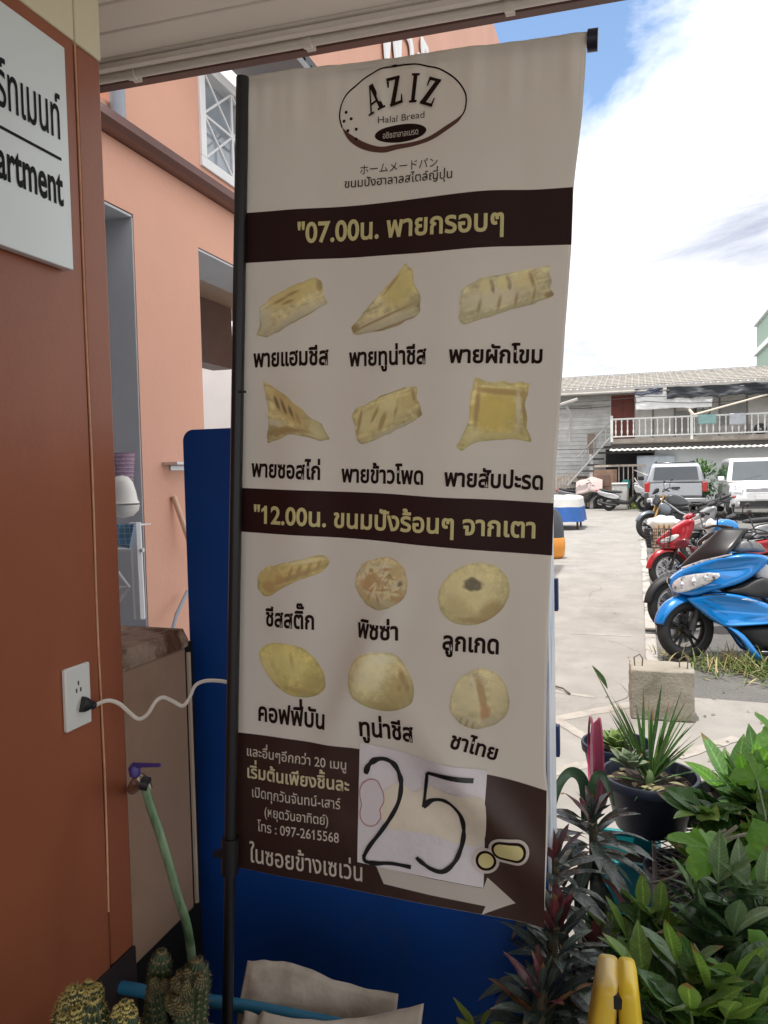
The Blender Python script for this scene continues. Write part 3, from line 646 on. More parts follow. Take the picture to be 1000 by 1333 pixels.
band('printed_block', xtr([(305, 953), (360, 959), (420, 968), (468, 975), (530, 985), (600, 998), (640, 1008), (712, 1028)]), [(303.5+k*(709-303.5)/18, 1127.8+k*79./18) for k in range(19)], m_band2, .0006, 80, 26)
m_txt = M('print_dark', (.022, .009, .007), .6, var=0, spec=.1)
m_yel = M('print_yellow', (.66, .60, .28), .5, var=.04)
m_crm = M('print_cream', (.60, .54, .46), .5, var=.04)
m_gld = M('print_gold', (.62, .56, .36), .5, var=.04)
def btext(s, p0, p1, hpx, mat, bold=.0, ref=None, off=.0017, slant=0.):
    v, f = text_mesh(s, bold); A = Vector(ab(*p0)); B = Vector(ab(*p1)); d = B-A; e = d.normalized(); n = Vector((e.y, -e.x))
    x0 = min(p[0] for p in v); x1 = max(p[0] for p in v)
    sx = d.length/(x1-x0)
    mid = ((p0[0]+p1[0])/2, (p0[1]+p1[1])/2); hm = (Vector(ab(mid[0], mid[1]-hpx))-Vector(ab(*mid))).length
    sy = hm/(ref or THAI_H); mb = MB(); vs = []
    for x, y, z in v:
        q = A + e*((x-x0)*sx+slant*y*sy) + n*(y*sy); vs.append(Sf(q.x, q.y, off+.00035*z))
    mb.add(vs, f); return mb.build('printed_text', mat, fo, smooth=False)
def upright(hpx): return hpx
btext('"07.00น. พายกรอบๆ', (390, 318), (656, 300), 21, m_yel, .025)
btext('"12.00น. ขนมปังร้อนๆ จากเตา', (331, 680), (697, 700), 18.5, m_yel, .025)
for s, a, b, h in (('พายแฮมชีส', (331, 478), (430, 475), 17), ('พายทูน่าชีส', (456, 477), (557, 474), 17), ('พายผักโขม', (586, 473), (706, 472), 16.5),
                   ('พายซอสไก่', (328, 620), (419, 624), 16.5), ('พายข้าวโพด', (446, 627), (553, 630), 16.5), ('พายสับปะรด', (580, 632), (707, 637), 17),
                   ('ชีสสติ๊ก', (348, 813), (411, 818), 17), ('พิซซ่า', (468, 826), (521, 831), 17), ('ลูกเกด', (578, 843), (650, 850), 18),
                   ('คอฟฟี่บัน', (337, 937), (424, 948), 18), ('ทูน่าชีส', (469, 957), (541, 963), 18), ('ชาไทย', (587, 969), (646, 989), 15)):
    btext(s, a, b, h, m_txt, .029)
btext('และอื่นๆอีกกว่า 20 เมนู', (322, 983), (451, 1002), 9.5, m_crm, .010)
btext('เริ่มต้นเพียงชิ้นละ', (322.6, 1011.5), (455, 1030), 12.5, m_gld, .022)
btext('เปิดทุกวันจันทน์-เสาร์', (329, 1036.5), (443.6, 1053), 10, m_crm, .006)
btext('(หยุดวันอาทิตย์)', (345.6, 1061), (428, 1073.6), 9.5, m_crm, .006)
btext('โทร : 097-2615568', (336, 1080.5), (442, 1096.5), 10, m_crm, .006)
btext('ในซอยข้างเซเว่น', (325.6, 1121), (472, 1147), 18, m_crm, .010)
# logo
Z5 = lambda x, y: (430+x*.21, 70+y*.21)
def bpoly(name, pts, mat, off, pix=True, parent=None):
    A = [ab(*p) for p in pts] if pix else pts
    return MB().poly([Sf(a, b, off) for a, b in A]).build(name, mat, parent or fo, smooth=False)
def patch(name, pts, mat, off, parent=None, rings=8, seg=64):
    q = [Vector(ab(*p)) for p in pts]; n = len(q); c = sum(q, Vector((0, 0)))/n; out = []
    for i in range(n):
        k = max(1, int(seg/n)); out += [q[i].lerp(q[(i+1) % n], j/k) for j in range(k)]
    m_ = len(out); vs = [Sf(c.x, c.y, off)]
    for r in range(1, rings+1):
        for o in out: p = c.lerp(o, r/rings); vs.append(Sf(p.x, p.y, off))
    fs = [(0, 1+k, 1+(k+1) % m_) for k in range(m_)] + [(1+r*m_+k, 1+(r+1)*m_+k, 1+(r+1)*m_+(k+1) % m_, 1+r*m_+(k+1) % m_) for r in range(rings-1) for k in range(m_)]
    return MB().add(vs, fs).build(name, mat, parent or fo, ang=180)
def ribbon(pts, wid, off, mb=None):
    """a flat stroke of width wid (px, number or list) along photo points"""
    mb = mb or MB(); n = len(pts); q = [Vector(ab(*p)) for p in pts]; vs = []
    sc = (Vector(ab(pts[0][0]+1, pts[0][1]))-Vector(ab(*pts[0]))).length
    for i in range(n):
        d = (q[min(i+1, n-1)]-q[max(i-1, 0)]).normalized(); s = Vector((-d.y, d.x))*sc*.5*(wid[i] if isinstance(wid, list) else wid)
        for k in (q[i]-s, q[i]+s): vs.append(Sf(k.x, k.y, off))
    mb.add(vs, [(2*i, 2*i+1, 2*i+3, 2*i+2) for i in range(n-1)]); return mb
top = [(75, 460), (58, 390), (70, 310), (110, 245), (200, 160), (320, 95), (450, 68), (580, 75), (700, 110), (790, 175), (840, 250), (848, 310), (835, 370), (800, 420)]
ribbon(xtr([Z5(*p) for p in top]), 1.9, .0008).build('printed_logo', m_txt, fo, smooth=False)
lo = xtr([Z5(*p) for p in ((835, 372), (805, 425), (745, 473), (640, 540), (530, 577), (420, 597), (340, 617), (250, 610), (170, 580), (110, 530), (72, 455))])
hi = xtr([Z5(*p) for p in ((838, 366), (800, 405), (725, 455), (620, 520), (520, 552), (400, 568), (330, 580), (270, 572), (200, 545), (125, 500), (76, 460))])
vs = []; mb = MB(); n = min(len(lo), len(hi))
for i in range(n):
    for p in (lo[i], hi[i]): q = ab(*p); vs.append(Sf(q[0], q[1], .0010))
mb.add(vs, [(2*i, 2*i+1, 2*i+3, 2*i+2) for i in range(n-1)]); mb.build('printed_logo', M('print_crust', (.10, .035, .022), .5, var=.1), fo, smooth=False)
# serif capitals built from strokes: (centre baseline, rotation, scale)
def glyph(ch, cx, cy, rot, sc, wx=1.):
    parts = {'Z': [[(.02, .86), (.98, 1.), (.98, 1.)], ], }
    st = []
    if ch == 'A': st = [[(.5-.05, 1.0), (.5+.16, 1.0), (.98, .06), (.72, .06)], [(.40, 1.0), (.5, 1.0), (.20, .06), (.10, .06)], [(.22, .30), (.74, .30), (.76, .38), (.25, .38)], [(-.04, 0), (.36, 0), (.36, .07), (-.04, .07)], [(.60, 0), (1.08, 0), (1.08, .07), (.60, .07)]]
    if ch == 'Z': st = [[(.70, .95), (.97, .95), (.32, .05), (.03, .05)], [(.06, .90), (.97, .90), (.97, 1.), (.06, 1.)], [(.06, .70), (.13, .70), (.20, .905), (.06, .905)], [(.03, 0), (.97, 0), (.97, .10), (.03, .10)], [(.84, .095), (.97, .095), (.97, .30), (.90, .30)]]
    if ch == 'I': st = [[(.32, .03), (.68, .03), (.68, .97), (.32, .97)], [(.12, 0), (.88, 0), (.88, .08), (.12, .08)], [(.12, .92), (.88, .92), (.88, 1.), (.12, 1.)]]
    c, s_ = math.cos(rot), math.sin(rot); mb = MB()
    for k, pl in enumerate(st):
        pts = []
        for x, y in pl:
            X = (x-.5)*sc*wx; Y = y*sc
            q = ab(*Z5(cx + X*c + Y*s_*1., cy - (-X*(-1)*0) - (Y*c - X*s_*-1*0) + 0 - X*s_*1.0*1 if False else cy - Y*c - X*s_*(-1)*(-1) + 0))
            pts.append(Sf(q[0], q[1], .0011+.00008*k))
        mb.poly(pts)
    return mb
def glyph2(ch, bl, br, tl):
    """letter spanned by its base left, base right and top left corners in logo pixels"""
    st = {'A': [[(.40, 1.0), (.66, 1.0), (1.0, .05), (.72, .05)], [(.40, 1.0), (.50, 1.0), (.20, .05), (.09, .05)], [(.22, .30), (.76, .30), (.76, .38), (.25, .38)], [(-.04, 0), (.34, 0), (.34, .07), (-.04, .07)], [(.60, 0), (1.10, 0), (1.10, .07), (.60, .07)]],
          'Z': [[(.66, .95), (.99, .95), (.36, .05), (.02, .05)], [(.04, .89), (.99, .89), (.99, 1.), (.04, 1.)], [(.04, .68), (.12, .68), (.20, .895), (.04, .895)], [(.02, 0), (.97, 0), (.97, .11), (.02, .11)], [(.82, .105), (.97, .105), (.99, .32), (.91, .32)]],
          'I': [[(.28, .03), (.74, .03), (.74, .97), (.28, .97)], [(.05, 0), (.97, 0), (.97, .08), (.05, .08)], [(.05, .92), (.97, .92), (.97, 1.), (.05, 1.)]]}[ch]
    bl, br, tl = Vector(bl), Vector(br), Vector(tl); mb = MB()
    for k, pl in enumerate(st):
        pts = []
        for x, y in pl:
            z = bl+(br-bl)*x+(tl-bl)*y; q = ab(*Z5(z.x, z.y)); pts.append(Sf(q[0], q[1], .0026+.00008*k))
        mb.poly(pts)
    mb.build('printed_letter', m_txt, fo, smooth=False)
glyph2('A', (247, 392), (338, 340), (205, 222)); glyph2('Z', (372, 333), (456, 305), (346, 160)); glyph2('I', (489, 312), (543, 312), (509, 130)); glyph2('Z', (558, 318), (638, 343), (616, 146))
btext('Halal Bread', Z5(300, 437), Z5(588, 404), 8.6, m_txt, -.004, LAT_H)
th = RAD(-7); patch('printed_oval', [Z5(440+162*math.cos(a)*math.cos(th)-56*math.sin(a)*math.sin(th), 497+162*math.cos(a)*math.sin(th)+56*math.sin(a)*math.cos(th)) for a in [2*PI*k/40 for k in range(40)]], m_txt, .0008)
btext('อซิซฮาลาลเบรด', Z5(330, 532), Z5(550, 506), 6.2, m_crm, .01)
btext('ホームメードパン', Z5(190, 752), Z5(672, 706), 11.5, m_txt, .0, .80)
btext('ขนมปังฮาลาลสไตล์ญี่ปุ่น', Z5(95, 838), Z5(762, 780), 8.8, m_txt, .004)
dt = MB()
for x, y in ((100, 365), (87, 420), (131, 405), (163, 470), (112, 480), (163, 532)):
    ct = ab(*Z5(x, y)); dt.poly([Sf(ct[0]+.0028*math.cos(2*PI*k/10), ct[1]+.0028*math.sin(2*PI*k/10), .0011) for k in range(10)])
dt.build('printed_dots', m_txt, fo, smooth=False)

# pastry pictures: flat prints, coloured vertex by vertex
m_pas = vcol('print_pastry', .55)
def pastry(outline, blobs, base=(.62, .52, .22), seed=0, rough=.014, grain=34., strata=None, curls=0):
    if strata is None: outline = xtr(list(outline)+[outline[0]])[:-1]
    q = [Vector(ab(*p)) for p in outline]; n = len(q); c = sum(q, Vector((0, 0)))/n
    random.seed(seed); R0_ = min((p-c).length for p in q)
    for k in range(curls):
        a_ = random.uniform(0, 6.28); r_ = R0_*random.uniform(.1, .8); w_ = random.choice(((.74, .66, .42), (.72, .63, .36), (.45, .27, .10), (.52, .30, .12)))
        blobs = blobs + [(None, c+Vector((math.cos(a_), math.sin(a_)))*r_, R0_*random.uniform(.12, .34), R0_*random.uniform(.035, .06), random.uniform(0, 180), w_, .5)]
    segs, rings = 150, 38
    per = [(q[(i+1) % n]-q[i]).length for i in range(n)]; tot = sum(per); out = []
    for k in range(segs):
        d = tot*k/segs; i = 0
        while d > per[i]: d -= per[i]; i += 1
        p = q[i].lerp(q[(i+1) % n], d/per[i]); dirv = (p-c)
        out.append(c + dirv*(1+rough*2.6*noise.noise(Vector((p.x*60, p.y*60, seed)))))
    out = [(out[k-1]+out[k]*2+out[(k+1) % segs])/4 for k in range(segs)]
    C_ = [(b[1], b[2], b[3], RAD(b[4]), b[5], b[6]) for b in blobs if b[0] is None]; blobs = [b for b in blobs if b[0] is not None]
    B = [(Vector(ab(bx, by)), (Vector(ab(bx+rx, by))-Vector(ab(bx, by))).length, (Vector(ab(bx, by+ry))-Vector(ab(bx, by))).length, RAD(rot), col, soft*.7) for bx, by, rx, ry, rot, col, soft in blobs] + C_
    vs = []; cols = []
    def shade(p, r):
        k = Vector((p.x*grain, p.y*grain, seed*3.1))
        g = 1 + .28*noise.noise(k) + .26*noise.noise(k*3.1) + .22*noise.noise(k*8)
        cl = Vector(base)*g
        if strata is not None:
            sa = RAD(strata); X = p.x*math.cos(sa)+p.y*math.sin(sa); Y = -p.x*math.sin(sa)+p.y*math.cos(sa)
            cl = cl*(1+.42*noise.noise(Vector((X*28, Y*230, seed)))*min(1, r*1.2))
        else: cl = cl*(1+.22*noise.noise(Vector((p.x*420, p.y*420, seed))))
        for ct, rx, ry, rot, col, soft in B:
            d = p-ct; x = d.x*math.cos(rot)+d.y*math.sin(rot); y = -d.x*math.sin(rot)+d.y*math.cos(rot)
            dd = math.hypot(x/rx, y/ry) + .22*noise.noise(k*2.2)
            wgt = min(1, max(0, (1+soft-dd)/(2*soft)))*.92
            cl = cl.lerp(Vector(col)*(.85+.15*g), wgt)
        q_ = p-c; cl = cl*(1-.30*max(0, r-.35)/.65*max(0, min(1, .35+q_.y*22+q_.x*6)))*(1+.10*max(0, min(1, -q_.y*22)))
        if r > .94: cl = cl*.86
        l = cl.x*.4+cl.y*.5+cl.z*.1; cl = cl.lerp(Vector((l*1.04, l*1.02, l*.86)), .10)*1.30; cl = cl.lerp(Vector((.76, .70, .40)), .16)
        return tuple(max(.004, x) for x in cl)
    vs.append(Sf(c.x, c.y, .0009)); cols.append(shade(c, 0))
    for i in range(1, rings+1):
        for k in range(segs):
            p = c.lerp(out[k], i/rings); vs.append(Sf(p.x, p.y, .0009)); cols.append(shade(p, i/rings))
    fs = [(0, 1+k, 1+(k+1) % segs) for k in range(segs)]
    for i in range(rings-1):
        for k in range(segs): fs.append((1+i*segs+k, 1+(i+1)*segs+k, 1+(i+1)*segs+(k+1) % segs, 1+i*segs+(k+1) % segs))
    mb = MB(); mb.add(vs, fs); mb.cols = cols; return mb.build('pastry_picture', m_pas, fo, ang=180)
LT, PALE, BR_, DK, GR, OR = (.70, .62, .30), (.66, .60, .42), (.36, .22, .07), (.12, .06, .025), (.54, .50, .28), (.50, .26, .09)
pastry([(339, 402), (352, 388), (395, 368), (414, 361), (422, 372), (428, 396), (400, 413), (365, 432), (345, 440), (333, 437), (338, 428)], [(385, 382, 38, 13, -22, (.62, .50, .17), .3), (392, 414, 42, 9, -24, PALE, .4), (345, 418, 9, 18, 0, PALE, .5), (366, 392, 9, 2, -20, BR_, .5), (383, 383, 9, 2, -20, BR_, .5), (377, 394, 8, 2, -15, BR_, .5), (418, 372, 4, 8, -10, BR_, .5), (337, 424, 3, 6, 0, BR_, .6), (385, 425, 38, 1.5, -26, BR_, .6), (390, 418, 36, 1.2, -26, (.5, .42, .2), .6)], (.66, .58, .30), 1, .03, 34., -24)
pastry([(530, 344), (538, 352), (542, 372), (549, 385), (549, 410), (525, 424), (490, 435), (461, 435), (459, 427), (475, 408), (500, 380), (520, 358)], [(522, 375, 20, 26, 25, (.60, .50, .15), .4), (500, 422, 44, 10, -16, PALE, .4), (463, 428, 6, 6, 0, BR_, .5), (535, 398, 14, 5, -30, (.52, .44, .2), .5), (500, 415, 44, 1.5, -22, BR_, .6), (505, 428, 40, 1.4, -18, BR_, .6), (512, 372, 14, 1.6, -50, BR_, .7)], (.66, .58, .30), 2, .03, 34., -18)
pastry([(598, 380), (625, 363), (700, 348), (714, 346), (717, 368), (721, 384), (700, 393), (640, 412), (605, 424), (597, 415), (603, 400)], [(640, 388, 44, 14, -14, PALE, .5), (641, 373, 3, 9, -15, DK, .4), (662, 368, 3, 9, -15, DK, .4), (633, 374, 9, 9, 0, LT, .5), (654, 369, 9, 9, 0, LT, .5), (682, 364, 13, 12, 0, LT, .5), (692, 362, 2.5, 10, -20, BR_, .5), (660, 402, 50, 3, -14, GR, .5), (714, 383, 7, 3, -10, BR_, .5), (625, 400, 2, 10, 10, BR_, .7), (650, 396, 2, 9, 10, BR_, .7), (672, 390, 2, 9, 10, BR_, .7), (695, 383, 2, 9, 10, BR_, .7)], (.62, .56, .32), 3, .03, 34., -14)
pastry([(342, 494), (352, 500), (375, 515), (398, 536), (408, 545), (422, 552), (431, 572), (418, 574), (400, 568), (380, 566), (350, 577), (350, 560), (352, 535), (347, 515)], [(378, 532, 34, 12, 42, (.50, .36, .12), .4), (420, 560, 13, 12, 20, (.66, .60, .30), .4), (362, 524, 2, 10, -25, DK, .5), (372, 530, 2, 10, -25, DK, .5), (382, 537, 2, 9, -25, DK, .5), (391, 545, 2, 9, -25, BR_, .5), (365, 562, 18, 5, -10, BR_, .5), (358, 550, 14, 4, 10, PALE, .5), (385, 560, 16, 3, 5, BR_, .6)], (.60, .50, .22), 4, .03, 34., 20)
pastry([(459, 540), (465, 533), (495, 517), (535, 503), (543, 503), (547, 520), (552, 540), (535, 552), (505, 566), (472, 580), (466, 572), (463, 555)], [(500, 540, 36, 14, -22, (.64, .56, .24), .4), (478, 552, 10, 12, 10, LT, .5), (470, 548, 2, 14, 10, BR_, .5), (500, 548, 3, 12, 20, BR_, .5), (490, 540, 2, 11, 25, BR_, .5), (518, 530, 2, 12, 10, BR_, .5), (508, 526, 12, 9, -10, LT, .5), (533, 522, 12, 10, -10, (.58, .46, .18), .5), (540, 515, 2, 9, -10, BR_, .5), (520, 558, 32, 4, -22, PALE, .5), (549, 540, 4, 8, -10, BR_, .5), (507, 512, 30, 2, -20, BR_, .6)], (.62, .54, .24), 5, .03, 34., -22)
pastry([(620, 493), (640, 497), (690, 499), (684, 520), (690, 574), (662, 572), (625, 574), (612, 580), (602, 588), (595, 582), (603, 568), (612, 545), (614, 515)], [(645, 536, 30, 26, 0, (.56, .43, .06), .3), (645, 538, 22, 20, 0, (.62, .47, .07), .5), (655, 510, 36, 4, 4, (.40, .24, .05), .5), (682, 530, 2.5, 24, -3, (.40, .26, .07), .5), (675, 534, 3, 24, -3, PALE, .5), (655, 568, 32, 5, 0, (.66, .56, .2), .5), (615, 570, 11, 12, 30, (.66, .60, .28), .5), (622, 530, 3, 25, 3, BR_, .7)], (.66, .56, .20), 6, .03, 34., 4)
pastry([(337, 752), (344, 740), (365, 734), (395, 727), (415, 722), (427, 724), (427, 738), (415, 746), (390, 755), (365, 768), (352, 776), (340, 772)], [(360, 752, 18, 12, -20, (.56, .42, .13), .5), (352, 762, 8, 7, 0, (.48, .26, .07), .5), (366, 754, 5, 7, 10, OR, .6), (405, 738, 2, 10, 20, BR_, .5), (392, 742, 2, 9, 20, BR_, .5), (380, 747, 2, 10, 20, BR_, .5), (417, 734, 2, 8, 20, BR_, .6), (390, 748, 30, 3, -22, BR_, .7), (400, 730, 24, 3, -12, LT, .5)], (.60, .48, .16), 7, .03, 34, None, 0)
pastry([(466, 745), (475, 733), (490, 727), (508, 724), (522, 731), (531, 745), (533, 762), (527, 778), (512, 788), (497, 792), (482, 787), (470, 776), (464, 760)], [(482, 762, 11, 14, 20, OR, .5), (520, 775, 10, 8, -20, OR, .5), (520, 745, 9, 10, 0, (.55, .40, .18), .5), (500, 748, 4, 16, 40, PALE, .4), (508, 757, 3, 16, -30, PALE, .4), (490, 775, 18, 3, 20, PALE, .4), (497, 738, 14, 3, -10, PALE, .4), (515, 765, 3, 14, 30, PALE, .4), (478, 745, 3, 10, 30, PALE, .4), (500, 783, 12, 5, 0, GR, .5), (510, 750, 3, 4, 0, DK, .5), (492, 758, 3, 4, 0, BR_, .5), (485, 742, 3, 3, 0, BR_, .5), (524, 760, 3, 5, 0, DK, .6)], (.60, .50, .26), 8, .02, 55, None, 46)
pastry([(618-46*math.cos(a)*1.0+0*math.sin(a), 772-40*math.sin(a)-6*math.cos(a)*-1) for a in [2*PI*k/20 for k in range(20)]], [(612, 768, 36, 28, 10, LT, .5), (640, 795, 18, 11, -35, (.46, .32, .10), .5), (600, 788, 16, 10, 30, (.56, .46, .2), .6), (617, 760, 13, 8, 0, (.03, .02, .02), .25), (611, 758, 3, 3, 0, (.12, .1, .08), .4), (622, 762, 3, 3, 0, (.13, .1, .08), .4), (616, 752, 4, 2, 0, (.1, .08, .06), .4), (620, 806, 20, 4, 0, (.42, .3, .1), .5)], (.62, .54, .24), 9, .006, 60, None, 0)
pastry([(340, 845), (352, 837), (372, 836), (395, 842), (412, 857), (423, 878), (424, 893), (415, 904), (395, 907), (375, 902), (358, 888), (345, 870), (339, 855)], [(375, 862, 28, 16, 30, (.62, .55, .17), .5), (408, 888, 14, 14, 0, (.46, .36, .09), .6), (356, 880, 2, 24, -32, (.38, .24, .06), .5), (352, 872, 7, 22, -32, (.66, .58, .22), .5), (395, 900, 22, 4, 8, (.42, .3, .07), .6), (382, 858, 2, 10, -10, (.48, .38, .1), .7)], (.58, .49, .13), 10, .008)
pastry([(458, 872), (465, 856), (480, 847), (500, 846), (520, 852), (533, 872), (541, 893), (538, 912), (522, 921), (500, 924), (478, 918), (463, 905), (457, 888)], [(483, 875, 22, 22, 0, (.68, .62, .38), .5), (520, 900, 18, 20, -20, (.44, .34, .12), .6), (500, 918, 28, 5, 6, (.46, .37, .14), .5), (526, 880, 4, 12, -20, BR_, .6), (532, 893, 3, 5, 0, BR_, .5), (522, 894, 3, 4, 0, BR_, .5), (500, 856, 16, 7, 0, (.66, .62, .42), .6)], (.60, .52, .24), 11, .006)
pastry([(588, 905), (596, 886), (610, 874), (630, 868), (648, 876), (660, 893), (664, 915), (657, 933), (640, 944), (615, 947), (598, 938), (587, 922)], [(608, 905, 20, 22, 0, (.64, .58, .34), .5), (650, 905, 12, 26, 0, (.62, .54, .3), .5), (628, 903, 5, 24, -14, (.40, .24, .10), .35), (632, 927, 7, 12, -5, (.46, .22, .10), .5), (618, 890, 2, 18, -14, (.66, .6, .4), .5), (610, 938, 14, 6, 10, (.56, .52, .36), .5), (600, 938, 1.5, 7, 20, BR_, .5), (608, 941, 1.5, 7, 15, BR_, .5), (616, 944, 1.5, 6, 10, BR_, .5), (640, 938, 14, 5, -15, (.56, .5, .34), .5)], (.62, .55, .30), 12, .008)

# price paper with hand drawn 25 and the arrow
m_pap = stain(M('price_paper', (.76, .73, .77), .5, var=.06, scale=9, bump=.6, bscale=16), (.68, .64, .69), 7, .55, .7)
def quad(p00, p10, p11, p01, mat, off, nu=30, nv=30, name='price_paper', parent=None):
    A = [Vector(ab(*p)) for p in (p00, p10, p11, p01)]
    def fn(u, v):
        p = A[0].lerp(A[1], u).lerp(A[3].lerp(A[2], u), v); return Sf(p.x, p.y, off+.0012*abs(noise.noise(Vector((u*3, v*4, 2)))))
    return MB().grid(fn, nu, nv).build(name, mat, parent or fo, ang=180)
ar = [(490, 1126), (497, 1141), (509, 1153), (632, 1180.5), (627, 1191), (671, 1177), (634, 1144), (628, 1158), (560, 1143)]
arm = MB()
for A_ in (((490, 1126), (560, 1143), (560, 1164.5), (500, 1150)), ((560, 1143), (629, 1158), (632, 1180.5), (560, 1164.5)), ((629, 1158), (634, 1144), (671, 1177), (632, 1180.5)), ((632, 1180.5), (650, 1178.5), (671, 1177), (627, 1191))):
    Q = [Vector(ab(*p)) for p in A_]
    def fa(u, v):
        p = Q[0].lerp(Q[1], u).lerp(Q[3].lerp(Q[2], u), v); return Sf(p.x, p.y, .0016)
    arm.grid(fa, 8, 8)
arm.build('printed_arrow', m_white, fo, ang=180)
pp = quad((469, 966), (635, 1001), (629, 1157), (466, 1121), m_pap, .0026)
def pblob(name, pts, mat, off): return patch(name, xtr(pts+[pts[0]])[:-1], mat, off, pp)
pblob('yellow_mark', [(493, 1050), (500, 1030), (520, 1018), (540, 1030), (560, 1022), (590, 1030), (632, 1035), (630, 1095), (600, 1100), (560, 1085), (530, 1080), (505, 1075)], M('print_pale_yellow', (.76, .70, .58), .5, var=.12, scale=14), .0042)
pk = [(470, 1036), (470, 1026), (474, 1018), (483, 1013), (492, 1015), (496, 1022), (500, 1030), (501, 1042), (496, 1052), (497, 1062), (490, 1072), (480, 1073), (472, 1066), (470, 1056), (472, 1046)]
pblob('flower_fill', pk, M('print_pale_pink', (.74, .69, .73), .5, var=.04), .0044)
ribbon(xtr(pk+[pk[0]]), 1.3, .0047).build('flower_outline', M('print_pink', (.50, .22, .25), .5, var=0), pp, smooth=False)
m_mark = M('marker_black', (.010, .010, .012), .35, var=0)
def wob(pts, w0, seed):
    q = xtr(pts); random.seed(seed); return q, [w0*(.62+.75*abs(noise.noise(Vector((i*.17, seed*3.3, 0))))) for i in range(len(q))]
for k, (pl, w0) in enumerate(([[(477, 1006), (481, 995), (490, 988), (502, 987), (514, 994), (521, 1008), (523, 1022), (520, 1042), (510, 1062), (496, 1082), (482, 1100), (475, 1113)], 7.4], [[(475, 1111), (477, 1119), (490, 1122), (510, 1122), (536, 1127)], 6.6],
                              [[(619, 1011), (590, 1006), (558, 1003)], 6.0], [[(558, 1003), (555, 1025), (552, 1050)], 6.0], [[(552, 1050), (562, 1041), (578, 1040), (592, 1048), (602, 1063), (604, 1085), (600, 1105), (592, 1122), (578, 1133), (564, 1130), (552, 1122), (543, 1114)], 6.8])):
    q, ws = wob(pl, w0, k); ribbon(q, ws, .0048+.00025*k).build('marker_stroke', m_mark, pp, smooth=False)
def stadium(cx_, cy_, hx, hy, rot, n=14):
    out = []
    for sgn in (1, -1):
        for k in range(n+1):
            a = -PI/2+PI*k/n; x = sgn*(hx-hy) + sgn*hy*math.cos(a); y = sgn*hy*math.sin(a)
            out.append((cx_+x*math.cos(rot)-y*math.sin(rot), cy_+x*math.sin(rot)+y*math.cos(rot)))
    return out
rt_ = RAD(5)
for k, (gx, gm) in enumerate(((7.5, m_white), (3.6, m_txt), (0, m_yel))):
    o_ = .0056+.0004*k
    patch('printed_dash', stadium(663.5, 1103.5, 19.5+gx, 9.8+gx, rt_), gm, o_)
    patch('printed_dot', stadium(633, 1120, 10.2+gx, 10.0+gx, 0), gm, o_+.0002)

# ================================================================== the yard: building at the far end
YF = 32.0
def far(px, py, y=YF): return at(px, py, 1, y)
m_sid = stain(M('weathered_siding', (.60, .60, .58), .85, var=.2, scale=3, island=.12), (.45, .44, .41), 2.2, .5, .7, .65, (.3, 1, 3))
m_pan = stain(M('wall_panel_white', (.78, .76, .72), .75, var=.1, scale=1.2), (.62, .59, .54), 1.5, .52, .7)
m_door = M('red_door', (.20, .045, .03), .55, var=.2, scale=6)
m_rail = M('rail_paint', (.66, .66, .63), .6, var=.12, scale=20)
m_roof = stain(M('roof_sheet', (.33, .31, .28), .8, var=.2, scale=4), (.21, .195, .175), 3, .5, .7)
m_fas = M('eave_board', (.38, .36, .33), .7, var=.15, scale=3)
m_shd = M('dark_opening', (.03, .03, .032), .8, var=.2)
fb = thing('wooden_house', 'old two storey grey wooden house with red upstairs door and white balustrade', 'house', (0, YF, 0))
ZB = 2.60; ZE = 4.63; XL, XR = -4.6, 13.
w = MB()
for k in range(29):                       # horizontal lap boards on the left bay
    z = .1+k*.16; w.add([(XL, YF-.012, z), (-1.02, YF-.012, z), (-1.02, YF-.012, z), (XL, YF-.012, z), (XL, YF+.012, z+.158), (-1.02, YF+.012, z+.158), (-1.02, YF+.1, z), (XL, YF+.1, z)], [(0, 1, 5, 4), (0, 1, 6, 7)])
w.build('siding', m_sid, fb, smooth=False)
w = MB(); w.box((-1.02, YF, ZB), (XR, YF+.1, ZE)); w.box((XL, YF+.11, 0), (XR, YF+7, ZE-.1)); w.build('upper_wall', m_pan, fb, smooth=False)
w = MB(); w.box((.62, YF-.6, 0), (XR, YF-.5, 2.32)); w.build('lower_wall', M('lower_wall_grey', (.80, .82, .82), .75, var=.07, scale=1.5), fb, smooth=False)
w = MB(); w.box((-.98, YF-.03, ZB), (-.10, YF-.005, 4.42)); dr = w.build('door', m_door, fb, smooth=False)
w = MB()
for xx in (-.9, -.5): 
    for z0 in (2.75, 3.55): w.box((xx, YF-.045, z0), (xx+.34, YF-.031, z0+.7))
w.build('door_panel', m_door, dr, bevel=.01)
for xx in (.55, 1.35, 2.05, 2.95, 3.9, 4.9):
    w = MB(); w.box((xx, YF-.03, ZB), (xx+.07, YF-.004, ZE-.2)); w.build('batten', M('batten_grey', (.30, .29, .27), .7, var=.15), fb, smooth=False)
w = MB(); w.box((1.42, YF-.02, ZB+.2), (2.04, YF-.003, 3.7)); w.box((3.0, YF-.02, ZB+.5), (3.88, YF-.003, 3.9)); w.build('window', M('shutter_grey', (.42, .42, .40), .6, var=.12, scale=5), fb, smooth=False)
w = MB(); w.box((-1.9, YF-.06, 2.10), (-1.62, YF-.02, 2.95)); w.build('meter_box', M('rusty_box', (.30, .22, .18), .6, var=.3, scale=9), fb, smooth=False)
w = MB(); w.box((2.95, YF-.525, 1.55), (4.2, YF-.505, 2.05)); w.box((3.0, YF-.535, 1.6), (4.15, YF-.526, 2.0)); w.build('lower_window', M('window_frame_grey', (.36, .38, .38), .6), fb, smooth=False)
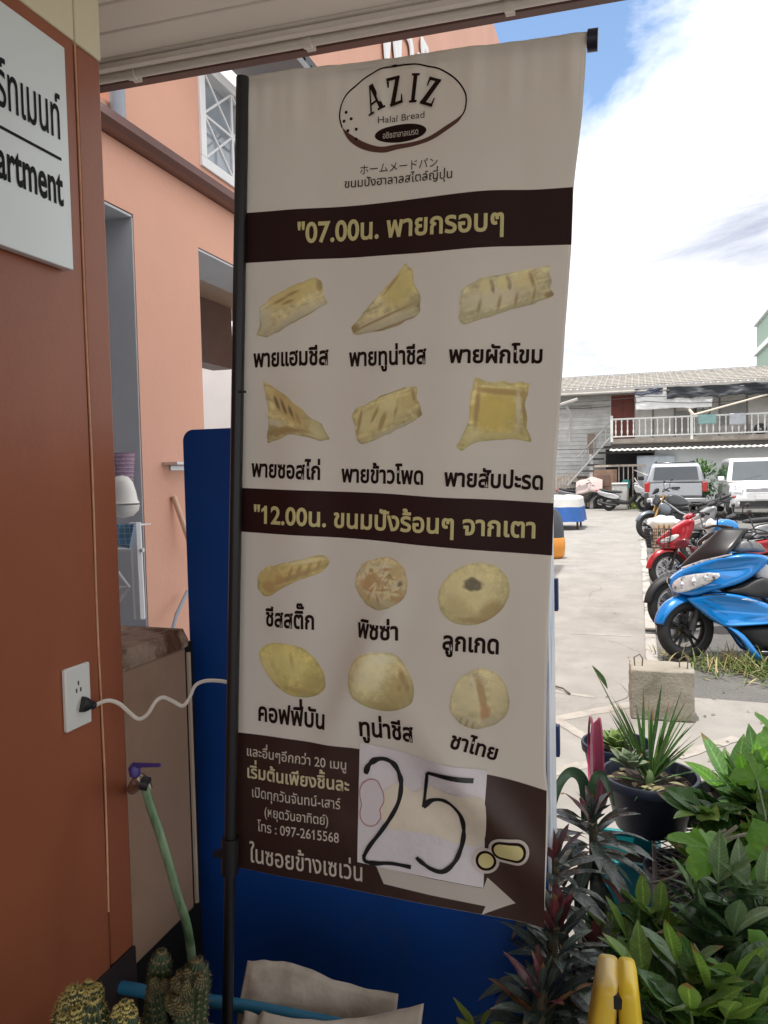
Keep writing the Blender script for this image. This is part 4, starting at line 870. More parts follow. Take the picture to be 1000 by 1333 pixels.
# roof with corrugated sheets
def roof(u, v):
    x = XL-.6+(XR-XL+.6)*u; return Vector((x, YF-1.3+5.2*v, 4.62+1.05*v+.035*math.sin(x*2*PI/.25)))
w = MB(); w.grid(roof, 520, 3); w.build('roof', m_roof, fb, solid=.02)
w = MB(); 
for k in range(9): w.tube([(XL-.6, YF-1.25+k*.62, 4.675+k*.1252), (XR, YF-1.25+k*.62, 4.675+k*.1252)], .018, 5)
w.build('roof_batten', m_roof, fb)
w = MB(); w.box((XL-.6, YF-1.32, 4.42), (XR, YF-1.28, 4.60)); w.box((XL-.6, YF-1.28, 4.45), (XR, YF-.02, 4.48)); w.build('eave', m_fas, fb, smooth=False)
w = MB(); w.tube([(XL-.3, YF-1.38, 4.42), (XR, YF-1.38, 4.42)], .055, 8); w.build('gutter', m_fas, fb)
# balcony
w = MB(); w.box((-.95, YF-1.2, ZB-.14), (XR, YF-.002, ZB-.02)); w.box((-.98, YF-1.23, ZB-.1), (XR, YF-1.2, ZB+.06)); w.build('balcony_floor', M('old_timber', (.24, .21, .18), .8, var=.25, scale=6), fb, smooth=False)
w = MB()
w.box((-.95, YF-1.15, ZB-.34), (XR, YF-.62, ZB-.141)); w.build('floor_joists', M('dark_timber', (.05, .045, .04), .8, var=.2, scale=8), fb, smooth=False)
w = MB(); w.box((-.95, YF-1.22, ZB+.78), (XR, YF-1.14, ZB+.84)); w.box((-.95, YF-1.21, ZB+.12), (XR, YF-1.15, ZB+.17)); rl = w.build('railing', m_rail, fb, smooth=False)
bal = MB().lathe([(.018, 0), (.022, .06), (.036, .16), (.020, .26), (.026, .34), (.026, .40), (.018, .5), (.034, .56), (.02, .61)], None, 8)
bme = None; random.seed(11); xx = -.78; nb = 0
while xx < 7.2:
    if bme is None: o = bal.build('baluster', m_rail, rl); bme = o
    else: o = bme.copy(); COL.objects.link(o); o.parent = rl
    o.location = (xx, YF-1.18, ZB+.17); xx += .215; nb += 1
for xx in (-.93, 1.92, 4.9):
    w = MB(); w.box((xx-.05, YF-1.24, ZB-.05), (xx+.05, YF-1.12, ZB+.95)); w.build('rail_post', m_rail, rl, bevel=.008)
# lean-to roof below the balcony, posts, dark doorway
w = MB(); w.grid(lambda u, v: Vector((-1.0+14*u, YF-1.75+1.1*v, 2.20+.14*v+.016*math.sin(u*14*2*PI/.2))), 420, 1); w.build('lean_to', M('lean_to_sheet', (.58, .57, .54), .6, var=.15, scale=5), fb, solid=.015)
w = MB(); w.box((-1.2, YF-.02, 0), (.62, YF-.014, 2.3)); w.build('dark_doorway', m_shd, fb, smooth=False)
w = MB(); w.box((.54, YF-.72, 0), (.62, YF-.62, 2.25)); w.box((-1.0, YF-1.5, 2.1), (.62, YF-1.42, 2.2)); w.build('post', M('dark_timber', (.05, .045, .04), .8), fb, smooth=False)
# stairs on the left with sloping rail
for k in range(9):
    w = MB(); w.box((-1.05-.2*(k+1), YF-1.1, ZB-.25-.23*k), (-.85-.2*k, YF-.3, ZB-.19-.23*k)); w.build('stair_tread', M('dark_timber', (.05, .045, .04), .8), fb, smooth=False)
w = MB(); w.tube([(-.95, YF-1.15, ZB+.75), (-2.2, YF-1.15, ZB-.60)], .025, 6); w.tube([(-.95, YF-1.15, ZB+.15), (-2.6, YF-1.15, ZB-1.7)], .04, 6)
for k in range(5): w.tube([(-1.15-.22*k, YF-1.15, ZB+.5-.245*k), (-1.15-.22*k, YF-1.15, ZB-.1-.245*k)], .02, 6)
w.build('stair_rail', M('rail_grey', (.34, .34, .33), .7, var=.15, scale=10), fb)
w = MB(); w.tube([(-2.6, YF-.06, 4.05), (-1.75, YF-.06, 4.05), (-1.75, YF-.06, 3.93)], .03, 6); w.build('wall_pipe', m_fas, fb)
w = MB(); w.lathe([(.23, -.03), (.28, -.03), (.28, .03), (.23, .03)], Matrix.Translation((2.35, YF-.7, 3.66)) @ Matrix.Rotation(PI/2, 4, 'X'), 24, closed=True)
w.tube([(2.1, YF-.68, 3.66), (2.6, YF-.68, 3.66)], .015, 5); w.tube([(2.35, YF-.68, 3.42), (2.35, YF-.68, 3.9)], .015, 5)
w.build('fan_ring', M('fan_dark', (.06, .06, .06), .5), fb)
# cloths hanging from the eave
def cloth(name, x0, x1, z0, z1, y, mat, label, seed, ragged=.06, amp=.10):
    def fn(u, v):
        x = x0+(x1-x0)*u; k = Vector((x*1.6, v*1.5, seed)); zb = z1 - (z1-z0)*v*(1+ragged*noise.noise(Vector((x*3., 0, seed))))
        return Vector((x+.04*noise.noise(k*2), y+amp*noise.noise(k)+amp*.4*noise.noise(k*3.3), zb+.05*noise.noise(Vector((x*1.2, 5, seed)))))
    tag(MB().grid(fn, 50, 14).build(name, mat, solid=.01, ang=180), label, 'tarp', 'sheets hung along the balcony eave')
m_twh = M('tarp_white', (.76, .76, .75), .6, var=.06, scale=3)
m_tbk = M('tarp_black', (.022, .026, .032), .55, var=.25, scale=4)
cloth('tarp', -.05, 2.62, 3.72, 4.36, YF-1.36, m_twh, 'white tarp hanging under the eave beside the red door', 1, .05)
cloth('tarp', 1.05, 4.95, 4.08, 4.50, YF-1.48, m_tbk, 'long black tarp strung under the house eave', 2, .2)
cloth('tarp', -.08, .9, 4.28, 4.50, YF-1.44, M('tarp_navy', (.05, .06, .09), .6, var=.2), 'small dark cloth bunched under the eave above the red door', 3, .4)
cloth('tarp', 4.85, 8.4, 3.85, 4.36, YF-1.36, M('tarp_pale', (.55, .53, .52), .7, var=.15, scale=2), 'pale ragged sheet hanging at the right end of the eave', 4, .3)
cloth('tarp', 4.9, 6.5, 4.25, 4.62, YF-1.56, m_tbk, 'black torn shade net bunched at the right end of the eave', 5, .5, .2)
w = MB(); w.tube([P(903, 540, 27.5), P(1030, 505, 27.5)], .035, 8)
w.tube([P(903, 540, 27.5), P(897, 533, 27.6)], .05, 6)
tag(w.build('bamboo_pole', M('bamboo', (.62, .55, .45), .6, var=.15)), 'long pale pole leaning out across the balcony', 'pole')
# far green block at the right edge
m_grn = M('green_block', (.33, .45, .36), .7, var=.05)
gb = thing('green_building', 'tall pale green building far behind the roof at the right edge', 'building', (24, 110, 0))
g0 = at(985, 430, 1, 125)
w = MB(); w.box((g0.x, 105, 0), (g0.x+26, 125, 22.4)); w.build('wall', m_grn, gb, smooth=False)
w = MB()
for z in (17.6, 21.9): w.box((g0.x-.4, 104.6, z), (g0.x+26.4, 125.4, z+.7))
w.build('cornice', m_wh, gb, smooth=False)
for k in range(5):
    for z in (19.2, 15., 11.):
        w = MB(); w.box((g0.x+1.2+k*4, 104.9, z), (g0.x+3+k*4, 105.0, z+1.4)); w.build('window', M('green_glass', (.08, .25, .17), .3), gb, smooth=False)

# cables, air conditioner and laundry on the house front
w = MB()
for z, sg, y in ((4.2, .10, YF-1.5), (4.02, .16, YF-1.45), (2.34, .05, YF-1.8)):
    w.tube([(-4.2+k*.75, y, z-sg*math.sin(PI*(k % 6)/6)) for k in range(19)], .012, 5)
w.build('house_cable', m_blk, fb)
def aircon(x, z, label):
    g = thing('air_conditioner', label, 'air conditioner', (x, YF-.3, z)); w = MB(); w.box((x-.38, YF-.34, z), (x+.38, YF-.03, z+.52)); w.build('casing', M('aircon_white', (.62, .62, .58), .5, var=.1), g, bevel=.02)
    w = MB(); w.lathe([(.05, 0), (.21, 0), (.22, .015), (.2, .02)], Matrix.Translation((x-.1, YF-.345, z+.26)) @ Matrix.Rotation(PI/2, 4, 'X'), 24); w.build('fan_grille', M('fan_dark', (.06, .06, .06)), g)
aircon(4.45, 2.62, 'pale air conditioner unit on the balcony floor behind the balustrade')
for k, (x0, x1, zb, col, lab) in enumerate(((2.15, 2.75, .34, (.25, .42, .40), 'grey green towel drying over the balcony rail'), (3.2, 3.75, .42, (.45, .47, .50), 'pale grey cloth drying over the balcony rail'), (5.3, 5.9, .5, (.55, .40, .38), 'faded pink cloth drying over the balcony rail at right'))):
    w = MB(); w.grid(lambda u, v: Vector((x0+(x1-x0)*u, YF-1.25+.02*noise.noise(Vector((u*5, v*3, k)))-.03*v*(1-v), ZB+.85-v*zb*(1+.08*noise.noise(Vector((u*3, 1, k)))))), 14, 10)
    tag(w.build('laundry', M('laundry_%s' % ('green', 'grey', 'pink')[k], col, .8, var=.15, scale=6), solid=.01, ang=180), lab, 'laundry', 'clothes drying on the balcony')

# ---- fence, gate and washing machine in front of the house
m_fw = stain(M('fence_wood', (.42, .35, .30), .8, var=.2, scale=6, island=.2), (.25, .2, .17), 5, .5, .7)
fn_ = thing('picket_fence', 'weathered wooden picket fence with a plank gate in front of the grey house', 'fence', (-2, 31, 0))
w = MB(); random.seed(4)
for k in range(22):
    x = -4.4+k*.12; w.box((x, 31.0, .05), (x+.07, 31.03, 1.35+random.uniform(-.06, .06)))
w.box((-4.4, 31.03, .4), (-1.75, 31.07, .5)); w.box((-4.4, 31.03, 1.1), (-1.75, 31.07, 1.2)); w.build('pickets', m_fw, fn_, smooth=False)
w = MB(); w.box((-1.78, 30.95, 0), (-1.64, 31.1, 2.1)); w.build('post', M('post_white', (.62, .6, .58), .7, var=.12, scale=5), fn_, bevel=.01)
w = MB(); w.box((-1.6, 30.9, .05), (-.75, 30.95, 1.5)); gt = w.build('gate', M('gate_brown', (.26, .16, .11), .7, var=.25, scale=7), fn_, smooth=False)
w = MB(); w.box((-1.5, 30.87, .25), (-1.0, 30.899, .7)); w.box((-1.5, 30.87, .85), (-1.0, 30.899, 1.3)); w.build('gate_panel', M('gate_brown_dark', (.17, .10, .075), .7, var=.2), gt, bevel=.01)
w = MB()
for k in range(6): w.box((-.7+k*.17, 30.9, .05), (-.66+k*.17, 30.94, 1.62))
w.box((-1.6, 30.89, 1.6), (.3, 30.95, 1.68)); w.build('gate_bars', m_fw, fn_, smooth=False)
wm = thing('covered_box', 'grey covered washing machine standing on the path before the gate', 'appliance', (-.3, 29.5, 0))
a = at(797, 660, 1, 29.5); b_ = at(817, 631, 1, 29.5)
w = MB(); w.box((a.x, 29.5, .02), (b_.x, 30.1, .92)); w.build('body', stain(M('appliance_grey', (.56, .55, .53), .6, var=.1, scale=3), (.42, .40, .37), 4, .5, .7), wm, bevel=.05)
w = MB(); w.box((a.x-.02, 29.48, .925), (b_.x+.02, 30.12, 1.0)); w.build('lid', M('appliance_lid', (.58, .57, .55), .5, var=.08), wm, bevel=.03)
w = MB(); w.box((a.x+.05, 29.494, .1), (b_.x-.05, 29.499, .8)); w.build('front', M('appliance_grey', (.5, .49, .47)), wm, smooth=False)
w = MB(); w.lathe([(0, 0), (.14, 0), (.15, .3), (.1, .34), (0, .36)], Matrix.Translation((-.42, 30.7, .75)), 14)
tag(w.build('bucket', M('bucket_teal', (.06, .30, .26), .5)), 'teal plastic bucket showing behind the gate bars', 'bucket')
w = MB(); w.tube([at(826, 622, 1, 29.), at(845, 655, 1, 28.8)], .02, 6); w.tube([at(826, 612, 1, 30.6), at(858, 625, 1, 30.)], .02, 6)
tag(w.build('hand_cart', M('cart_pale', (.60, .55, .5), .6)), 'pale bent poles leaning beside the pickup', 'pole')
w = MB(); pl = [(.62, 2.0), (.55, 1.2), (.62, .4), (.9, .1), (2.2, .1), (2.35, 2.05)]
w.grid(lambda u, v: Vector((-.02+1.36*u, YF-.80-.03*v+.05*noise.noise(Vector((u*5, v*3, 2)))+.015*math.sin(u*22+v*3), 2.0-1.95*v)), 40, 20)
tag(w.build('plastic_sheet', M('sheet_white', (.60, .66, .72), .4, var=.1, scale=2), solid=.01, ang=180), 'white plastic sheet hung over the dark ground floor bay behind the pickup', 'sheet')
# electric lines and pole bits on the left end
w = MB(); w.tube([at(738, 530, 1, 30.), at(744, 545, 1, 30.2), at(741, 575, 1, 30.2)], .05, 6); w.tube([at(730, 527, 1, 30.), at(752, 520, 1, 30.)], .07, 6)
tag(w.build('downpipe', m_fas), 'grey downpipe at the left end of the house eave', 'pipe')

# ---- barrels and covered bikes along the left of the path
rb_ = thing('traffic_barrel', 'rounded black and orange plastic barrel on the path beside the banner edge', 'barrel', (-1.42, 13.4, 0))
bx_ = at(735, 715, 1, 13.4).x-.21
w = MB(); T = Matrix.Translation((bx_, 13.4, 0)); w.lathe([(0, .004), (.16, .004), (.21, .05), (.225, .18), (.22, .34), (.205, .36)], T, 26); w.build('orange_base', M('orange_plastic', (.62, .25, .03), .45, var=.1, scale=5), rb_)
w = MB(); w.lathe([(.206, .355), (.20, .55), (.16, .72), (.09, .84), (0, .87)], T, 26); w.build('dark_top', M('barrel_grey', (.045, .05, .06), .5, var=.1), rb_)
tp = thing('covered_table', 'low stall draped with a white and blue tarp at the left of the path', 'stall', (-1.7, 20, 0))
tx = at(763, 660, 1, 20.1).x
def drape(u, v):
    an = 2*PI*u; c = Vector((math.cos(an), math.sin(an), 0)); rr = [.0, .35, .62, .74, .80][0]
    sx, sy = .62, .85; k = max(abs(c.x), abs(c.y)); q = c/k**.75
    if v < .35: s = v/.35; z = .86-.05*s*s+.02*noise.noise(Vector((q.x*3*s, q.y*3*s, 1)))
    else: s = 1+.10*(v-.35)/.65+.06*math.sin(an*9)*(v-.35); z = .81-.60*((v-.35)/.65)
    return Vector((tx-.72+q.x*sx*s, 20.5+q.y*sy*s, z+.012*noise.noise(Vector((an*3, v*3, 4)))))
tw = MB()
vs = [drape(i/72, j/30) for j in range(31) for i in range(72)]
tw.add(vs, [(j*72+i, j*72+(i+1) % 72, (j+1)*72+(i+1) % 72, (j+1)*72+i) for j in range(30) for i in range(72)])
for fi in range(len(tw.f)): tw.mi[fi] = 1 if fi//72 > 17 + int(2*noise.noise(Vector((fi % 72*.3, 0, 0)))) else 0
tw.build('tarp_cover', [M('tarp_cream', (.60, .60, .57), .7, var=.12, scale=4), M('tarp_blue', (.02, .10, .34), .5, var=.15, scale=4)], tp, ang=180)
for xx, yy in ((-1.2, 19.9), (-.22, 19.9), (-1.2, 21.1), (-.22, 21.1)):
    w = MB(); w.box((tx-.03+xx*.9, yy, 0), (tx+.02+xx*.9, yy+.05, .8)); w.build('leg', m_dark, tp)

# ================================================================== motorcycles
m_tyre = M('tyre_rubber', (.022, .022, .023), .85, var=.25, scale=30, bump=.2, bscale=120)
m_rim = M('rim_black', (.03, .03, .032), .4, metal=.5, var=.1)
m_alu = M('bare_alloy', (.45, .45, .46), .35, metal=.9, var=.15, scale=20)
m_plas = M('black_trim', (.020, .020, .022), .55, var=.15, scale=10)
m_gloss = M('black_gloss', (.012, .012, .014), .18, var=.1, coat=.5)
m_lens = stain(M('clear_lens', (.66, .68, .70), .10, var=.3, scale=25, metal=.35, coat=.8), (.10, .11, .12), 14, .55, .62)
m_red = M('lamp_red', (.42, .02, .02), .25, coat=.5, var=.1)
m_amb = M('lamp_amber', (.7, .28, .04), .25, coat=.5, var=.1)
m_seat = M('seat_vinyl', (.018, .018, .02), .6, var=.1, bump=.1, bscale=200)
m_mir = M('mirror_glass', (.5, .52, .55), .05, metal=1, var=0)
m_screen = M('smoked_screen', (.010, .010, .012), .3, var=.1, spec=.4)
m_gtun = M('grey_leg_shield', (.52, .53, .54), .5, var=.1, scale=5)
def R3(ax, an): return Matrix.Rotation(an, 4, ax)
def wheel(parent, mat, r, wd, name='wheel', rimcol=None, spokes=5):
    T = mat @ R3('X', PI/2)
    w = MB(); prof = []
    for k in range(13):
        a = 2*PI*k/12; prof.append((r-.055*r/.28+math.cos(a)*.055*r/.28*1.0, math.sin(a)*wd/2))
    w.lathe(prof[:-1], T, 40, closed=True); ty = w.build(name, m_tyre, parent)
    w = MB(); ri = r*.62; w.lathe([(ri, -wd*.32), (ri+r*.05, -wd*.36), (ri+r*.05, wd*.36), (ri, wd*.32), (ri-r*.04, 0)], T, 36, closed=True)
    w.lathe([(0, -wd*.4), (.035, -wd*.4), (.045, 0), (.035, wd*.4), (0, wd*.4)], T, 16)
    for k in range(spokes):
        a = 2*PI*k/spokes+.3
        w.tube([T @ Vector((.03*math.cos(a), .03*math.sin(a), 0)), T @ Vector((ri*math.cos(a+.18), ri*math.sin(a+.18), 0))], [.016, .010], 6)
        w.tube([T @ Vector((.03*math.cos(a), .03*math.sin(a), 0)), T @ Vector((ri*math.cos(a-.18), ri*math.sin(a-.18), 0))], [.014, .009], 6)
    w.build('rim', rimcol or m_rim, ty)
    w = MB(); w.lathe([(.055, wd*.42), (r*.48, wd*.42), (r*.48, wd*.46), (.055, wd*.46)], T, 28, closed=True); w.build('brake_disc', m_alu, ty)
    return ty
def fender(mat, r, wd, a0, a1, th=.012, nose=.25, lift=.03):
    w = MB()
    def fn(u, v):
        a = RAD(a0)+(RAD(a1)-RAD(a0))*u; taper = 1-(1-math.sin(PI*min(1, u*1.0+.08)))*nose
        y = (v-.5)*2; rr = r+lift - abs(y)**2.4*r*.20
        return mat @ Vector((rr*math.cos(a), y*wd*.5*taper, rr*math.sin(a)))
    w.grid(fn, 22, 10); return w
def mirror(parent, base, tip, lab=None):
    w = MB(); b = Vector(base); t = Vector(tip); m_ = b.lerp(t, .55)+Vector((.02, 0, .03)); w.tube(smoothpath([b, m_, t], 5), .006, 8); ms = w.build('mirror', m_plas, parent)
    w = MB(); T = Matrix.Translation(t) @ R3('Z', RAD(8)) @ R3('Y', RAD(80))
    w.lathe([(0, .018), (.03, .016), (.042, .008), (.046, 0), (.042, -.004), (0, -.006)], T @ Matrix.Diagonal((.62, 1.25, 1, 1)), 24); w.build('mirror_head', m_plas, ms)
def panel(prof, wf, side, th, out=.004):
    w = MB(); pts = [Vector((x, side*(wf(x, z)+out), z)) for x, z in prof]
    n = len(pts); c = sum(pts, Vector())/n
    up = Vector((0, side*th, 0)); ins = [p.lerp(c, .12)+up for p in pts]
    w.add(pts+ins+[c+up*1.15], [(i, (i+1) % n, n+(i+1) % n, n+i) for i in range(n)] + [(n+i, n+(i+1) % n, 2*n) for i in range(n)]); return w

def maxi_scooter(label):
    """large faired scooter: front axle at x=.66, +x forward"""
    paint = M('blue_metallic', (.0, .20, .60), .22, metal=.2, var=.06, scale=2, coat=1.0)
    g = thing('scooter', label, 'scooter')
    st = Matrix.Translation((.66, 0, .242)) @ R3('Z', RAD(24))
    wheel(g, st, .242, .10)
    wheel(g, Matrix.Translation((-.66, 0, .242)), .242, .12, 'wheel')
    f = fender(st, .242, .15, 12, 125, nose=.55, lift=.03); f.build('front_fender', paint, g, solid=.006, ang=60)
    for s in (-1, 1):
        w = MB(); w.tube([st @ Vector((0, s*.085, 0)), st @ Vector((-.10, s*.085, .33))], [.026, .022], 12); w.build('fork_leg', m_plas, g)
    w = MB(); w.box((-.02, -.125, -.06), (.07, -.095, .05), mat=st); w.build('brake_caliper', M('caliper_gold', (.5, .36, .12), .4, metal=.6), g, bevel=.01)
    wf = lambda x, z: max(.05, min(.24, .055+(.80-x)*.42)) if x > .2 else .22
    # upper nose
    nose = [(.79, .60), (.765, .535), (.68, .51), (.60, .50), (.46, .565), (.28, .60), (.10, .74), (.05, .82), (.18, .86), (.36, .845), (.56, .785), (.70, .715), (.77, .655)]
    MB().puff(nose, wf, .80, .02).build('front_fairing', paint, g, sub=2)
    wf2 = lambda x, z: max(.08, min(.235, .05+(.80-x)*.42))
    wing = [(.70, .505), (.58, .40), (.45, .295), (.40, .28), (.18, .30), (-.05, .325), (-.30, .36), (-.62, .42), (-.62, .50), (-.30, .455), (-.05, .41), (.10, .475), (.28, .545), (.46, .56), (.60, .51)]
    MB().puff(wing, wf2, .86, .016).build('side_fairing', paint, g, sub=2)
    MB().puff([(.46, .55), (.28, .60), (.12, .70), (.02, .62), (.06, .47), (.28, .54)], lambda x, z: .20, .9, .01).build('fairing_recess', m_plas, g, sub=1)
    # blade down to the floor and dark belly
    for s in (-1, 1):
        w = panel([(.42, .295), (.36, .285), (.27, .16), (.22, .055), (.14, .045), (.17, .09), (.24, .20), (.32, .285)], lambda x, z: .195, s, .02); w.build('lower_blade', paint, g, sub=1)
    MB().puff([(.34, .28), (.18, .29), (-.55, .36), (-.55, .20), (-.2, .13), (.16, .12), (.26, .17)], lambda x, z: .19, .86, .015).build('belly_panel', m_plas, g, sub=1)
    w = MB(); w.box((-.5, -.19, .075), (.16, .19, .115)); w.build('floor_rail', m_gloss, g, bevel=.012)
    # headlights
    hl = [(.775, .60), (.73, .655), (.62, .69), (.40, .715), (.46, .64), (.60, .575), (.70, .53), (.76, .54)]
    for s in (-1, 1):
        h = panel(hl, wf, s, .012, .003).build('headlight', m_lens, g, sub=1)
        w = MB()
        for hx, hz, hr in ((.68, .605, .03), (.60, .635, .034), (.52, .665, .026)):
            w.lathe([(0, .004), (hr, .0), (hr*.7, -.01)], Matrix.Translation((hx, s*(wf(hx, hz)+.012), hz)) @ R3('X', -s*PI/2), 18)
        w.build('reflector', M('reflector', (.85, .86, .88), .15, metal=.9, var=.1), h)
        panel([(.70, .735), (.56, .795), (.36, .85), (.36, .84), (.56, .78), (.70, .722)], wf, s, .008, .004).build('chrome_strip', m_lens, g)
    w = MB(); w.box((.772, -.045, .60), (.792, .045, .65)); w.build('nose_badge', m_gloss, g, bevel=.008)
    # tinted screen, curved in plan
    def scr(u, v):
        y = (u-.5)*2; t = v; x = .69-.30*t-.02*y*y*1.; z = .735+.30*t**.9
        wd = (.10+.12*math.sin(min(1, t*1.25+.12)*PI*.5))*(1-.72*(max(0, t-.35)/.65)**1.3)
        return Vector((x-.17*y*y, y*wd, z-.05*y*y*(1-t)))
    MB().grid(scr, 20, 20).build('windscreen', m_screen, g, solid=.004, ang=80)
    MB().puff([(.36, .84), (.20, .862), (.06, .83), (.10, .92), (.22, .97), (.32, .93)], lambda x, z: .14, .8, .02).build('dash_cowl', M('dash_grey', (.16, .165, .17), .4, var=.1), g, sub=1)
    w = MB(); w.tube(smoothpath([Vector(p) for p in ((.02, .34, .97), (.06, .26, .985), (.12, .12, .99), (.13, 0, .97), (.12, -.12, .99), (.06, -.26, .985), (.02, -.34, .97))], 5), .012, 10); hb = w.build('handlebar', M('chrome', (.6, .6, .62), .15, metal=1, var=.1), g)
    for s in (-1, 1):
        w = MB(); w.tube([(.03, s*.27, .98), (-.02, s*.37, .965)], .018, 10); w.build('grip', m_blk, hb)
        w = MB(); w.tube([(.06, s*.26, .99), (.10, s*.33, .985), (.07, s*.39, .975)], .006, 6); w.build('lever', m_alu, hb)
        mirror(g, (.07, s*.24, .99), (.10, s*.33, 1.16))
    w = MB(); w.box((-.02, .10, .95), (.05, .16, 1.02)); w.build('reservoir', m_alu, g, bevel=.01)
    for s in (-1, 1):
        w = MB(); w.tube(smoothpath([Vector(p) for p in ((.02, s*.24, .98), (.16, s*.20, 1.0), (.24, s*.10, .92))], 6), .006, 6); w.tube(smoothpath([Vector(p) for p in ((.05, s*.22, .99), (.20, s*.13, 1.03), (.26, s*.06, .93))], 6), .005, 6); w.build('brake_cable', m_blk, g)
        w = panel([(.30, .505), (.20, .49), (.12, .47), (.16, .485), (.26, .512)], wf2, s, .004, .004); w.build('side_emblem', m_lens, g)
        w = panel([(.56, .53), (.40, .545), (.40, .535), (.56, .52)], wf2, s, .003, .006); w.build('panel_gap', m_plas, g)
    w = MB(); w.box((-1.26, -.09, .50), (-1.25, .09, .64)); w.build('licence_plate', m_wh, g, bevel=.003)
    # leg shield / tunnel, seat, tail
    MB().puff([(.20, .80), (.07, .79), (-.02, .62), (-.18, .52), (-.40, .56), (-.40, .44), (-.05, .40), (.10, .46), (.16, .6)], lambda x, z: .145, .8, .02).build('leg_shield', m_gtun, g, sub=1)
    MB().puff([(-.20, .60), (-.32, .72), (-.62, .75), (-.80, .83), (-1.10, .86), (-1.12, .80), (-.80, .70), (-.45, .58)], lambda x, z: .15, .75, .025).build('seat', m_seat, g, sub=2)
    MB().puff([(-.30, .58), (-.45, .62), (-.85, .72), (-1.16, .82), (-1.18, .72), (-.95, .58), (-.62, .44), (-.35, .43)], lambda x, z: .165, .8, .02).build('tail_fairing', paint, g, sub=2)
    MB().puff([(-1.10, .78), (-1.20, .80), (-1.20, .72), (-1.08, .70)], lambda x, z: .12, .8, .01).build('tail_light', m_red, g, sub=1)
    MB().puff([(-.30, .36), (-.75, .40), (-.82, .28), (-.60, .17), (-.32, .16)], lambda x, z: .12, .8, .02).build('engine', m_plas, g, sub=1)
    w = MB(); w.tube([(-.35, -.14, .24), (-.6, -.17, .25), (-1.02, -.18, .36)], [.03, .055, .06], 12); w.build('exhaust', m_plas, g)
    for s in (-1, 1):
        w = MB(); w.tube([(-.75, s*.16, .86), (-.95, s*.16, .92), (-1.15, s*.12, .92)], .013, 8); w.build('grab_rail', m_plas, g)
    return g

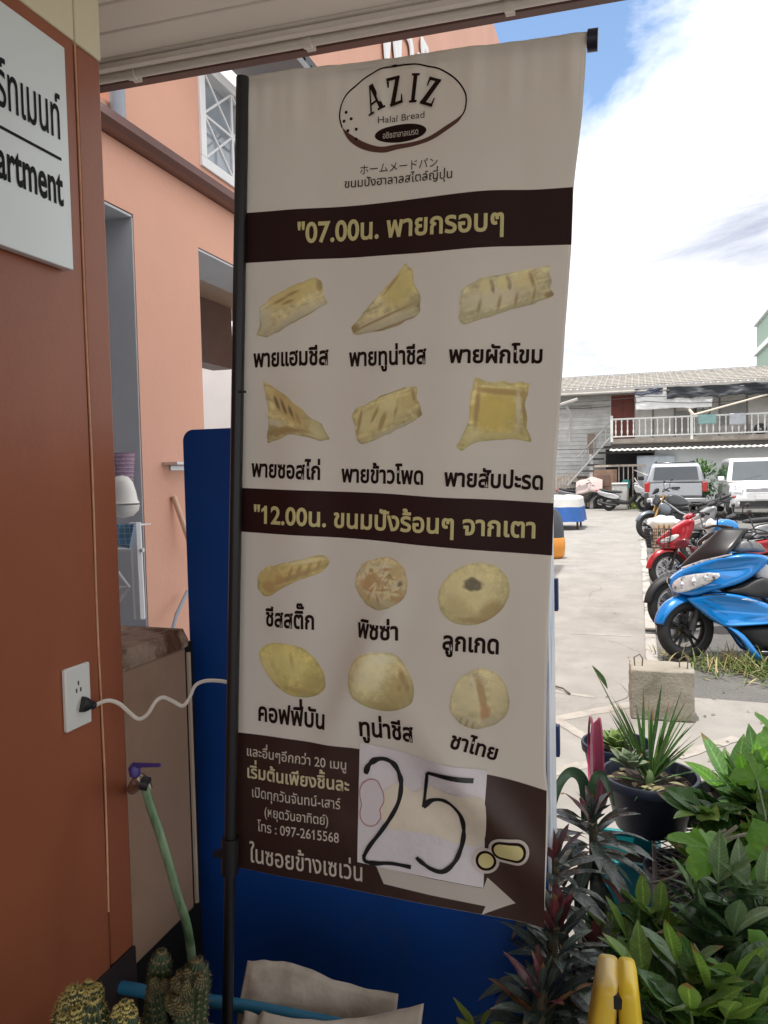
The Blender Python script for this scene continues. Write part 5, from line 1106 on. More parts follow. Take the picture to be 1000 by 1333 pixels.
def step_scooter(label, paint, accent=None, seatm=None, basket=False, lamp=None, screen=False, rimc=None, classic=False):
    """small step-through scooter: front axle at x=.62"""
    g = thing('scooter', label, 'scooter'); st = Matrix.Translation((.62, 0, .265)) @ R3('Z', RAD(12))
    wheel(g, st, .265, .085, rimcol=rimc, spokes=6); wheel(g, Matrix.Translation((-.62, 0, .265)), .265, .09, rimcol=rimc, spokes=6)
    fender(st, .265, .125, 5, 165, nose=.5).build('front_fender', m_plas if classic else paint, g, solid=.006, ang=60)
    for s in (-1, 1):
        w = MB(); w.tube([st @ Vector((0, s*.065, 0)), st @ Vector((-.12, s*.065, .36))], [.02, .02], 10); w.build('fork_leg', m_plas, g)
    wf = lambda x, z: max(.05, min(.18, .05+(.74-x)*.45))
    prof = [(.36, .64), (.34, .50), (.24, .44), (.14, .60), (.05, .88), (.11, .93), (.20, .88), (.30, .78)] if classic else [(.80, .635), (.74, .57), (.60, .53), (.44, .55), (.34, .70), (.27, .90), (.33, .965), (.42, .93), (.58, .82), (.72, .71)]
    MB().puff(prof, wf, .70, .022).build('front_fairing', paint, g, sub=2)
    if classic:
        h = MB(); h.lathe([(0, .035), (.05, .03), (.085, .012), (.09, 0), (.06, -.05)], Matrix.Translation((.27, 0, 1.02)) @ R3('Y', RAD(80)) @ Matrix.Diagonal((.8, 1.2, 1, 1)), 24); h.build('headlamp', lamp or m_lens, g)
    for s in (-1, 1):
        if not classic: panel([(.755, .64), (.66, .70), (.52, .755), (.48, .72), (.60, .64), (.70, .605)], wf, s, .006).build('headlight', lamp or m_lens, g, sub=1)
        if accent: panel([(.60, .62), (.44, .70), (.36, .66), (.40, .56), (.52, .54)], wf, s, .012).build('fairing_stripe', accent, g, sub=1)
    MB().puff([(.40, .60), (.34, .50), (.22, .30), (.10, .22), (-.30, .24), (-.55, .40), (-.45, .50), (-.25, .42), (-.05, .36), (.14, .40), (.26, .60)], lambda x, z: .12, .8, .02).build('side_panel', accent or m_plas, g, sub=2)
    MB().puff([(-.15, .42), (-.25, .62), (-.6, .66), (-1.02, .78), (-1.05, .68), (-.85, .54), (-.5, .44)], lambda x, z: .14 if x > -.7 else .10, .8, .02).build('tail_fairing', paint, g, sub=2)
    MB().puff([(-.10, .66), (-.2, .74), (-.6, .745), (-.98, .83), (-1.0, .78), (-.62, .67), (-.25, .63)], lambda x, z: .13 if x > -.7 else .10, .75, .02).build('seat', seatm or m_seat, g, sub=2)
    MB().puff([(-.98, .77), (-1.10, .79), (-1.10, .71), (-.98, .69)], lambda x, z: .08, .8, .01).build('tail_light', m_red, g, sub=1)
    MB().puff([(.28, .95), (.12, .93), (.0, .99), (.06, 1.08), (.22, 1.10)] if classic else [(.42, .93), (.30, .94), (.24, .99), (.30, 1.03), (.40, 1.0)], lambda x, z: .13 if classic else .10, .75, .02).build('handlebar_cowl', paint if not screen else m_plas, g, sub=2)
    w = MB(); w.tube(smoothpath([Vector(p) for p in ((.20, .32, 1.0), (.28, .2, 1.02), (.31, 0, 1.0), (.28, -.2, 1.02), (.20, -.32, 1.0))], 5), .012, 8); hb = w.build('handlebar', m_plas, g)
    for s in (-1, 1):
        w = MB(); w.tube([(.24, s*.26, 1.012), (.18, s*.36, .995)], .018, 8); w.build('grip', m_blk, hb)
        mirror(g, (.27, s*.22, 1.02), (.24, s*.33, 1.13))
    MB().puff([(-.25, .34), (-.75, .38), (-.80, .26), (-.5, .17), (-.2, .18)], lambda x, z: .10, .8, .02).build('engine', m_plas, g, sub=1)
    w = MB(); w.tube([(-.3, -.12, .22), (-.6, -.15, .24), (-.98, -.16, .36)], [.025, .045, .05], 10); w.build('exhaust', m_plas, g)
    if basket:
        w = MB(); bx0 = [(.62, .14), (.82, .16)]
        for k in range(7):
            z = .56+k*.042; q = k/6; hx = .11+.03*q; hy = .15+.03*q; c = .74
            w.tube([(c-hx, -hy, z), (c+hx, -hy, z), (c+hx, hy, z), (c-hx, hy, z), (c-hx, -hy, z)], .006 if k in (0, 6) else .004, 5)
        for k in range(-4, 5):
            y = k*.036; w.tube([(.74+.11, y, .56), (.74+.14, y*1.2, .812)], .004, 5); w.tube([(.74-.11, y, .56), (.74-.14, y*1.2, .812)], .004, 5)
        for k in range(-2, 3):
            x = .74+k*.045; w.tube([(x, .15, .56), (x+.005*k, .18, .812)], .004, 5); w.tube([(x, -.15, .56), (x+.005*k, -.18, .812)], .004, 5)
        w.build('basket', m_plas, g)
    return g

def street_bike(label):
    g = thing('motorcycle', label, 'motorcycle'); st = Matrix.Translation((.70, 0, .30)) @ R3('Z', RAD(14))
    wheel(g, st, .30, .12); wheel(g, Matrix.Translation((-.68, 0, .30)), .30, .15)
    fender(st, .30, .15, 20, 150, nose=.5).build('front_fender', M('grey_blue_metal', (.16, .18, .21), .3, metal=.5, var=.05, coat=.5), g, solid=.006, ang=60)
    gold = M('fork_gold', (.52, .33, .12), .3, metal=.8, var=.1)
    for s in (-1, 1):
        w = MB(); w.tube([st @ Vector((0, s*.09, 0)), st @ Vector((-.30, s*.09, .66))], [.028, .024], 12); w.build('fork_leg', gold, g)
    dark = M('dark_grey_metal', (.045, .047, .052), .28, metal=.4, var=.08, coat=.7)
    MB().puff([(.42, .80), (.34, .70), (.05, .68), (-.16, .74), (-.14, .80), (.05, .95), (.25, 1.0), (.40, .93)], lambda x, z: .15, .65, .04).build('fuel_tank', dark, g, sub=2)
    for s in (-1, 1):
        panel([(.52, .84), (.56, .66), (.40, .50), (.26, .56), (.28, .74)], lambda x, z: .16, s, .03).build('tank_shroud', M('grey_blue_metal', (.16, .18, .21)), g, sub=1)
    MB().puff([(.62, .92), (.66, .80), (.58, .70), (.48, .74), (.46, .92), (.54, 1.0)], lambda x, z: .11, .7, .025).build('headlight', dark, g, sub=2)
    w = MB(); w.lathe([(0, .02), (.06, .012), (.08, 0)], Matrix.Translation((.645, 0, .81)) @ R3('Y', PI/2), 22); w.build('headlamp_lens', m_lens, g)
    MB().puff([(.58, .98), (.66, .96), (.58, 1.10), (.50, 1.14), (.48, 1.02)], lambda x, z: .09, .8, .01).build('fly_screen', m_screen, g, sub=1)
    MB().puff([(.36, .56), (.30, .34), (.02, .26), (-.26, .34), (-.24, .56), (.02, .66)], lambda x, z: .13, .8, .03).build('engine', m_plas, g, sub=1)
    w = MB()
    for s in (-1, 1): w.tube([(.42, s*.1, .84), (.1, s*.15, .58), (-.3, s*.13, .42)], .025, 8)
    w.build('frame', m_alu, g)
    MB().puff([(-.10, .80), (-.30, .76), (-.60, .84), (-.98, .98), (-1.0, .93), (-.62, .74), (-.20, .68)], lambda x, z: .13 if x > -.5 else .08, .75, .02).build('seat', m_seat, g, sub=2)
    MB().puff([(-.20, .70), (-.60, .78), (-1.02, .94), (-1.04, .86), (-.6, .66), (-.3, .60)], lambda x, z: .11 if x > -.5 else .07, .8, .02).build('tail_fairing', dark, g, sub=2)
    MB().puff([(-1.0, .93), (-1.08, .93), (-1.06, .86), (-.98, .86)], lambda x, z: .06, .8, .01).build('tail_light', m_red, g, sub=1)
    w = MB(); w.tube(smoothpath([Vector(p) for p in ((.24, .38, 1.07), (.34, .24, 1.10), (.40, .08, 1.04), (.40, -.08, 1.04), (.34, -.24, 1.10), (.24, -.38, 1.07))], 5), .012, 8); hb = w.build('handlebar', m_plas, g)
    for s in (-1, 1):
        w = MB(); w.tube([(.28, s*.28, 1.085), (.20, s*.40, 1.06)], .018, 8); w.build('grip', m_blk, hb); mirror(g, (.32, s*.26, 1.09), (.30, s*.36, 1.27))
    w = MB(); w.tube([(.1, -.1, .28), (-.3, -.16, .3), (-.85, -.2, .52)], [.03, .05, .06], 12); w.build('exhaust', m_alu, g)
    w = MB(); w.tube([(-.2, .1, .36), (-.68, .1, .30)], .03, 8); w.tube([(-.2, -.1, .36), (-.68, -.1, .30)], .03, 8); w.build('swing_arm', m_plas, g)
    return g
def place(g, px, py, yaw, fx, scale=1., lean=0):
    """put the front wheel's contact point where the sight line meets the ground; yaw is the heading (0 = +X)"""
    q = at(px, py, 2, 0); h = Vector((math.cos(yaw), math.sin(yaw), 0)); g.scale = (scale,)*3
    g.rotation_euler = (lean, 0, yaw); g.location = q - h*fx*scale; return g
place(maxi_scooter('large blue scooter with a dark windscreen nearest on the lot, nose to the path'), 893, 859, RAD(186), .66, .99, RAD(4))
lb = M('light_blue_paint', (.0, .20, .55), .28, metal=.15, var=.05, coat=.8)
place(step_scooter('light blue scooter parked right behind the large blue one', lb, m_plas, None, False, M('lamp_clear', (.7, .72, .72), .1, var=.2, coat=.6), False, m_alu, True), 878, 823, RAD(192), .62, .95, RAD(4))
rp_ = M('red_paint', (.40, .010, .018), .28, metal=.1, var=.05, coat=.8); mr_ = M('maroon_paint', (.13, .012, .02), .3, metal=.2, var=.05, coat=.7)
place(step_scooter('red and maroon scooter with a black front basket in the middle of the row', rp_, mr_, None, True, M('lamp_clear', (.7, .72, .72)), False, m_alu), 870, 768, RAD(190), .62, .93, RAD(4))
wp = M('pearl_white_paint', (.62, .62, .62), .3, var=.04, coat=.7)
place(step_scooter('white and silver scooter between the red scooter and the white car', M('silver_paint', (.30, .31, .32), .3, metal=.5, var=.05, coat=.6), wp, m_seat, False, None, True), 905, 733, RAD(190), .62, .95, RAD(3))
place(step_scooter('black scooter half hidden behind the light blue scooter', m_gloss, m_plas, None, False, None, True), 925, 770, RAD(188), .62, .92, RAD(3))
place(street_bike('dark grey street motorcycle with gold forks, farthest in the row by the pickup'), 846, 703, RAD(190), .70, .98, RAD(4))
# scooter seen beyond the washing machine and the cloth covered bike beside it
place(step_scooter('small white and grey scooter parked beside the grey covered washing machine', M('pale_grey_paint', (.5, .5, .52), .35, var=.05, coat=.4), m_plas), 793, 665, RAD(-12), -.62, 1.0, RAD(3))
cvb = place(step_scooter('scooter under a dusty pink cloth at the left end of the fence', M('dull_grey_paint', (.2, .2, .21), .4), m_plas), 740, 662, RAD(-8), -.62, 1.0, RAD(3))
cx_ = cvb.location
def cov(u, v):
    x = -.55+1.0*u; y = (v-.5)*2; h = 1.22-.35*abs(u-.6)**1.3-.55*abs(y)**1.6
    return Vector((cx_.x+x+.25, cx_.y+y*.35, h+.05*noise.noise(Vector((u*4, v*4, 3)))))
tag(MB().grid(cov, 26, 16).build('bike_cover', M('cover_pink', (.52, .42, .40), .8, var=.15, scale=4), solid=.01, ang=180), 'dusty pink cloth thrown over the parked scooter by the fence', 'cloth')

# wooden crate with a white bag
ck_ = at(866, 720, 2, 0); wc = thing('wooden_rack', 'small pale wooden slat rack standing by the kerb', 'rack', tuple(ck_))
for k in range(5):
    w = MB(); w.box((ck_.x-.17+k*.085, ck_.y-.012, 0), (ck_.x-.12+k*.085, ck_.y+.012, .50)); w.build('slat', M('pale_wood', (.55, .38, .22), .7, var=.2, scale=8), wc, smooth=False)
for nm, lo, hi in (('rail', (-.2, .013, .08), (.24, .04, .14)), ('rail', (-.2, .013, .38), (.24, .04, .44)), ('top_board', (-.2, .041, .38), (.24, .35, .42)), ('leg', (-.2, .31, 0), (-.16, .35, .378)), ('leg', (.2, .31, 0), (.24, .35, .378))):
    w = MB(); w.box((ck_.x+lo[0], ck_.y+lo[1], lo[2]), (ck_.x+hi[0], ck_.y+hi[1], hi[2])); w.build(nm, M('pale_wood', (.55, .38, .22)), wc, smooth=False)
w = MB(); bm = bmesh.new(); bmesh.ops.create_icosphere(bm, subdivisions=4, radius=1)
w.add([Vector((ck_.x-.02+v.co.x*.27*(1+.25*noise.noise(v.co*2)), ck_.y+.16+v.co.y*.16, .535+v.co.z*.115*(1+.35*noise.noise(v.co*2.3)))) for v in bm.verts], [tuple(v.index for v in f.verts) for f in bm.faces]); bm.free()
tag(w.build('plastic_bag', M('bag_white', (.70, .69, .66), .5, var=.1, scale=9), ang=180), 'stuffed white plastic bag lying on the slat rack', 'bag')

# ================================================================== cars
def car_wheel(parent, x, y, r=.33):
    s = 1 if y > 0 else -1; T = Matrix.Translation((x, y, r)) @ R3('X', PI/2)
    w = MB(); w.lathe([(r*.62, -.11), (r*.9, -.11), (r, -.07), (r, .07), (r*.9, .11), (r*.62, .11)], T, 30, closed=True); t = w.build('wheel', m_tyre, parent)
    w = MB(); w.lathe([(0, -s*.08), (.06, -s*.09), (r*.55, -s*.07), (r*.64, -s*.10), (r*.64, s*.05), (0, s*.05)], T, 24); w.build('rim', m_alu, t)
def car(kind, label, cat):
    """+x forward, centred on y; every side surface narrows towards the roof"""
    suv = kind == 'suv'; g = thing('parked_car' if suv else 'pickup_truck', label, cat)
    paint = M('car_white', (.78, .78, .78), .22, var=.03, coat=.8) if suv else M('car_silver', (.44, .46, .49), .3, metal=.3, var=.04, coat=.6)
    gl = M('car_glass', (.035, .045, .055), .04, var=.15, scale=3, spec=.9, coat=.5)
    hw = .90
    if suv: low = [(2.30, .42), (2.36, .62), (2.30, .86), (2.10, 1.0), (1.42, 1.10), (-2.18, 1.14), (-2.30, .9), (-2.30, .42), (-1.85, .27), (1.9, .27)]
    else: low = [(2.45, .50), (2.5, .75), (2.42, .98), (1.35, 1.10), (-2.45, 1.12), (-2.48, .60), (-2.2, .46), (2.2, .46)]
    MB().puff(low, lambda x, z: hw - (.10 if abs(x) > 2.05 else 0) - (.03 if z > 1 else 0), .95, .05).build('body', paint, g, sub=2)
    if suv: cab = [(1.42, 1.06), (.62, 1.68), (.30, 1.77), (-1.55, 1.78), (-2.05, 1.66), (-2.22, 1.06)]
    else: cab = [(1.25, 1.06), (.50, 1.62), (.25, 1.68), (-2.30, 1.70), (-2.44, 1.62), (-2.46, 1.06)]
    cw = lambda x, z: .86-.19*max(0, min(1, (z-1.06)/.65))
    n = len(cab); vs = [(x, -cw(x, z), z) for x, z in cab]+[(x, cw(x, z), z) for x, z in cab]
    w = MB(); w.add(vs, [tuple(range(n)), tuple(range(2*n-1, n-1, -1))] + [(i, (i+1) % n, (i+1) % n+n, i+n) for i in range(n)]); w.build('cabin', paint, g, bevel=.06)
    def sheet(pts, name, mat, off, parent=g, bev=0):
        pts = [Vector(p) for p in pts]; nn = (pts[1]-pts[0]).cross(pts[2]-pts[0]).normalized()
        if nn.dot(sum(pts, Vector())/len(pts)-Vector((0, 0, 1.0))) < 0: nn = -nn
        b = MB(); b.poly([p+nn*off for p in pts], nn*.008); return b.build(name, mat, parent, smooth=False)
    if suv:
        sheet([(1.36, -.72, 1.115), (1.36, .72, 1.115), (.66, .60, 1.655), (.66, -.60, 1.655)], 'windscreen', gl, .004)
        for s in (-1, 1):
            q = lambda x, z: (x, s*(cw(x, z)), z)
            for a in ([(1.10, 1.14), (.52, 1.62), (.06, 1.66), (.06, 1.14)], [(-.02, 1.14), (-.02, 1.66), (-.95, 1.66), (-.95, 1.14)], [(-1.03, 1.14), (-1.03, 1.66), (-1.6, 1.64), (-2.0, 1.14)]):
                sheet([q(x, z) for x, z in a], 'side_window', gl, .004)
            w = MB(); w.box((1.08, s*.90, 1.10), (1.24, s*1.07, 1.24)); w.build('mirror', paint, g, bevel=.03)
            h = MB(); h.poly([(2.245, s*.88, .80), (2.33, s*.55, .79), (2.27, s*.50, .95), (2.12, s*.84, .99)], (.02, 0, .0)); h.build('headlight', m_lens, g, bevel=.01)
            f = MB(); f.lathe([(0, .02), (.06, .0)], Matrix.Translation((2.345, s*.62, .48)) @ R3('Y', PI/2), 14); f.build('fog_lamp', m_lens, g)
        w = MB(); w.box((2.335, -.46, .80), (2.362, .46, .92)); gr = w.build('grille', m_alu, g, bevel=.01)
        for k in range(3):
            w = MB(); w.box((2.36, -.42, .815+k*.035), (2.37, .42, .83+k*.035)); w.build('grille_bar', M('chrome', (.6, .6, .62)), gr)
        w = MB(); w.lathe([(.04, -.006), (.055, 0), (.04, .006)], Matrix.Translation((2.375, 0, .90)) @ R3('Y', PI/2) @ Matrix.Diagonal((.7, 1, 1, 1)), 20, closed=True); w.build('badge', M('chrome', (.6, .6, .62)), g)
        w = MB(); w.box((2.345, -.62, .40), (2.366, .62, .56)); w.build('air_intake', m_plas, g, bevel=.02)
        w = MB(); w.box((2.375, -.22, .60), (2.385, .22, .73)); w.build('licence_plate', M('plate_white', (.7, .7, .7), .5, var=.1, scale=40), g, bevel=.004)
        w = MB(); w.tube([(1.33, -.35, 1.15), (1.2, .1, 1.25)], .008, 5); w.build('wiper', m_plas, g)
        for x in (1.45, -1.35):
            for s in (-1, 1): car_wheel(g, x, s*.80)
    else:
        sheet([(-2.475, -.66, 1.16), (-2.475, .66, 1.16), (-2.452, .60, 1.58), (-2.452, -.60, 1.58)], 'rear_window', gl, .010)
        for s in (-1, 1):
            q = lambda x, z: (x, s*(cw(x, z)), z)
            sheet([q(x, z) for x, z in [(-.75, 1.16), (-.75, 1.6), (-2.2, 1.6), (-2.25, 1.16)]], 'side_window', gl, .004)
            sheet([q(x, z) for x, z in [(.95, 1.16), (.42, 1.58), (-.62, 1.6), (-.62, 1.16)]], 'side_window', gl, .004)
            w = MB(); w.box((-2.51, s*.76, .78), (-2.42, s*.915, 1.08)); w.build('tail_light', m_red, g, bevel=.015)
            w = MB(); w.box((.85, s*.90, 1.12), (1.0, s*1.10, 1.28)); w.build('mirror', m_plas, g, bevel=.03)
            w = MB(); w.tube([(.2, s*.55, 1.74), (-2.1, s*.55, 1.76)], .02, 6); w.build('roof_rail', m_plas, g)
        w = MB(); w.box((-2.50, -.74, .66), (-2.485, .74, 1.05)); w.build('tailgate', paint, g, bevel=.006)
        w = MB(); w.box((-2.515, -.12, .88), (-2.50, .12, .94)); w.build('tailgate_handle', m_plas, g, bevel=.006)
        w = MB(); w.box((-2.60, -.85, .44), (-2.46, .85, .58)); w.build('bumper', m_alu, g, bevel=.03)
        w = MB(); w.box((-2.30, -.60, 1.70), (-1.7, .60, 1.735)); w.build('roof_panel', m_gloss, g, bevel=.015)
        for x in (1.5, -1.45):
            for s in (-1, 1): car_wheel(g, x, s*.80, .36)
    return g
sv = car('suv', 'white people carrier facing the camera at the right edge of the lot', 'car'); sv.rotation_euler = (0, 0, RAD(-90)); sv.location = (3.30, 25.6, -.01); sv.scale = (1, 1, 1)
pk_ = car('pickup', 'silver pickup with a canopy and red tail lights parked tail first before the house', 'pickup truck'); pk_.rotation_euler = (0, 0, RAD(90)); pk_.location = (1.14, 28.3, -.01); pk_.scale = (1, 1.02, .98)

# ---- concrete block with steel loops
m_cb = stain(stain(M('block_concrete', (.30, .275, .225), .9, var=.15, scale=10, bump=.5, bscale=70), (.20, .185, .14), 5, .48, .68), (.09, .10, .05), 8, .60, .75)
bk_ = thing('concrete_block', 'stained grey concrete block with wire loops standing on the path edge', 'block', (.15, 5., 0))
c1 = at(822, 936, 2, 0); c2 = at(905, 941, 2, 0); ex = (c2-c1); W_ = ex.length; ex.normalize(); ey = Vector((-ex.y, ex.x, 0))
Tb = Matrix((( *ex, 0), (*ey, 0), (0, 0, 1, 0), (0, 0, 0, 1))).transposed(); Tb.translation = c1
w = MB(); w.grid(lambda u, v: Vector((u, v, 0)), 1, 1); w = MB()
def bl(u, v, face): pass
bmx = bmesh.new(); bmesh.ops.create_cube(bmx, size=1); bmesh.ops.subdivide_edges(bmx, edges=bmx.edges, cuts=10, use_grid_fill=True)
w.add([Tb @ (Vector(((v.co.x+.5)*W_, (v.co.y+.5)*.26, (v.co.z+.5)*.30)) + Vector((1, 1, 1))*0 + v.co.normalized()*.012*noise.noise(v.co*7)) for v in bmx.verts], [tuple(v.index for v in f.verts) for f in bmx.faces]); bmx.free()
w.build('block', m_cb, bk_, ang=50, bevel=.008)
for sx, sy in ((.08, .05), (.80, .04)):
    c = Tb @ Vector((W_*sx+.02, .06+sy, .30)); w = MB(); w.tube([c+Vector((-.022, 0, -.01)), c+Vector((-.026, 0, .05)), c+Vector((.006, 0, .07)), c+Vector((.024, 0, .045)), c+Vector((.02, 0, -.01))], .004, 6)
    w.build('wire_loop', M('rusty_steel', (.14, .10, .07), .7, var=.3, scale=40), bk_)

# ================================================================== plants and pots in the foreground
def leaf(mb, base, d, L, Wd, droop=.5, fold=.25, n=7, roll=0., tip=1.0, mi=0, shape=.42, wave=0.):
    """a folded leaf blade: starts at base along d and sags; shape is where it is widest"""
    d = Vector(d).normalized(); p = Vector(base); s = d.cross(Vector((0, 0, 1)))
    s = s.normalized() if s.length > .05 else Vector((1, 0, 0))
    s = Matrix.Rotation(roll, 3, d) @ s
    vs = []; st = L/n
    for i in range(n+1):
        t = i/n; w = Wd*.5*((t/shape)**.75 if t < shape else max(0, 1-((t-shape)/(1-shape))**1.9))
        w = max(w, Wd*.03 if i < n else 0.0004)
        up = s.cross(d).normalized()
        k = wave*math.sin(t*9+roll*5)
        vs += [p - s*w + up*(fold*w+k*w), p, p + s*w + up*(fold*w-k*w)]
        j_ = len(mb.v)+3*i; mb.lv[j_] = (0, t); mb.lv[j_+1] = (1, t); mb.lv[j_+2] = (0, t)
        d = (d + Vector((0, 0, -1))*droop/n).normalized(); s = (s - d*s.dot(d)).normalized(); p = p + d*st
    mb.add(vs, [f for i in range(n) for f in ((3*i, 3*i+1, 3*i+4, 3*i+3), (3*i+1, 3*i+2, 3*i+5, 3*i+4))], mi)
def leafmat(name, col, rough=.35, isl=.35, trans=.0, var=.15, sp=.5):
    fresh = name not in MATS
    mt = M(name, col, rough, var=var, scale=22, island=isl, trans=trans, spec=sp, bump=.35, bscale=55)
    if fresh:
        stain(mt, tuple(c*k for c, k in zip(col, (1.9, 1.5, 1.3))), 38, .56, .78)
        t = mt.node_tree; n = t.nodes; l = t.links; b = n['Principled BSDF']       # pale midrib, side veins and a dry tip
        def math_(op, x, y=None):
            q = n.new('ShaderNodeMath'); q.operation = op
            for i, s_ in enumerate((x, y)):
                if s_ is None: continue
                if isinstance(s_, (int, float)): q.inputs[i].default_value = s_
                else: l.new(s_, q.inputs[i])
            return q.outputs[0]
        a = n.new('ShaderNodeAttribute'); a.attribute_name = 'leaf_pos'; sx = n.new('ShaderNodeSeparateXYZ'); l.new(a.outputs['Vector'], sx.inputs[0])
        rib = math_('POWER', sx.outputs[0], 14.); vein = math_('SINE', math_('ADD', math_('MULTIPLY', sx.outputs[1], 85.), math_('MULTIPLY', sx.outputs[0], 11.)))
        k = math_('ADD', math_('ADD', 1., math_('MULTIPLY', rib, 1.1)), math_('MULTIPLY', vein, .13))
        src = b.inputs['Base Color'].links[0].from_socket; sc = n.new('ShaderNodeVectorMath'); sc.operation = 'SCALE'; l.new(src, sc.inputs[0]); l.new(k, sc.inputs['Scale'])
        g = n.new('ShaderNodeNewGeometry'); tipm = n.new('ShaderNodeMapRange'); tipm.inputs['From Min'].default_value = 1.02; tipm.inputs['From Max'].default_value = 1.12
        l.new(math_('ADD', sx.outputs[1], math_('MULTIPLY', math_('POWER', g.outputs['Random Per Island'], 3.), .30)), tipm.inputs['Value'])
        mx = n.new('ShaderNodeMix'); mx.data_type = 'RGBA'; l.new(tipm.outputs[0], mx.inputs[0]); l.new(sc.outputs[0], mx.inputs[6]); mx.inputs[7].default_value = (.22, .13, .05, 1); l.new(mx.outputs[2], b.inputs['Base Color'])
        for tr in n:
            if tr.type == 'BSDF_TRANSLUCENT': l.new(mx.outputs[2], tr.inputs['Color'])
    return mt
m_ti = leafmat('ti_leaf_dark', (.040, .055, .048), .24, .5)
m_ti2 = leafmat('ti_leaf_red', (.12, .032, .038), .32, .5)
m_ti3 = leafmat('ti_leaf_green', (.075, .10, .08), .26, .45)
m_dry = leafmat('leaf_dry', (.30, .15, .06), .6, .4)
m_stem = M('stem_brown', (.10, .08, .05), .7, var=.25, scale=30)
m_zz = leafmat('zz_leaf', (.045, .112, .027), .26, .45, .25)
m_zz2 = leafmat('zz_leaf_young', (.14, .25, .045), .32, .3, .3)
m_lit = leafmat('leaf_bright', (.12, .29, .03), .4, .25, .45)
m_agl = leafmat('aglaonema_leaf', (.10, .21, .06), .32, .35, .35)
m_pale = leafmat('leaf_pale', (.20, .27, .17), .4, .3, .2)
m_yel2 = leafmat('leaf_yellow', (.42, .36, .06), .4, .3, .2)
m_soil = M('soil', (.035, .026, .02), .95, var=.4, scale=40, bump=1., bscale=60)
m_gst = M('stem_green', (.10, .16, .06), .5, var=.2, scale=20)
def rosette_plant(label, heads, seed, name='ti_plant'):
    """heads: (tip point, number of leaves, leaf length, spread of the whorl down the stem)"""
    random.seed(seed); h0 = Vector(heads[0][0]); g = thing(name, label, 'plant', (h0.x, h0.y, 0)); fl = MB(); sm = MB()
    for tip, n, L, down in heads:
        n = int(n*1.7); L *= .92; down *= 1.15
        tip = Vector(tip); foot = Vector((tip.x+random.uniform(-.05, .05), tip.y+random.uniform(0, .06), .02))
        mid = tip.lerp(foot, .5)+Vector((random.uniform(-.03, .03), random.uniform(-.03, .03), 0))
        sm.tube(smoothpath([foot, mid, tip], 6), .011, 8)
        for i in range(n):
            t = i/n; a = i*2.399+random.uniform(-.25, .25); el = RAD(80-95*t**.75)+random.uniform(-.15, .15)
            d = Vector((math.cos(a)*math.cos(el), math.sin(a)*math.cos(el), math.sin(el)))
            b = tip.lerp(foot, 0)+Vector((0, 0, -down*t+.01)) + Vector((d.x, d.y, 0))*.008
            r = random.random(); mi = (1 if r < .75 else 0) if t < .16 else (0 if r < .60 else 2 if r < .93 else 1 if r < .97 else 3)
            k = L*(.55+.6*min(1, t*2.2))*random.uniform(.8, 1.12)
            leaf(fl, b, d, k, k*random.uniform(.20, .27), droop=.45+1.1*t, fold=.22, n=7, roll=random.uniform(-.3, .3), mi=mi, shape=.5, wave=.12)
    fl.build('foliage', [m_ti, m_ti2, m_ti3, m_dry], g, ang=180); sm.build('stem', m_stem, g); return g
rosette_plant('dark leaved ti plant with a red tipped crown below the magenta tray', [(P(772, 1062, 1.98), 34, .145, .15)], 1)
rosette_plant('dark ti plant with purple young leaves touching the banner edge', [(P(722, 1118, 1.80), 30, .135, .13)], 2)
rosette_plant('dark ti plant with pinkish centre leaves level with the banner bottom', [(P(722, 1206, 1.62), 44, .15, .22)], 3)
rosette_plant('lowest dark ti plant with broad leaves spread over the foot of the blue cabinet', [(P(706, 1292, 1.52), 40, .16, .20), (P(745, 1285, 1.66), 26, .14, .2)], 4)
rosette_plant('small reddish ti plant behind the yellow folding stand', [(P(772, 1235, 1.75), 28, .13, .18)], 5)
# a pot row in shade that these stand in
m_pot = M('pot_black', (.018, .019, .021), .5, var=.2, scale=10)
m_pnavy = M('pot_navy', (.012, .018, .032), .42, var=.15, scale=9)
def pot(label, c, r, h, mat, soil=True, name='plant_pot'):
    c = Vector(c); g = thing(name, label, 'pot', tuple(c)); T = Matrix.Translation(c)
    w = MB(); w.lathe([(0, .0), (r*.70, 0), (r*.72, .006), (r*.92, h-.035), (r*.93, h-.03), (r, h-.028), (r*1.02, h-.006), (r, h), (r*.94, h), (r*.91, h-.02), (r*.72, .02), (0, .015)], T, 44); b = w.build('body', mat, g)
    if soil:
        w = MB(); w.grid(lambda u, v: c+Vector(((r*.90*u)*math.cos(2*PI*v), (r*.90*u)*math.sin(2*PI*v), h-.035+.012*noise.noise(Vector((u*math.cos(2*PI*v)*6, u*math.sin(2*PI*v)*6, 1))))), 8, 40); w.build('soil_surface', m_soil, g)
    return g
for k, (px_, py_, t) in enumerate(((700, 1400, 1.62), (760, 1400, 1.8))):
    c = P(px_, py_, t); pot(('black pot holding the ti plants at the foot of the blue cabinet', 'black pot in the shade behind the yellow folding stand')[k], (c.x, c.y, 0), .14, .20, m_pot)

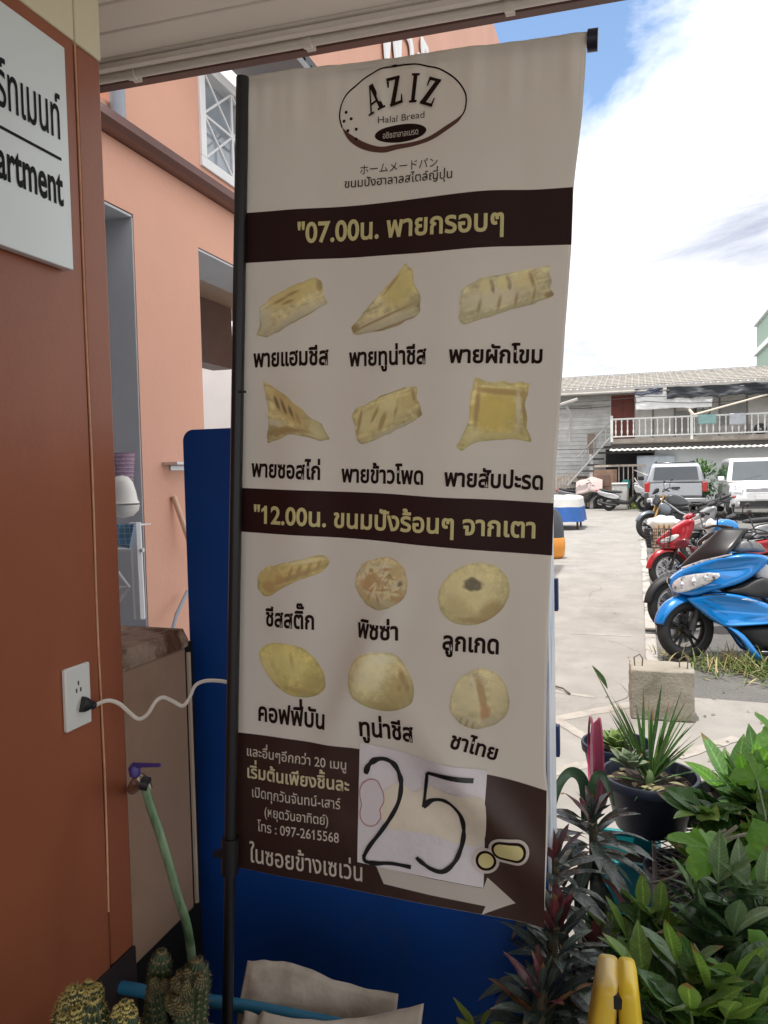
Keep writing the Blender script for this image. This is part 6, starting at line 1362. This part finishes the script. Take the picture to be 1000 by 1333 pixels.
# ---- mesh plant rack
ZS, ZL = .385, .10
m_wire = M('rack_wire', (.10, .095, .09), .55, metal=.4, var=.3, scale=30)
rk_ = thing('plant_rack', 'low metal plant rack with expanded mesh shelves under the pots', 'rack', (.55, 2.5, 0))
XA, XB, YA, YB = .04, 1.25, 2.0, 2.78
def meshshelf(z, x0, x1, y0, y1, name):
    w = MB(); dx, dy = .042, .018; r = .0016
    ny = int((y1-y0)/dy); nx = int((x1-x0)/dx)
    for j in range(ny):
        vs = []
        for i in range(nx*2+1):
            x = x0+i*dx/2; y = y0+j*dy+(dy if (i+j) % 2 else 0)
            vs += [Vector((x, y-r, z-.001)), Vector((x, y+r, z+.002))]
        w.add(vs, [(2*i, 2*i+1, 2*i+3, 2*i+2) for i in range(nx*2)])
    return w.build(name, m_wire, rk_, smooth=False)
meshshelf(ZS, XA, XB, YA, YB, 'mesh_shelf'); meshshelf(ZL, XA, XB, YA-.12, YB, 'mesh_shelf')
for z in (ZS-.006, ZL-.006):
    w = MB(); w.tube([(XA, YA, z), (XB, YA, z), (XB, YB, z), (XA, YB, z), (XA, YA, z)], .007, 8); w.tube([((XA+XB)/2, YA, z), ((XA+XB)/2, YB, z)], .006, 6); w.build('shelf_frame', m_wire, rk_)
for x, y in ((XA, YA), (XB, YA), (XB, YB), (XA, YB)):
    w = MB(); w.tube([(x, y, 0), (x, y, ZS+.02)], .008, 8); w.build('leg', m_wire, rk_)
def on(px, py, z): return at(px, py, 2, z)
# pots on the rack
c1_ = on(846, 1008, ZS+.165); c1_.z = ZS+.003
pot('navy plastic pot with a small palm on the mesh shelf', c1_, .146, .165, m_pnavy)
c2_ = on(806, 990, ZS+.165); c2_.z = ZS+.003; c2_ += Vector((-.01, .17, 0))
pot('dark navy pot half hidden behind the palm pot', c2_, .12, .165, m_pnavy)
c3_ = on(955, 1045, ZS+.14); c3_.z = ZS+.003; c3_ += Vector((.03, .06, 0))
pot('black pot crowded with green leaves right of the palm pot', c3_, .13, .14, m_pot)
c4_ = on(885, 1060, ZS+.10); c4_.z = ZS+.003; c4_ += Vector((.02, .18, 0))
pot('small black pot wedged behind the palm pot on its right', c4_, .07, .09, m_pot)
# palm
random.seed(21); g = thing('palm_seedling', 'young palm with stiff narrow green fronds in the navy pot', 'plant', tuple(c1_)); fl = MB()
cb = c1_+Vector((0, 0, .13)); tips = [((775, 872), 2.40, .030), ((797, 905), 2.4, .026), ((838, 898), 2.42, .022), ((861, 893), 2.4, .02), ((888, 897), 2.4, .024), ((905, 940), 2.38, .022), ((915, 955), 2.36, .014), ((820, 935), 2.42, .022), ((870, 915), 2.45, .02), ((850, 920), 2.45, .02), ((812, 920), 2.45, .022), ((880, 930), 2.42, .02), ((795, 930), 2.44, .018), ((828, 915), 2.38, .016), ((800, 1010), 2.3, .010), ((826, 1040), 2.25, .008), ((935, 1000), 2.4, .010)]
sp = MB()
for (tx_, ty_), t, wd in tips:
    e = P(tx_, ty_, t); b = cb+Vector((random.uniform(-.015, .015), random.uniform(-.015, .015), 0)); L = (e-b).length; d = (e-b).normalized()
    dr = .10+.18*random.random() if d.z > .3 else .5
    leaf(fl, b, d+Vector((0, 0, dr*.5)), L*1.02, wd*.62, droop=dr, fold=.5, n=9, roll=random.uniform(-.9, .9), shape=.55, mi=1 if random.random() < .25 else 0)
for k in range(34):
    e = P(random.uniform(792, 905), random.uniform(905, 985), 2.4+random.uniform(-.06, .08)); b = cb; L = (e-b).length
    leaf(fl, b, (e-b).normalized()+Vector((0, 0, .1)), L, random.uniform(.008, .014), droop=.25, fold=.5, n=8, roll=random.uniform(-.9, .9), shape=.5, mi=random.choice((0, 1)))
e = P(773, 868, 2.4); leaf(fl, P(791, 897, 2.4), e-P(791, 897, 2.4), .09, .032, droop=.1, fold=.3, n=6, roll=.5, mi=1)
fl.build('foliage', [leafmat('palm_leaf', (.05, .125, .03), .38, .3, .25), leafmat('palm_leaf_light', (.11, .20, .06), .4, .2, .25)], g, ang=180)
w = MB(); w.lathe([(.012, 0), (.014, .03), (.010, .05), (0, .06)], Matrix.Translation(c1_+Vector((0, 0, .12))), 12); w.build('stem', m_gst, g)
# succulents beside it
def succulent(label, c, n, L, mat, seed):
    random.seed(seed); g = thing('succulent', label, 'plant', tuple(c)); fl = MB()
    for i in range(n):
        a = i*2.4; el = RAD(70-55*i/n); d = Vector((math.cos(a)*math.cos(el), math.sin(a)*math.cos(el), math.sin(el)))
        leaf(fl, Vector(c), d, L*random.uniform(.8, 1.1), L*.5, droop=-.2, fold=.5, n=6, shape=.55)
    fl.build('foliage', mat, g, ang=180, solid=.003)
succulent('pale green succulent rosette at the left rim of the palm pot', P(818, 1000, 2.38), 14, .075, m_pale, 31)
succulent('yellow green succulent in the half hidden navy pot', c2_+Vector((.0, -.02, .14)), 16, .09, M('succulent_green', (.16, .24, .07), .45, var=.2, island=.25), 32)
# rough litter in the palm pot
w = MB(); random.seed(8)
for k in range(16):
    a = random.uniform(0, 6.28); r = random.uniform(.04, .11); leaf(w, c1_+Vector((math.cos(a)*r, math.sin(a)*r, .142)), (math.cos(a*3), math.sin(a*3), .1), random.uniform(.03, .06), .02, .3, .2, 4)
tag(w.build('leaf_litter', leafmat('litter', (.20, .18, .09), .7, .5)), 'fallen leaves scattered on the soil of the palm pot', 'leaves', kind='stuff')
# magenta tray standing on edge
mg = P(773, 990, 2.22); g = thing('plastic_tray', 'magenta round plastic tray standing on edge behind the ti plants', 'tray', tuple(mg))
ax = (CR - CF*.20).normalized(); q = Vector((0, 0, 1)); ay = q.cross(ax).normalized(); az = ax.cross(ay)
T = Matrix((( *ay, 0), (*az, 0), (*ax, 0), (0, 0, 0, 1))).transposed(); T.translation = mg
m_mag = M('magenta_plastic', (.36, .03, .10), .42, var=.12, scale=9)
w = MB(); w.lathe([(.0, -.004), (.10, -.004), (.118, .014), (.122, .016), (.122, .020), (.112, .018), (.096, .001), (0, .001)], T, 48); w.build('dish', m_mag, g)
w = MB(); w.lathe([(.118, -.010), (.124, -.010), (.124, -.004), (.116, -.004)], T, 48, closed=True); w.build('rim', m_mag, g)
# strap leaved plant with the arching blades
random.seed(17); g = thing('strap_leaf_plant', 'green plant with arching strap leaves between the banner and the magenta tray', 'plant', tuple(P(765, 1070, 2.05))); fl = MB()
def strap_leaf(pts, wd):
    q = smoothpath([P(*p) for p in pts], 6); n = len(q); vs = []
    for i, p in enumerate(q):
        d = (q[min(i+1, n-1)]-q[max(i-1, 0)]).normalized(); s = d.cross(CF).normalized(); k = wd*(1-(i/(n-1))**3*.9)*.5
        vs += [p-s*k, p+CF*.006, p+s*k]
    fl.add(vs, [f for i in range(n-1) for f in ((3*i, 3*i+1, 3*i+4, 3*i+3), (3*i+1, 3*i+2, 3*i+5, 3*i+4))])
strap_leaf([(764, 1070, 2.05), (760, 1020, 2.06), (745, 1005, 2.05), (730, 1018, 2.03), (720, 1050, 2.0), (715, 1095, 1.98)], .030)
strap_leaf([(766, 1070, 2.05), (772, 1020, 2.04), (782, 1008, 2.04), (792, 1025, 2.03), (800, 1050, 2.02)], .024)
fl.build('foliage', leafmat('strap_leaf', (.05, .11, .055), .35, .2, .1), g, ang=180)
# teal planter on the lower shelf
m_teal = M('teal_plastic', (.012, .27, .29), .4, var=.1, scale=8)
tc_ = on(822, 1192, ZL); g = thing('planter_box', 'teal rectangular planter on the lower mesh shelf', 'planter', tuple(tc_))
X0, X1, Y0, Y1, Zb, Zt = tc_.x-.105, tc_.x+.085, tc_.y-.01, tc_.y+.21, ZL+.003, ZL+.165
w = MB(); th = .006
for lo, hi in (((X0, Y0, Zb), (X1, Y0+th, Zt)), ((X0, Y1-th, Zb), (X1, Y1, Zt)), ((X0, Y0+th, Zb), (X0+th, Y1-th, Zt)), ((X1-th, Y0+th, Zb), (X1, Y1-th, Zt)), ((X0+th, Y0+th, Zb), (X1-th, Y1-th, Zb+th))): w.box(lo, hi)
w.build('walls', m_teal, g, smooth=False)
w = MB()
for lo, hi in (((X0-.008, Y0-.008, Zt), (X1+.008, Y0+.008, Zt+.01)), ((X0-.008, Y1-.008, Zt), (X1+.008, Y1+.008, Zt+.01)), ((X0-.008, Y0+.008, Zt), (X0+.008, Y1-.008, Zt+.01)), ((X1-.008, Y0+.008, Zt), (X1+.008, Y1-.008, Zt+.01))): w.box(lo, hi)
w.build('rim', m_teal, g, bevel=.002)
w = MB(); w.grid(lambda u, v: Vector((X0+th+(X1-X0-2*th)*u, Y0+th+(Y1-Y0-2*th)*v, Zt-.06+.02*noise.noise(Vector((u*6, v*6, 3))))), 14, 14); w.build('soil_surface', m_soil, g)
# round pot low between planter and leaves
c5 = on(892, 1128, ZL+.24); c5.z = ZL+.003; pot('dark blue round pot on the lower shelf beside the teal planter', c5, .115, .235, M('pot_slate', (.035, .045, .065), .4, var=.15, scale=9))

# ---- glossy leaved stems (zz plants) filling the lower right
def zz(label, base, tips, seed, L=.075, mats=None, bend=.18, name='zz_plant', wr=.36):
    random.seed(seed); base = Vector(base); g = thing(name, label, 'plant', tuple(base)); fl = MB(); sm = MB()
    for tip in tips:
        e = P(*tip); b = base+Vector((random.uniform(-.05, .05), random.uniform(-.05, .05), 0))
        mid = b.lerp(e, .55)+Vector((0, 0, bend*(e-b).length*.6)); q = smoothpath([b, mid, e], 9); n = len(q)
        sm.tube(q, [.007-.005*i/(n-1) for i in range(n)], 6)
        i0 = int(n*.28)
        for i in range(i0, n):
            d = (q[min(i+1, n-1)]-q[max(i-1, 0)]).normalized(); sd = d.cross(Vector((0, 0, 1))).normalized(); upv = sd.cross(d)
            young = (i-i0)/(n-i0) > .72
            for s in (-1, 1):
                if random.random() < .36: continue
                ld = (sd*s*random.uniform(.7, 1.) + d*random.uniform(.45, .9) + upv*random.uniform(.1, .6)).normalized()
                k = L*random.uniform(.8, 1.2)*(1 if not young else .8)
                leaf(fl, q[i]+d*random.uniform(-.006, .006), ld, k, k*wr*random.uniform(.85, 1.1), droop=random.uniform(-.1, .9), fold=random.uniform(.1, .5), n=7, roll=random.uniform(-.7, .7), wave=random.uniform(0, .35), mi=(1 if young and random.random() < .7 else 0))
        leaf(fl, e, (q[-1]-q[-2]), L*.9, L*.34, .3, .3, 6, mi=1)
    fl.build('foliage', mats or [m_zz, m_zz2], g, ang=180); sm.build('stem', m_gst, g); return g
def gz(px, py, t, z=.12): p = P(px, py, t); p.z = z; return p
zz('glossy green plant with upright stems beside the yellow folding stand', gz(850, 1400, 1.75), [(838, 1192, 1.85), (815, 1220, 1.8), (858, 1200, 1.82), (872, 1230, 1.75), (828, 1250, 1.7), (800, 1235, 1.8)], 41, .11)
zz('broad leaved green plant low at the bottom right corner', gz(935, 1420, 1.5, .2), [(835, 1275, 1.5), (880, 1255, 1.5), (920, 1290, 1.42), (960, 1275, 1.45), (990, 1310, 1.4), (900, 1320, 1.38), (860, 1320, 1.45), (945, 1325, 1.36)], 42, .12, wr=.36)
zz('tall leafy plant with pointed grey green leaves at the right edge', gz(960, 1350, 1.7), [(935, 1150, 1.75), (910, 1180, 1.72), (965, 1165, 1.72), (995, 1170, 1.7), (1010, 1210, 1.66), (955, 1215, 1.62), (920, 1225, 1.66)], 43, .135, [leafmat('pointed_leaf', (.062, .13, .052), .30, .4, .25), leafmat('pointed_leaf_pale', (.15, .25, .11), .32, .3, .2)], wr=.32)
zz('dark green bush in the shade under the right end of the rack', gz(1010, 1300, 2.0), [(950, 1130, 2.0), (985, 1110, 2.0), (1020, 1130, 1.95), (930, 1100, 2.1), (1000, 1080, 2.1), (910, 1130, 2.1)], 44, .125)
zz('oval leaved plant at the right end of the mesh shelf', gz(985, 1120, 2.25, ZS), [(910, 1060, 2.12), (935, 1075, 2.1), (960, 1080, 2.05), (1005, 1075, 2.1), (990, 1050, 2.15)], 45, .125, wr=.5)
zz('small green plant growing low between the ti plants and the teal planter', gz(800, 1290, 1.9, .1), [(765, 1200, 1.95), (786, 1205, 1.95), (780, 1235, 1.9)], 46, .08, wr=.3)
# aglaonema like clump in the right pot
random.seed(51); g = thing('leafy_pot_plant', 'bright green clump of lance shaped leaves in the black pot at the right edge', 'plant', tuple(c3_)); fl = MB(); cb = c3_+Vector((.02, 0, .12))
for i in range(46):
    a = i*2.399; t = i/46; el = RAD(82-70*t); d = Vector((math.cos(a)*math.cos(el), math.sin(a)*math.cos(el), math.sin(el)))
    L = random.uniform(.13, .22); leaf(fl, cb+Vector((random.uniform(-.05, .05), random.uniform(-.05, .05), 0)), d, L, L*random.uniform(.24, .32), droop=.35+.9*t, fold=.25, n=8, roll=random.uniform(-.3, .3), mi=random.choice((0, 0, 0, 1, 1, 2, 3)), shape=.5)
for tx_, ty_, t in ((1010, 960, 2.3), (985, 990, 2.2), (1015, 1000, 2.15), (1000, 945, 2.35), (960, 985, 2.2)):
    e = P(tx_, ty_, t); d = e-cb; leaf(fl, cb, d+Vector((0, 0, .1)), d.length*1.05, .05, .5, .2, 9, mi=1)
fl.build('foliage', [m_agl, m_lit, m_pale, m_zz2], g, ang=180)
# big lobed leaves on long stalks
def lobed(mb, c, dirn, up, size, lobes, mi=0):
    c = Vector(c); dirn = Vector(dirn).normalized(); up = Vector(up); s = dirn.cross(up).normalized(); up = s.cross(dirn).normalized(); rim = []; n = 64
    for k in range(n):
        a = 2*PI*k/n; r = size*(.50+.34*max(0, math.cos(a*lobes/2))**.8*(1.25 if math.cos(a) > .2 else .9)) + size*.03*math.sin(a*13)
        if abs(a-PI) < .35: r *= .35+.65*abs(a-PI)/.35
        rim.append(c + dirn*(math.cos(a)*r+size*.15) + s*math.sin(a)*r + up*(-.22*r*r/size+.04*size*math.cos(a*lobes)))
    vs = [c]; R_ = 6
    for i in range(1, R_+1):
        for p in rim: q = c.lerp(p, i/R_); vs.append(q + up*size*.02*noise.noise(q*25))
    fs = [(0, 1+k, 1+(k+1) % n) for k in range(n)] + [(1+i*n+k, 1+(i+1)*n+k, 1+(i+1)*n+(k+1) % n, 1+i*n+(k+1) % n) for i in range(R_-1) for k in range(n)]
    mb.add(vs, fs, mi)
g = thing('lobed_leaf_vine', 'trailing vine with big bright lobed leaves over the dark foliage at right', 'plant', tuple(P(990, 1130, 1.75))); fl = MB(); sm = MB()
root = gz(1035, 1290, 1.8)
for (px_, py_, t), dr_, up_, sz, lb_ in (((925, 1105, 1.78), -CR*.9+CU*.25, CU*.75-CF*.66, .090, 5), ((992, 1118, 1.75), CR*.6+CU*.3, CU*.7-CF*.7, .095, 5), ((935, 1262, 1.48), -CR*1.0+CU*.08, CU*.95-CF*.3, .060, 4), ((1000, 1260, 1.5), CR*.4+CU*.5, CU*.5-CF*.85, .07, 5), ((985, 1015, 2.1), -CR*.3+CU*.8, CU*.5-CF*.85, .075, 5), ((1012, 960, 2.2), CU*.6-CR*.5, CU*.7-CF*.6, .08, 5)):
    c = P(px_, py_, t); lobed(fl, c, dr_, up_, sz, lb_, random.choice((0, 0, 1))); sm.tube(smoothpath([root, root.lerp(c, .6)+Vector((0, 0, .08)), c], 8), .0035, 6)
fl.build('foliage', [m_lit, leafmat('vine_leaf', (.11, .27, .035), .4, .2, .45)], g, ang=180); sm.build('stem', m_gst, g)
# bare grey stems arching over the round pot
w = MB()
for a in ([(893, 1180, 1.9), (900, 1130, 1.88), (925, 1095, 1.86), (945, 1080, 1.85)], [(890, 1190, 1.9), (905, 1150, 1.9), (935, 1100, 1.9), (975, 1085, 1.9)], [(845, 1150, 1.95), (880, 1140, 1.92), (905, 1105, 1.9)], [(885, 1240, 1.85), (890, 1180, 1.88), (910, 1120, 1.9), (960, 1075, 1.9)]): w.tube(smoothpath([P(*q) for q in a], 6), .0042, 6)
tag(w.build('bare_stems', M('stem_grey', (.22, .21, .17), .6, var=.2, scale=30)), 'bare grey stems arching over the low round pot', 'stems')
# yellow folding stand
m_yp = stain(M('yellow_plastic', (.70, .48, .05), .42, var=.06, scale=5), (.66, .50, .20), 9, .52, .6)
tp_ = P(800, 1262, 1.32); g = thing('folding_stand', 'yellow plastic folding floor stand seen edge on among the plants', 'stand', (tp_.x, tp_.y, 0))
vd = (tp_-O0); vd.z = 0; vd.normalize(); sdv = Vector((vd.y, -vd.x, 0))
def plate(s0, w0, s1, w1, th0):
    w = MB(); ht = tp_.z; rings = []
    for k in range(15):
        t = (k/14)**1.9; z = ht*(1-t); cxx = s0+(s1-s0)*t; ww = w0+(w1-w0)*t**.8
        if k < 2: ww *= (.30, .93)[k]
        dp_ = (.10+.10*t)*((.5, .95)[k] if k < 2 else 1); rings.append([tp_+sdv*(cxx+ww*math.copysign(abs(math.cos(a))**.55, math.cos(a)))+vd*(dp_*.5*math.copysign(abs(math.sin(a))**.4, math.sin(a)))+Vector((0, 0, z-ht - (0 if k else -.004))) for a in [2*PI*j/20 for j in range(20)]])
    w.loft(rings); return w
plate(-.0105, .0185, -.085, .036, .1).build('leg_panel', m_yp, g, ang=80); plate(.020, .016, .062, .030, .1).build('leg_panel', M('yellow_plastic_clean', (.74, .52, .03), .4, var=.05), g, ang=80)
w = MB(); w.tube([tp_+sdv*.003-vd*.05+Vector((0, 0, -.025)), tp_+sdv*.003+vd*.05+Vector((0, 0, -.025))], .012, 10); w.build('hinge', m_blk, g)
# small young plant in front of the cabinet
random.seed(61); g = thing('seedling', 'young yellow green seedling in front of the blue cabinet at the bottom', 'plant', tuple(P(620, 1345, 1.4))); fl = MB()
for b, e, wd in (((618, 1345), (592, 1296), .030), ((622, 1350), (640, 1312), .032), ((612, 1350), (596, 1322), .03), ((628, 1352), (655, 1330), .028)):
    B_ = P(*b, 1.42); E_ = P(*e, 1.40); leaf(fl, B_, E_-B_, (E_-B_).length, wd, .15, .3, 7, roll=.4, mi=0)
fl.build('foliage', leafmat('seedling_leaf', (.13, .17, .03), .4, .25, .2), g, ang=180)
w = MB(); w.tube([P(620, 1345, 1.42), gz(622, 1400, 1.42, .02)], .004, 6); w.build('stem', m_gst, g)

# ---- cacti at the lower left
m_cac = M('cactus_skin', (.030, .055, .022), .55, var=.25, scale=20)
m_spn = M('cactus_spines', (.60, .50, .18), .6, var=.2, island=.4)
m_spn2 = M('cactus_spines_dark', (.20, .15, .07), .6, var=.2, island=.5)
def cactus(label, stems, seed, spn):
    random.seed(seed); g = thing('cactus', label, 'cactus', tuple(stems[0][0])); bd = MB(); sp = MB()
    for top_, r, h, lean in stems:
        top_ = Vector(top_); ax = (Vector((0, 0, 1))+Vector(lean)).normalized(); sx = ax.cross(Vector((0, 1, 0))).normalized(); sy = ax.cross(sx)
        ribs = 13; rings = []; NR = 16; NS = ribs*4
        for i in range(NR+1):
            t = i/NR; rr = r*(math.sin(min(1, t*h/r*.55)*PI/2)**.65 if t*h/r*.55 < 1 else 1); c = top_-ax*(t*h)
            rings.append([c+(sx*math.cos(a)+sy*math.sin(a))*rr*(1+.10*math.cos(a*ribs)) for a in [2*PI*j/NS for j in range(NS)]])
            if i == 0: rings[0] = [top_+(sx*math.cos(2*PI*j/NS)+sy*math.sin(2*PI*j/NS))*r*.06 for j in range(NS)]
        bd.loft(rings)
        na = max(5, int(h/.011))
        for i in range(na):
            t = (i+.3)/na
            if t*h > .16: break
            rr = r*(math.sin(min(1, t*h/r*.55)*PI/2)**.65)
            for j in range(ribs):
                a = 2*PI*j/ribs; o = (sx*math.cos(a)+sy*math.sin(a)); c = top_-ax*(t*h)+o*rr*1.09; nrm = (o*.9+ax*max(0, .8-t*h/r*.5)).normalized()
                tv = ax.cross(o).normalized(); uv = nrm.cross(tv)
                for k in range(7):
                    b = 2*PI*k/7+random.uniform(-.3, .3); dd = (nrm*random.uniform(.35, .9)+tv*math.cos(b)+uv*math.sin(b)).normalized(); ln = r*random.uniform(.22, .42); wv = dd.cross(nrm).normalized()*.0007
                    sp.add([c-wv, c+wv, c+dd*ln], [(0, 1, 2)])
    bd.build('stem', m_cac, g); sp.build('spines', spn, g, smooth=False); return g
def pups(c, n, R, r, seed):
    random.seed(seed); out = []
    for i in range(n):
        a = random.uniform(0, 6.28); el = random.uniform(-.2, 1.2); d = Vector((math.cos(a)*math.cos(el), math.sin(a)*math.cos(el), math.sin(el)))
        out.append((Vector(c)+d*R+Vector((0, 0, r)), r*random.uniform(.7, 1.15), r*2.2, (d.x*.6, d.y*.6, 0)))
    return out
ca = P(100, 1303, 1.2)
cactus('low clump of round golden spined cacti at the bottom left', [(P(96, 1284, 1.2), .030, .13, (0, 0, 0)), (P(122, 1300, 1.18), .022, .1, (.1, 0, 0))]+pups(P(108, 1318, 1.2), 24, .034, .0125, 3), 1, m_spn)
cactus('small golden cactus in the middle of the cactus group', [(P(162, 1302, 1.17), .014, .12, (0, 0, 0)), (P(150, 1318, 1.16), .013, .09, (-.2, 0, 0)), (P(172, 1318, 1.16), .012, .09, (.2, 0, 0))]+pups(P(162, 1325, 1.17), 10, .018, .009, 4), 2, m_spn)
cactus('tall narrow cactus column leaning left before the blue pipe', [(P(211, 1236, 1.26), .0165, .20, (.16, 0, 0)), (P(200, 1275, 1.25), .012, .12, (-.1, 0, 0))]+pups(P(210, 1290, 1.24), 6, .022, .0075, 5), 3, m_spn2)
cactus('thick dark cactus column with clustered pale offsets', [(P(257, 1247, 1.24), .021, .20, (.12, 0, 0)), (P(236, 1262, 1.23), .016, .18, (-.05, 0, 0))]+pups(P(246, 1300, 1.21), 16, .034, .008, 6), 4, m_spn2)
cp_ = P(165, 1415, 1.2); pl_ = thing('planter_trough', 'long dark trough below the cacti at the bottom left', 'planter', (cp_.x, cp_.y, 0))
w = MB(); w.box((cp_.x-.14, cp_.y-.06, .02), (cp_.x+.17, cp_.y+.14, cp_.z-.01)); w.build('trough', m_pot, pl_, bevel=.006)
w = MB(); w.box((cp_.x-.135, cp_.y-.055, cp_.z-.0095), (cp_.x+.165, cp_.y+.135, cp_.z+.004)); w.build('soil_surface', m_soil, pl_, smooth=False)

# ---- weeds
m_gr = leafmat('grass_green', (.12, .19, .045), .6, .5, .25); m_gd = leafmat('grass_dry', (.36, .31, .16), .7, .4, .15)
def weeds(name, cx0, cy0, wx, wy, n, hh, seed, label, cat='grass', dry=.4):
    random.seed(seed); w = MB()
    for i in range(n):
        x = cx0+random.gauss(0, wx); y = cy0+random.gauss(0, wy); a = random.uniform(0, 6.28); el = random.uniform(.25, 1.35)
        leaf(w, (x, y, -.01), (math.cos(a)*math.cos(el), math.sin(a)*math.cos(el), math.sin(el)), hh*random.uniform(.5, 1.3), .010*random.uniform(.6, 1.6)*(hh/.2)**.5, random.uniform(.3, 1.6), .2, 5, mi=1 if random.random() < dry else 0)
    o = w.build(name, [m_gr, m_gd], ang=180); tag(o, label, cat, kind='stuff')
a = gp(950, 868, 0); b = gp(1010, 880, 0)
weeds('grass', a.x+.12, a.y-.02, .22, .10, 520, .17, 1, 'tufts of half dry grass at the edge below the blue scooter')
weeds('grass', b.x+.15, b.y, .25, .14, 420, .18, 2, 'thicker green grass at the right edge below the blue scooter', dry=.3)
weeds('grass', gp(868, 852, 0).x+.05, gp(868, 852, 0).y, .07, .05, 90, .13, 3, 'thin grass at the end of the kerb beside the scooter wheel', dry=.6)
g1 = gp(834, 662, 0); weeds('grass', g1.x+.1, g1.y, .28, .5, 700, .55, 4, 'long pale green grass beside the grey covered washing machine', dry=.15)
def bush(label, c, r, n, seed, mat):
    random.seed(seed); g = thing('bush', label, 'bush', (c[0], c[1], 0)); w = MB()
    for i in range(n):
        d = Vector((random.gauss(0, 1), random.gauss(0, 1), random.gauss(0, 1))).normalized(); k = random.uniform(.35, 1)**.6
        p = Vector(c)+Vector((d.x*r[0], d.y*r[1], d.z*r[2]))*k*(1+.35*noise.noise(d*2.5+Vector((seed, 0, 0))))
        leaf(w, p, d+Vector((random.uniform(-.5, .5), random.uniform(-.5, .5), .3)), random.uniform(.10, .20), .07, .6, .2, 4)
    w.build('foliage', mat, g, ang=180); w = MB(); w.tube([(c[0], c[1], 0), c], .03, 6); w.build('stem', m_stem, g)
bc = at(916, 625, 1, 29.5); bush('round green bush growing between the pickup and the white car', tuple(bc), (.55, .5, .62), 700, 3, leafmat('bush_leaf', (.09, .19, .05), .5, .4, .3))
bc = at(905, 663, 1, 28.6); 
# twig and litter on the path
w = MB(); w.tube([gp(722, 893, .012), gp(733, 896, .02), gp(742, 903, .012)], .006, 5); tag(w.build('twig', m_stem), 'thin dry twig lying on the pale path', 'twig')
random.seed(77); w = MB()
for k in range(160):
    x = random.uniform(-1.2, 1.6); y = random.uniform(3.2, 12); a = random.uniform(0, 6.28)
    if random.random() < .5: x = random.uniform(.1, 2.2); y = random.uniform(3.4, 6.2)
    leaf(w, (x, y, .006), (math.cos(a), math.sin(a), .12), random.uniform(.015, .05), random.uniform(.008, .02), .3, .2, 4)
tag(w.build('litter', leafmat('litter_path', (.17, .13, .08), .8, .5)), 'small dry leaves and crumbs scattered over the path', 'litter', kind='stuff')
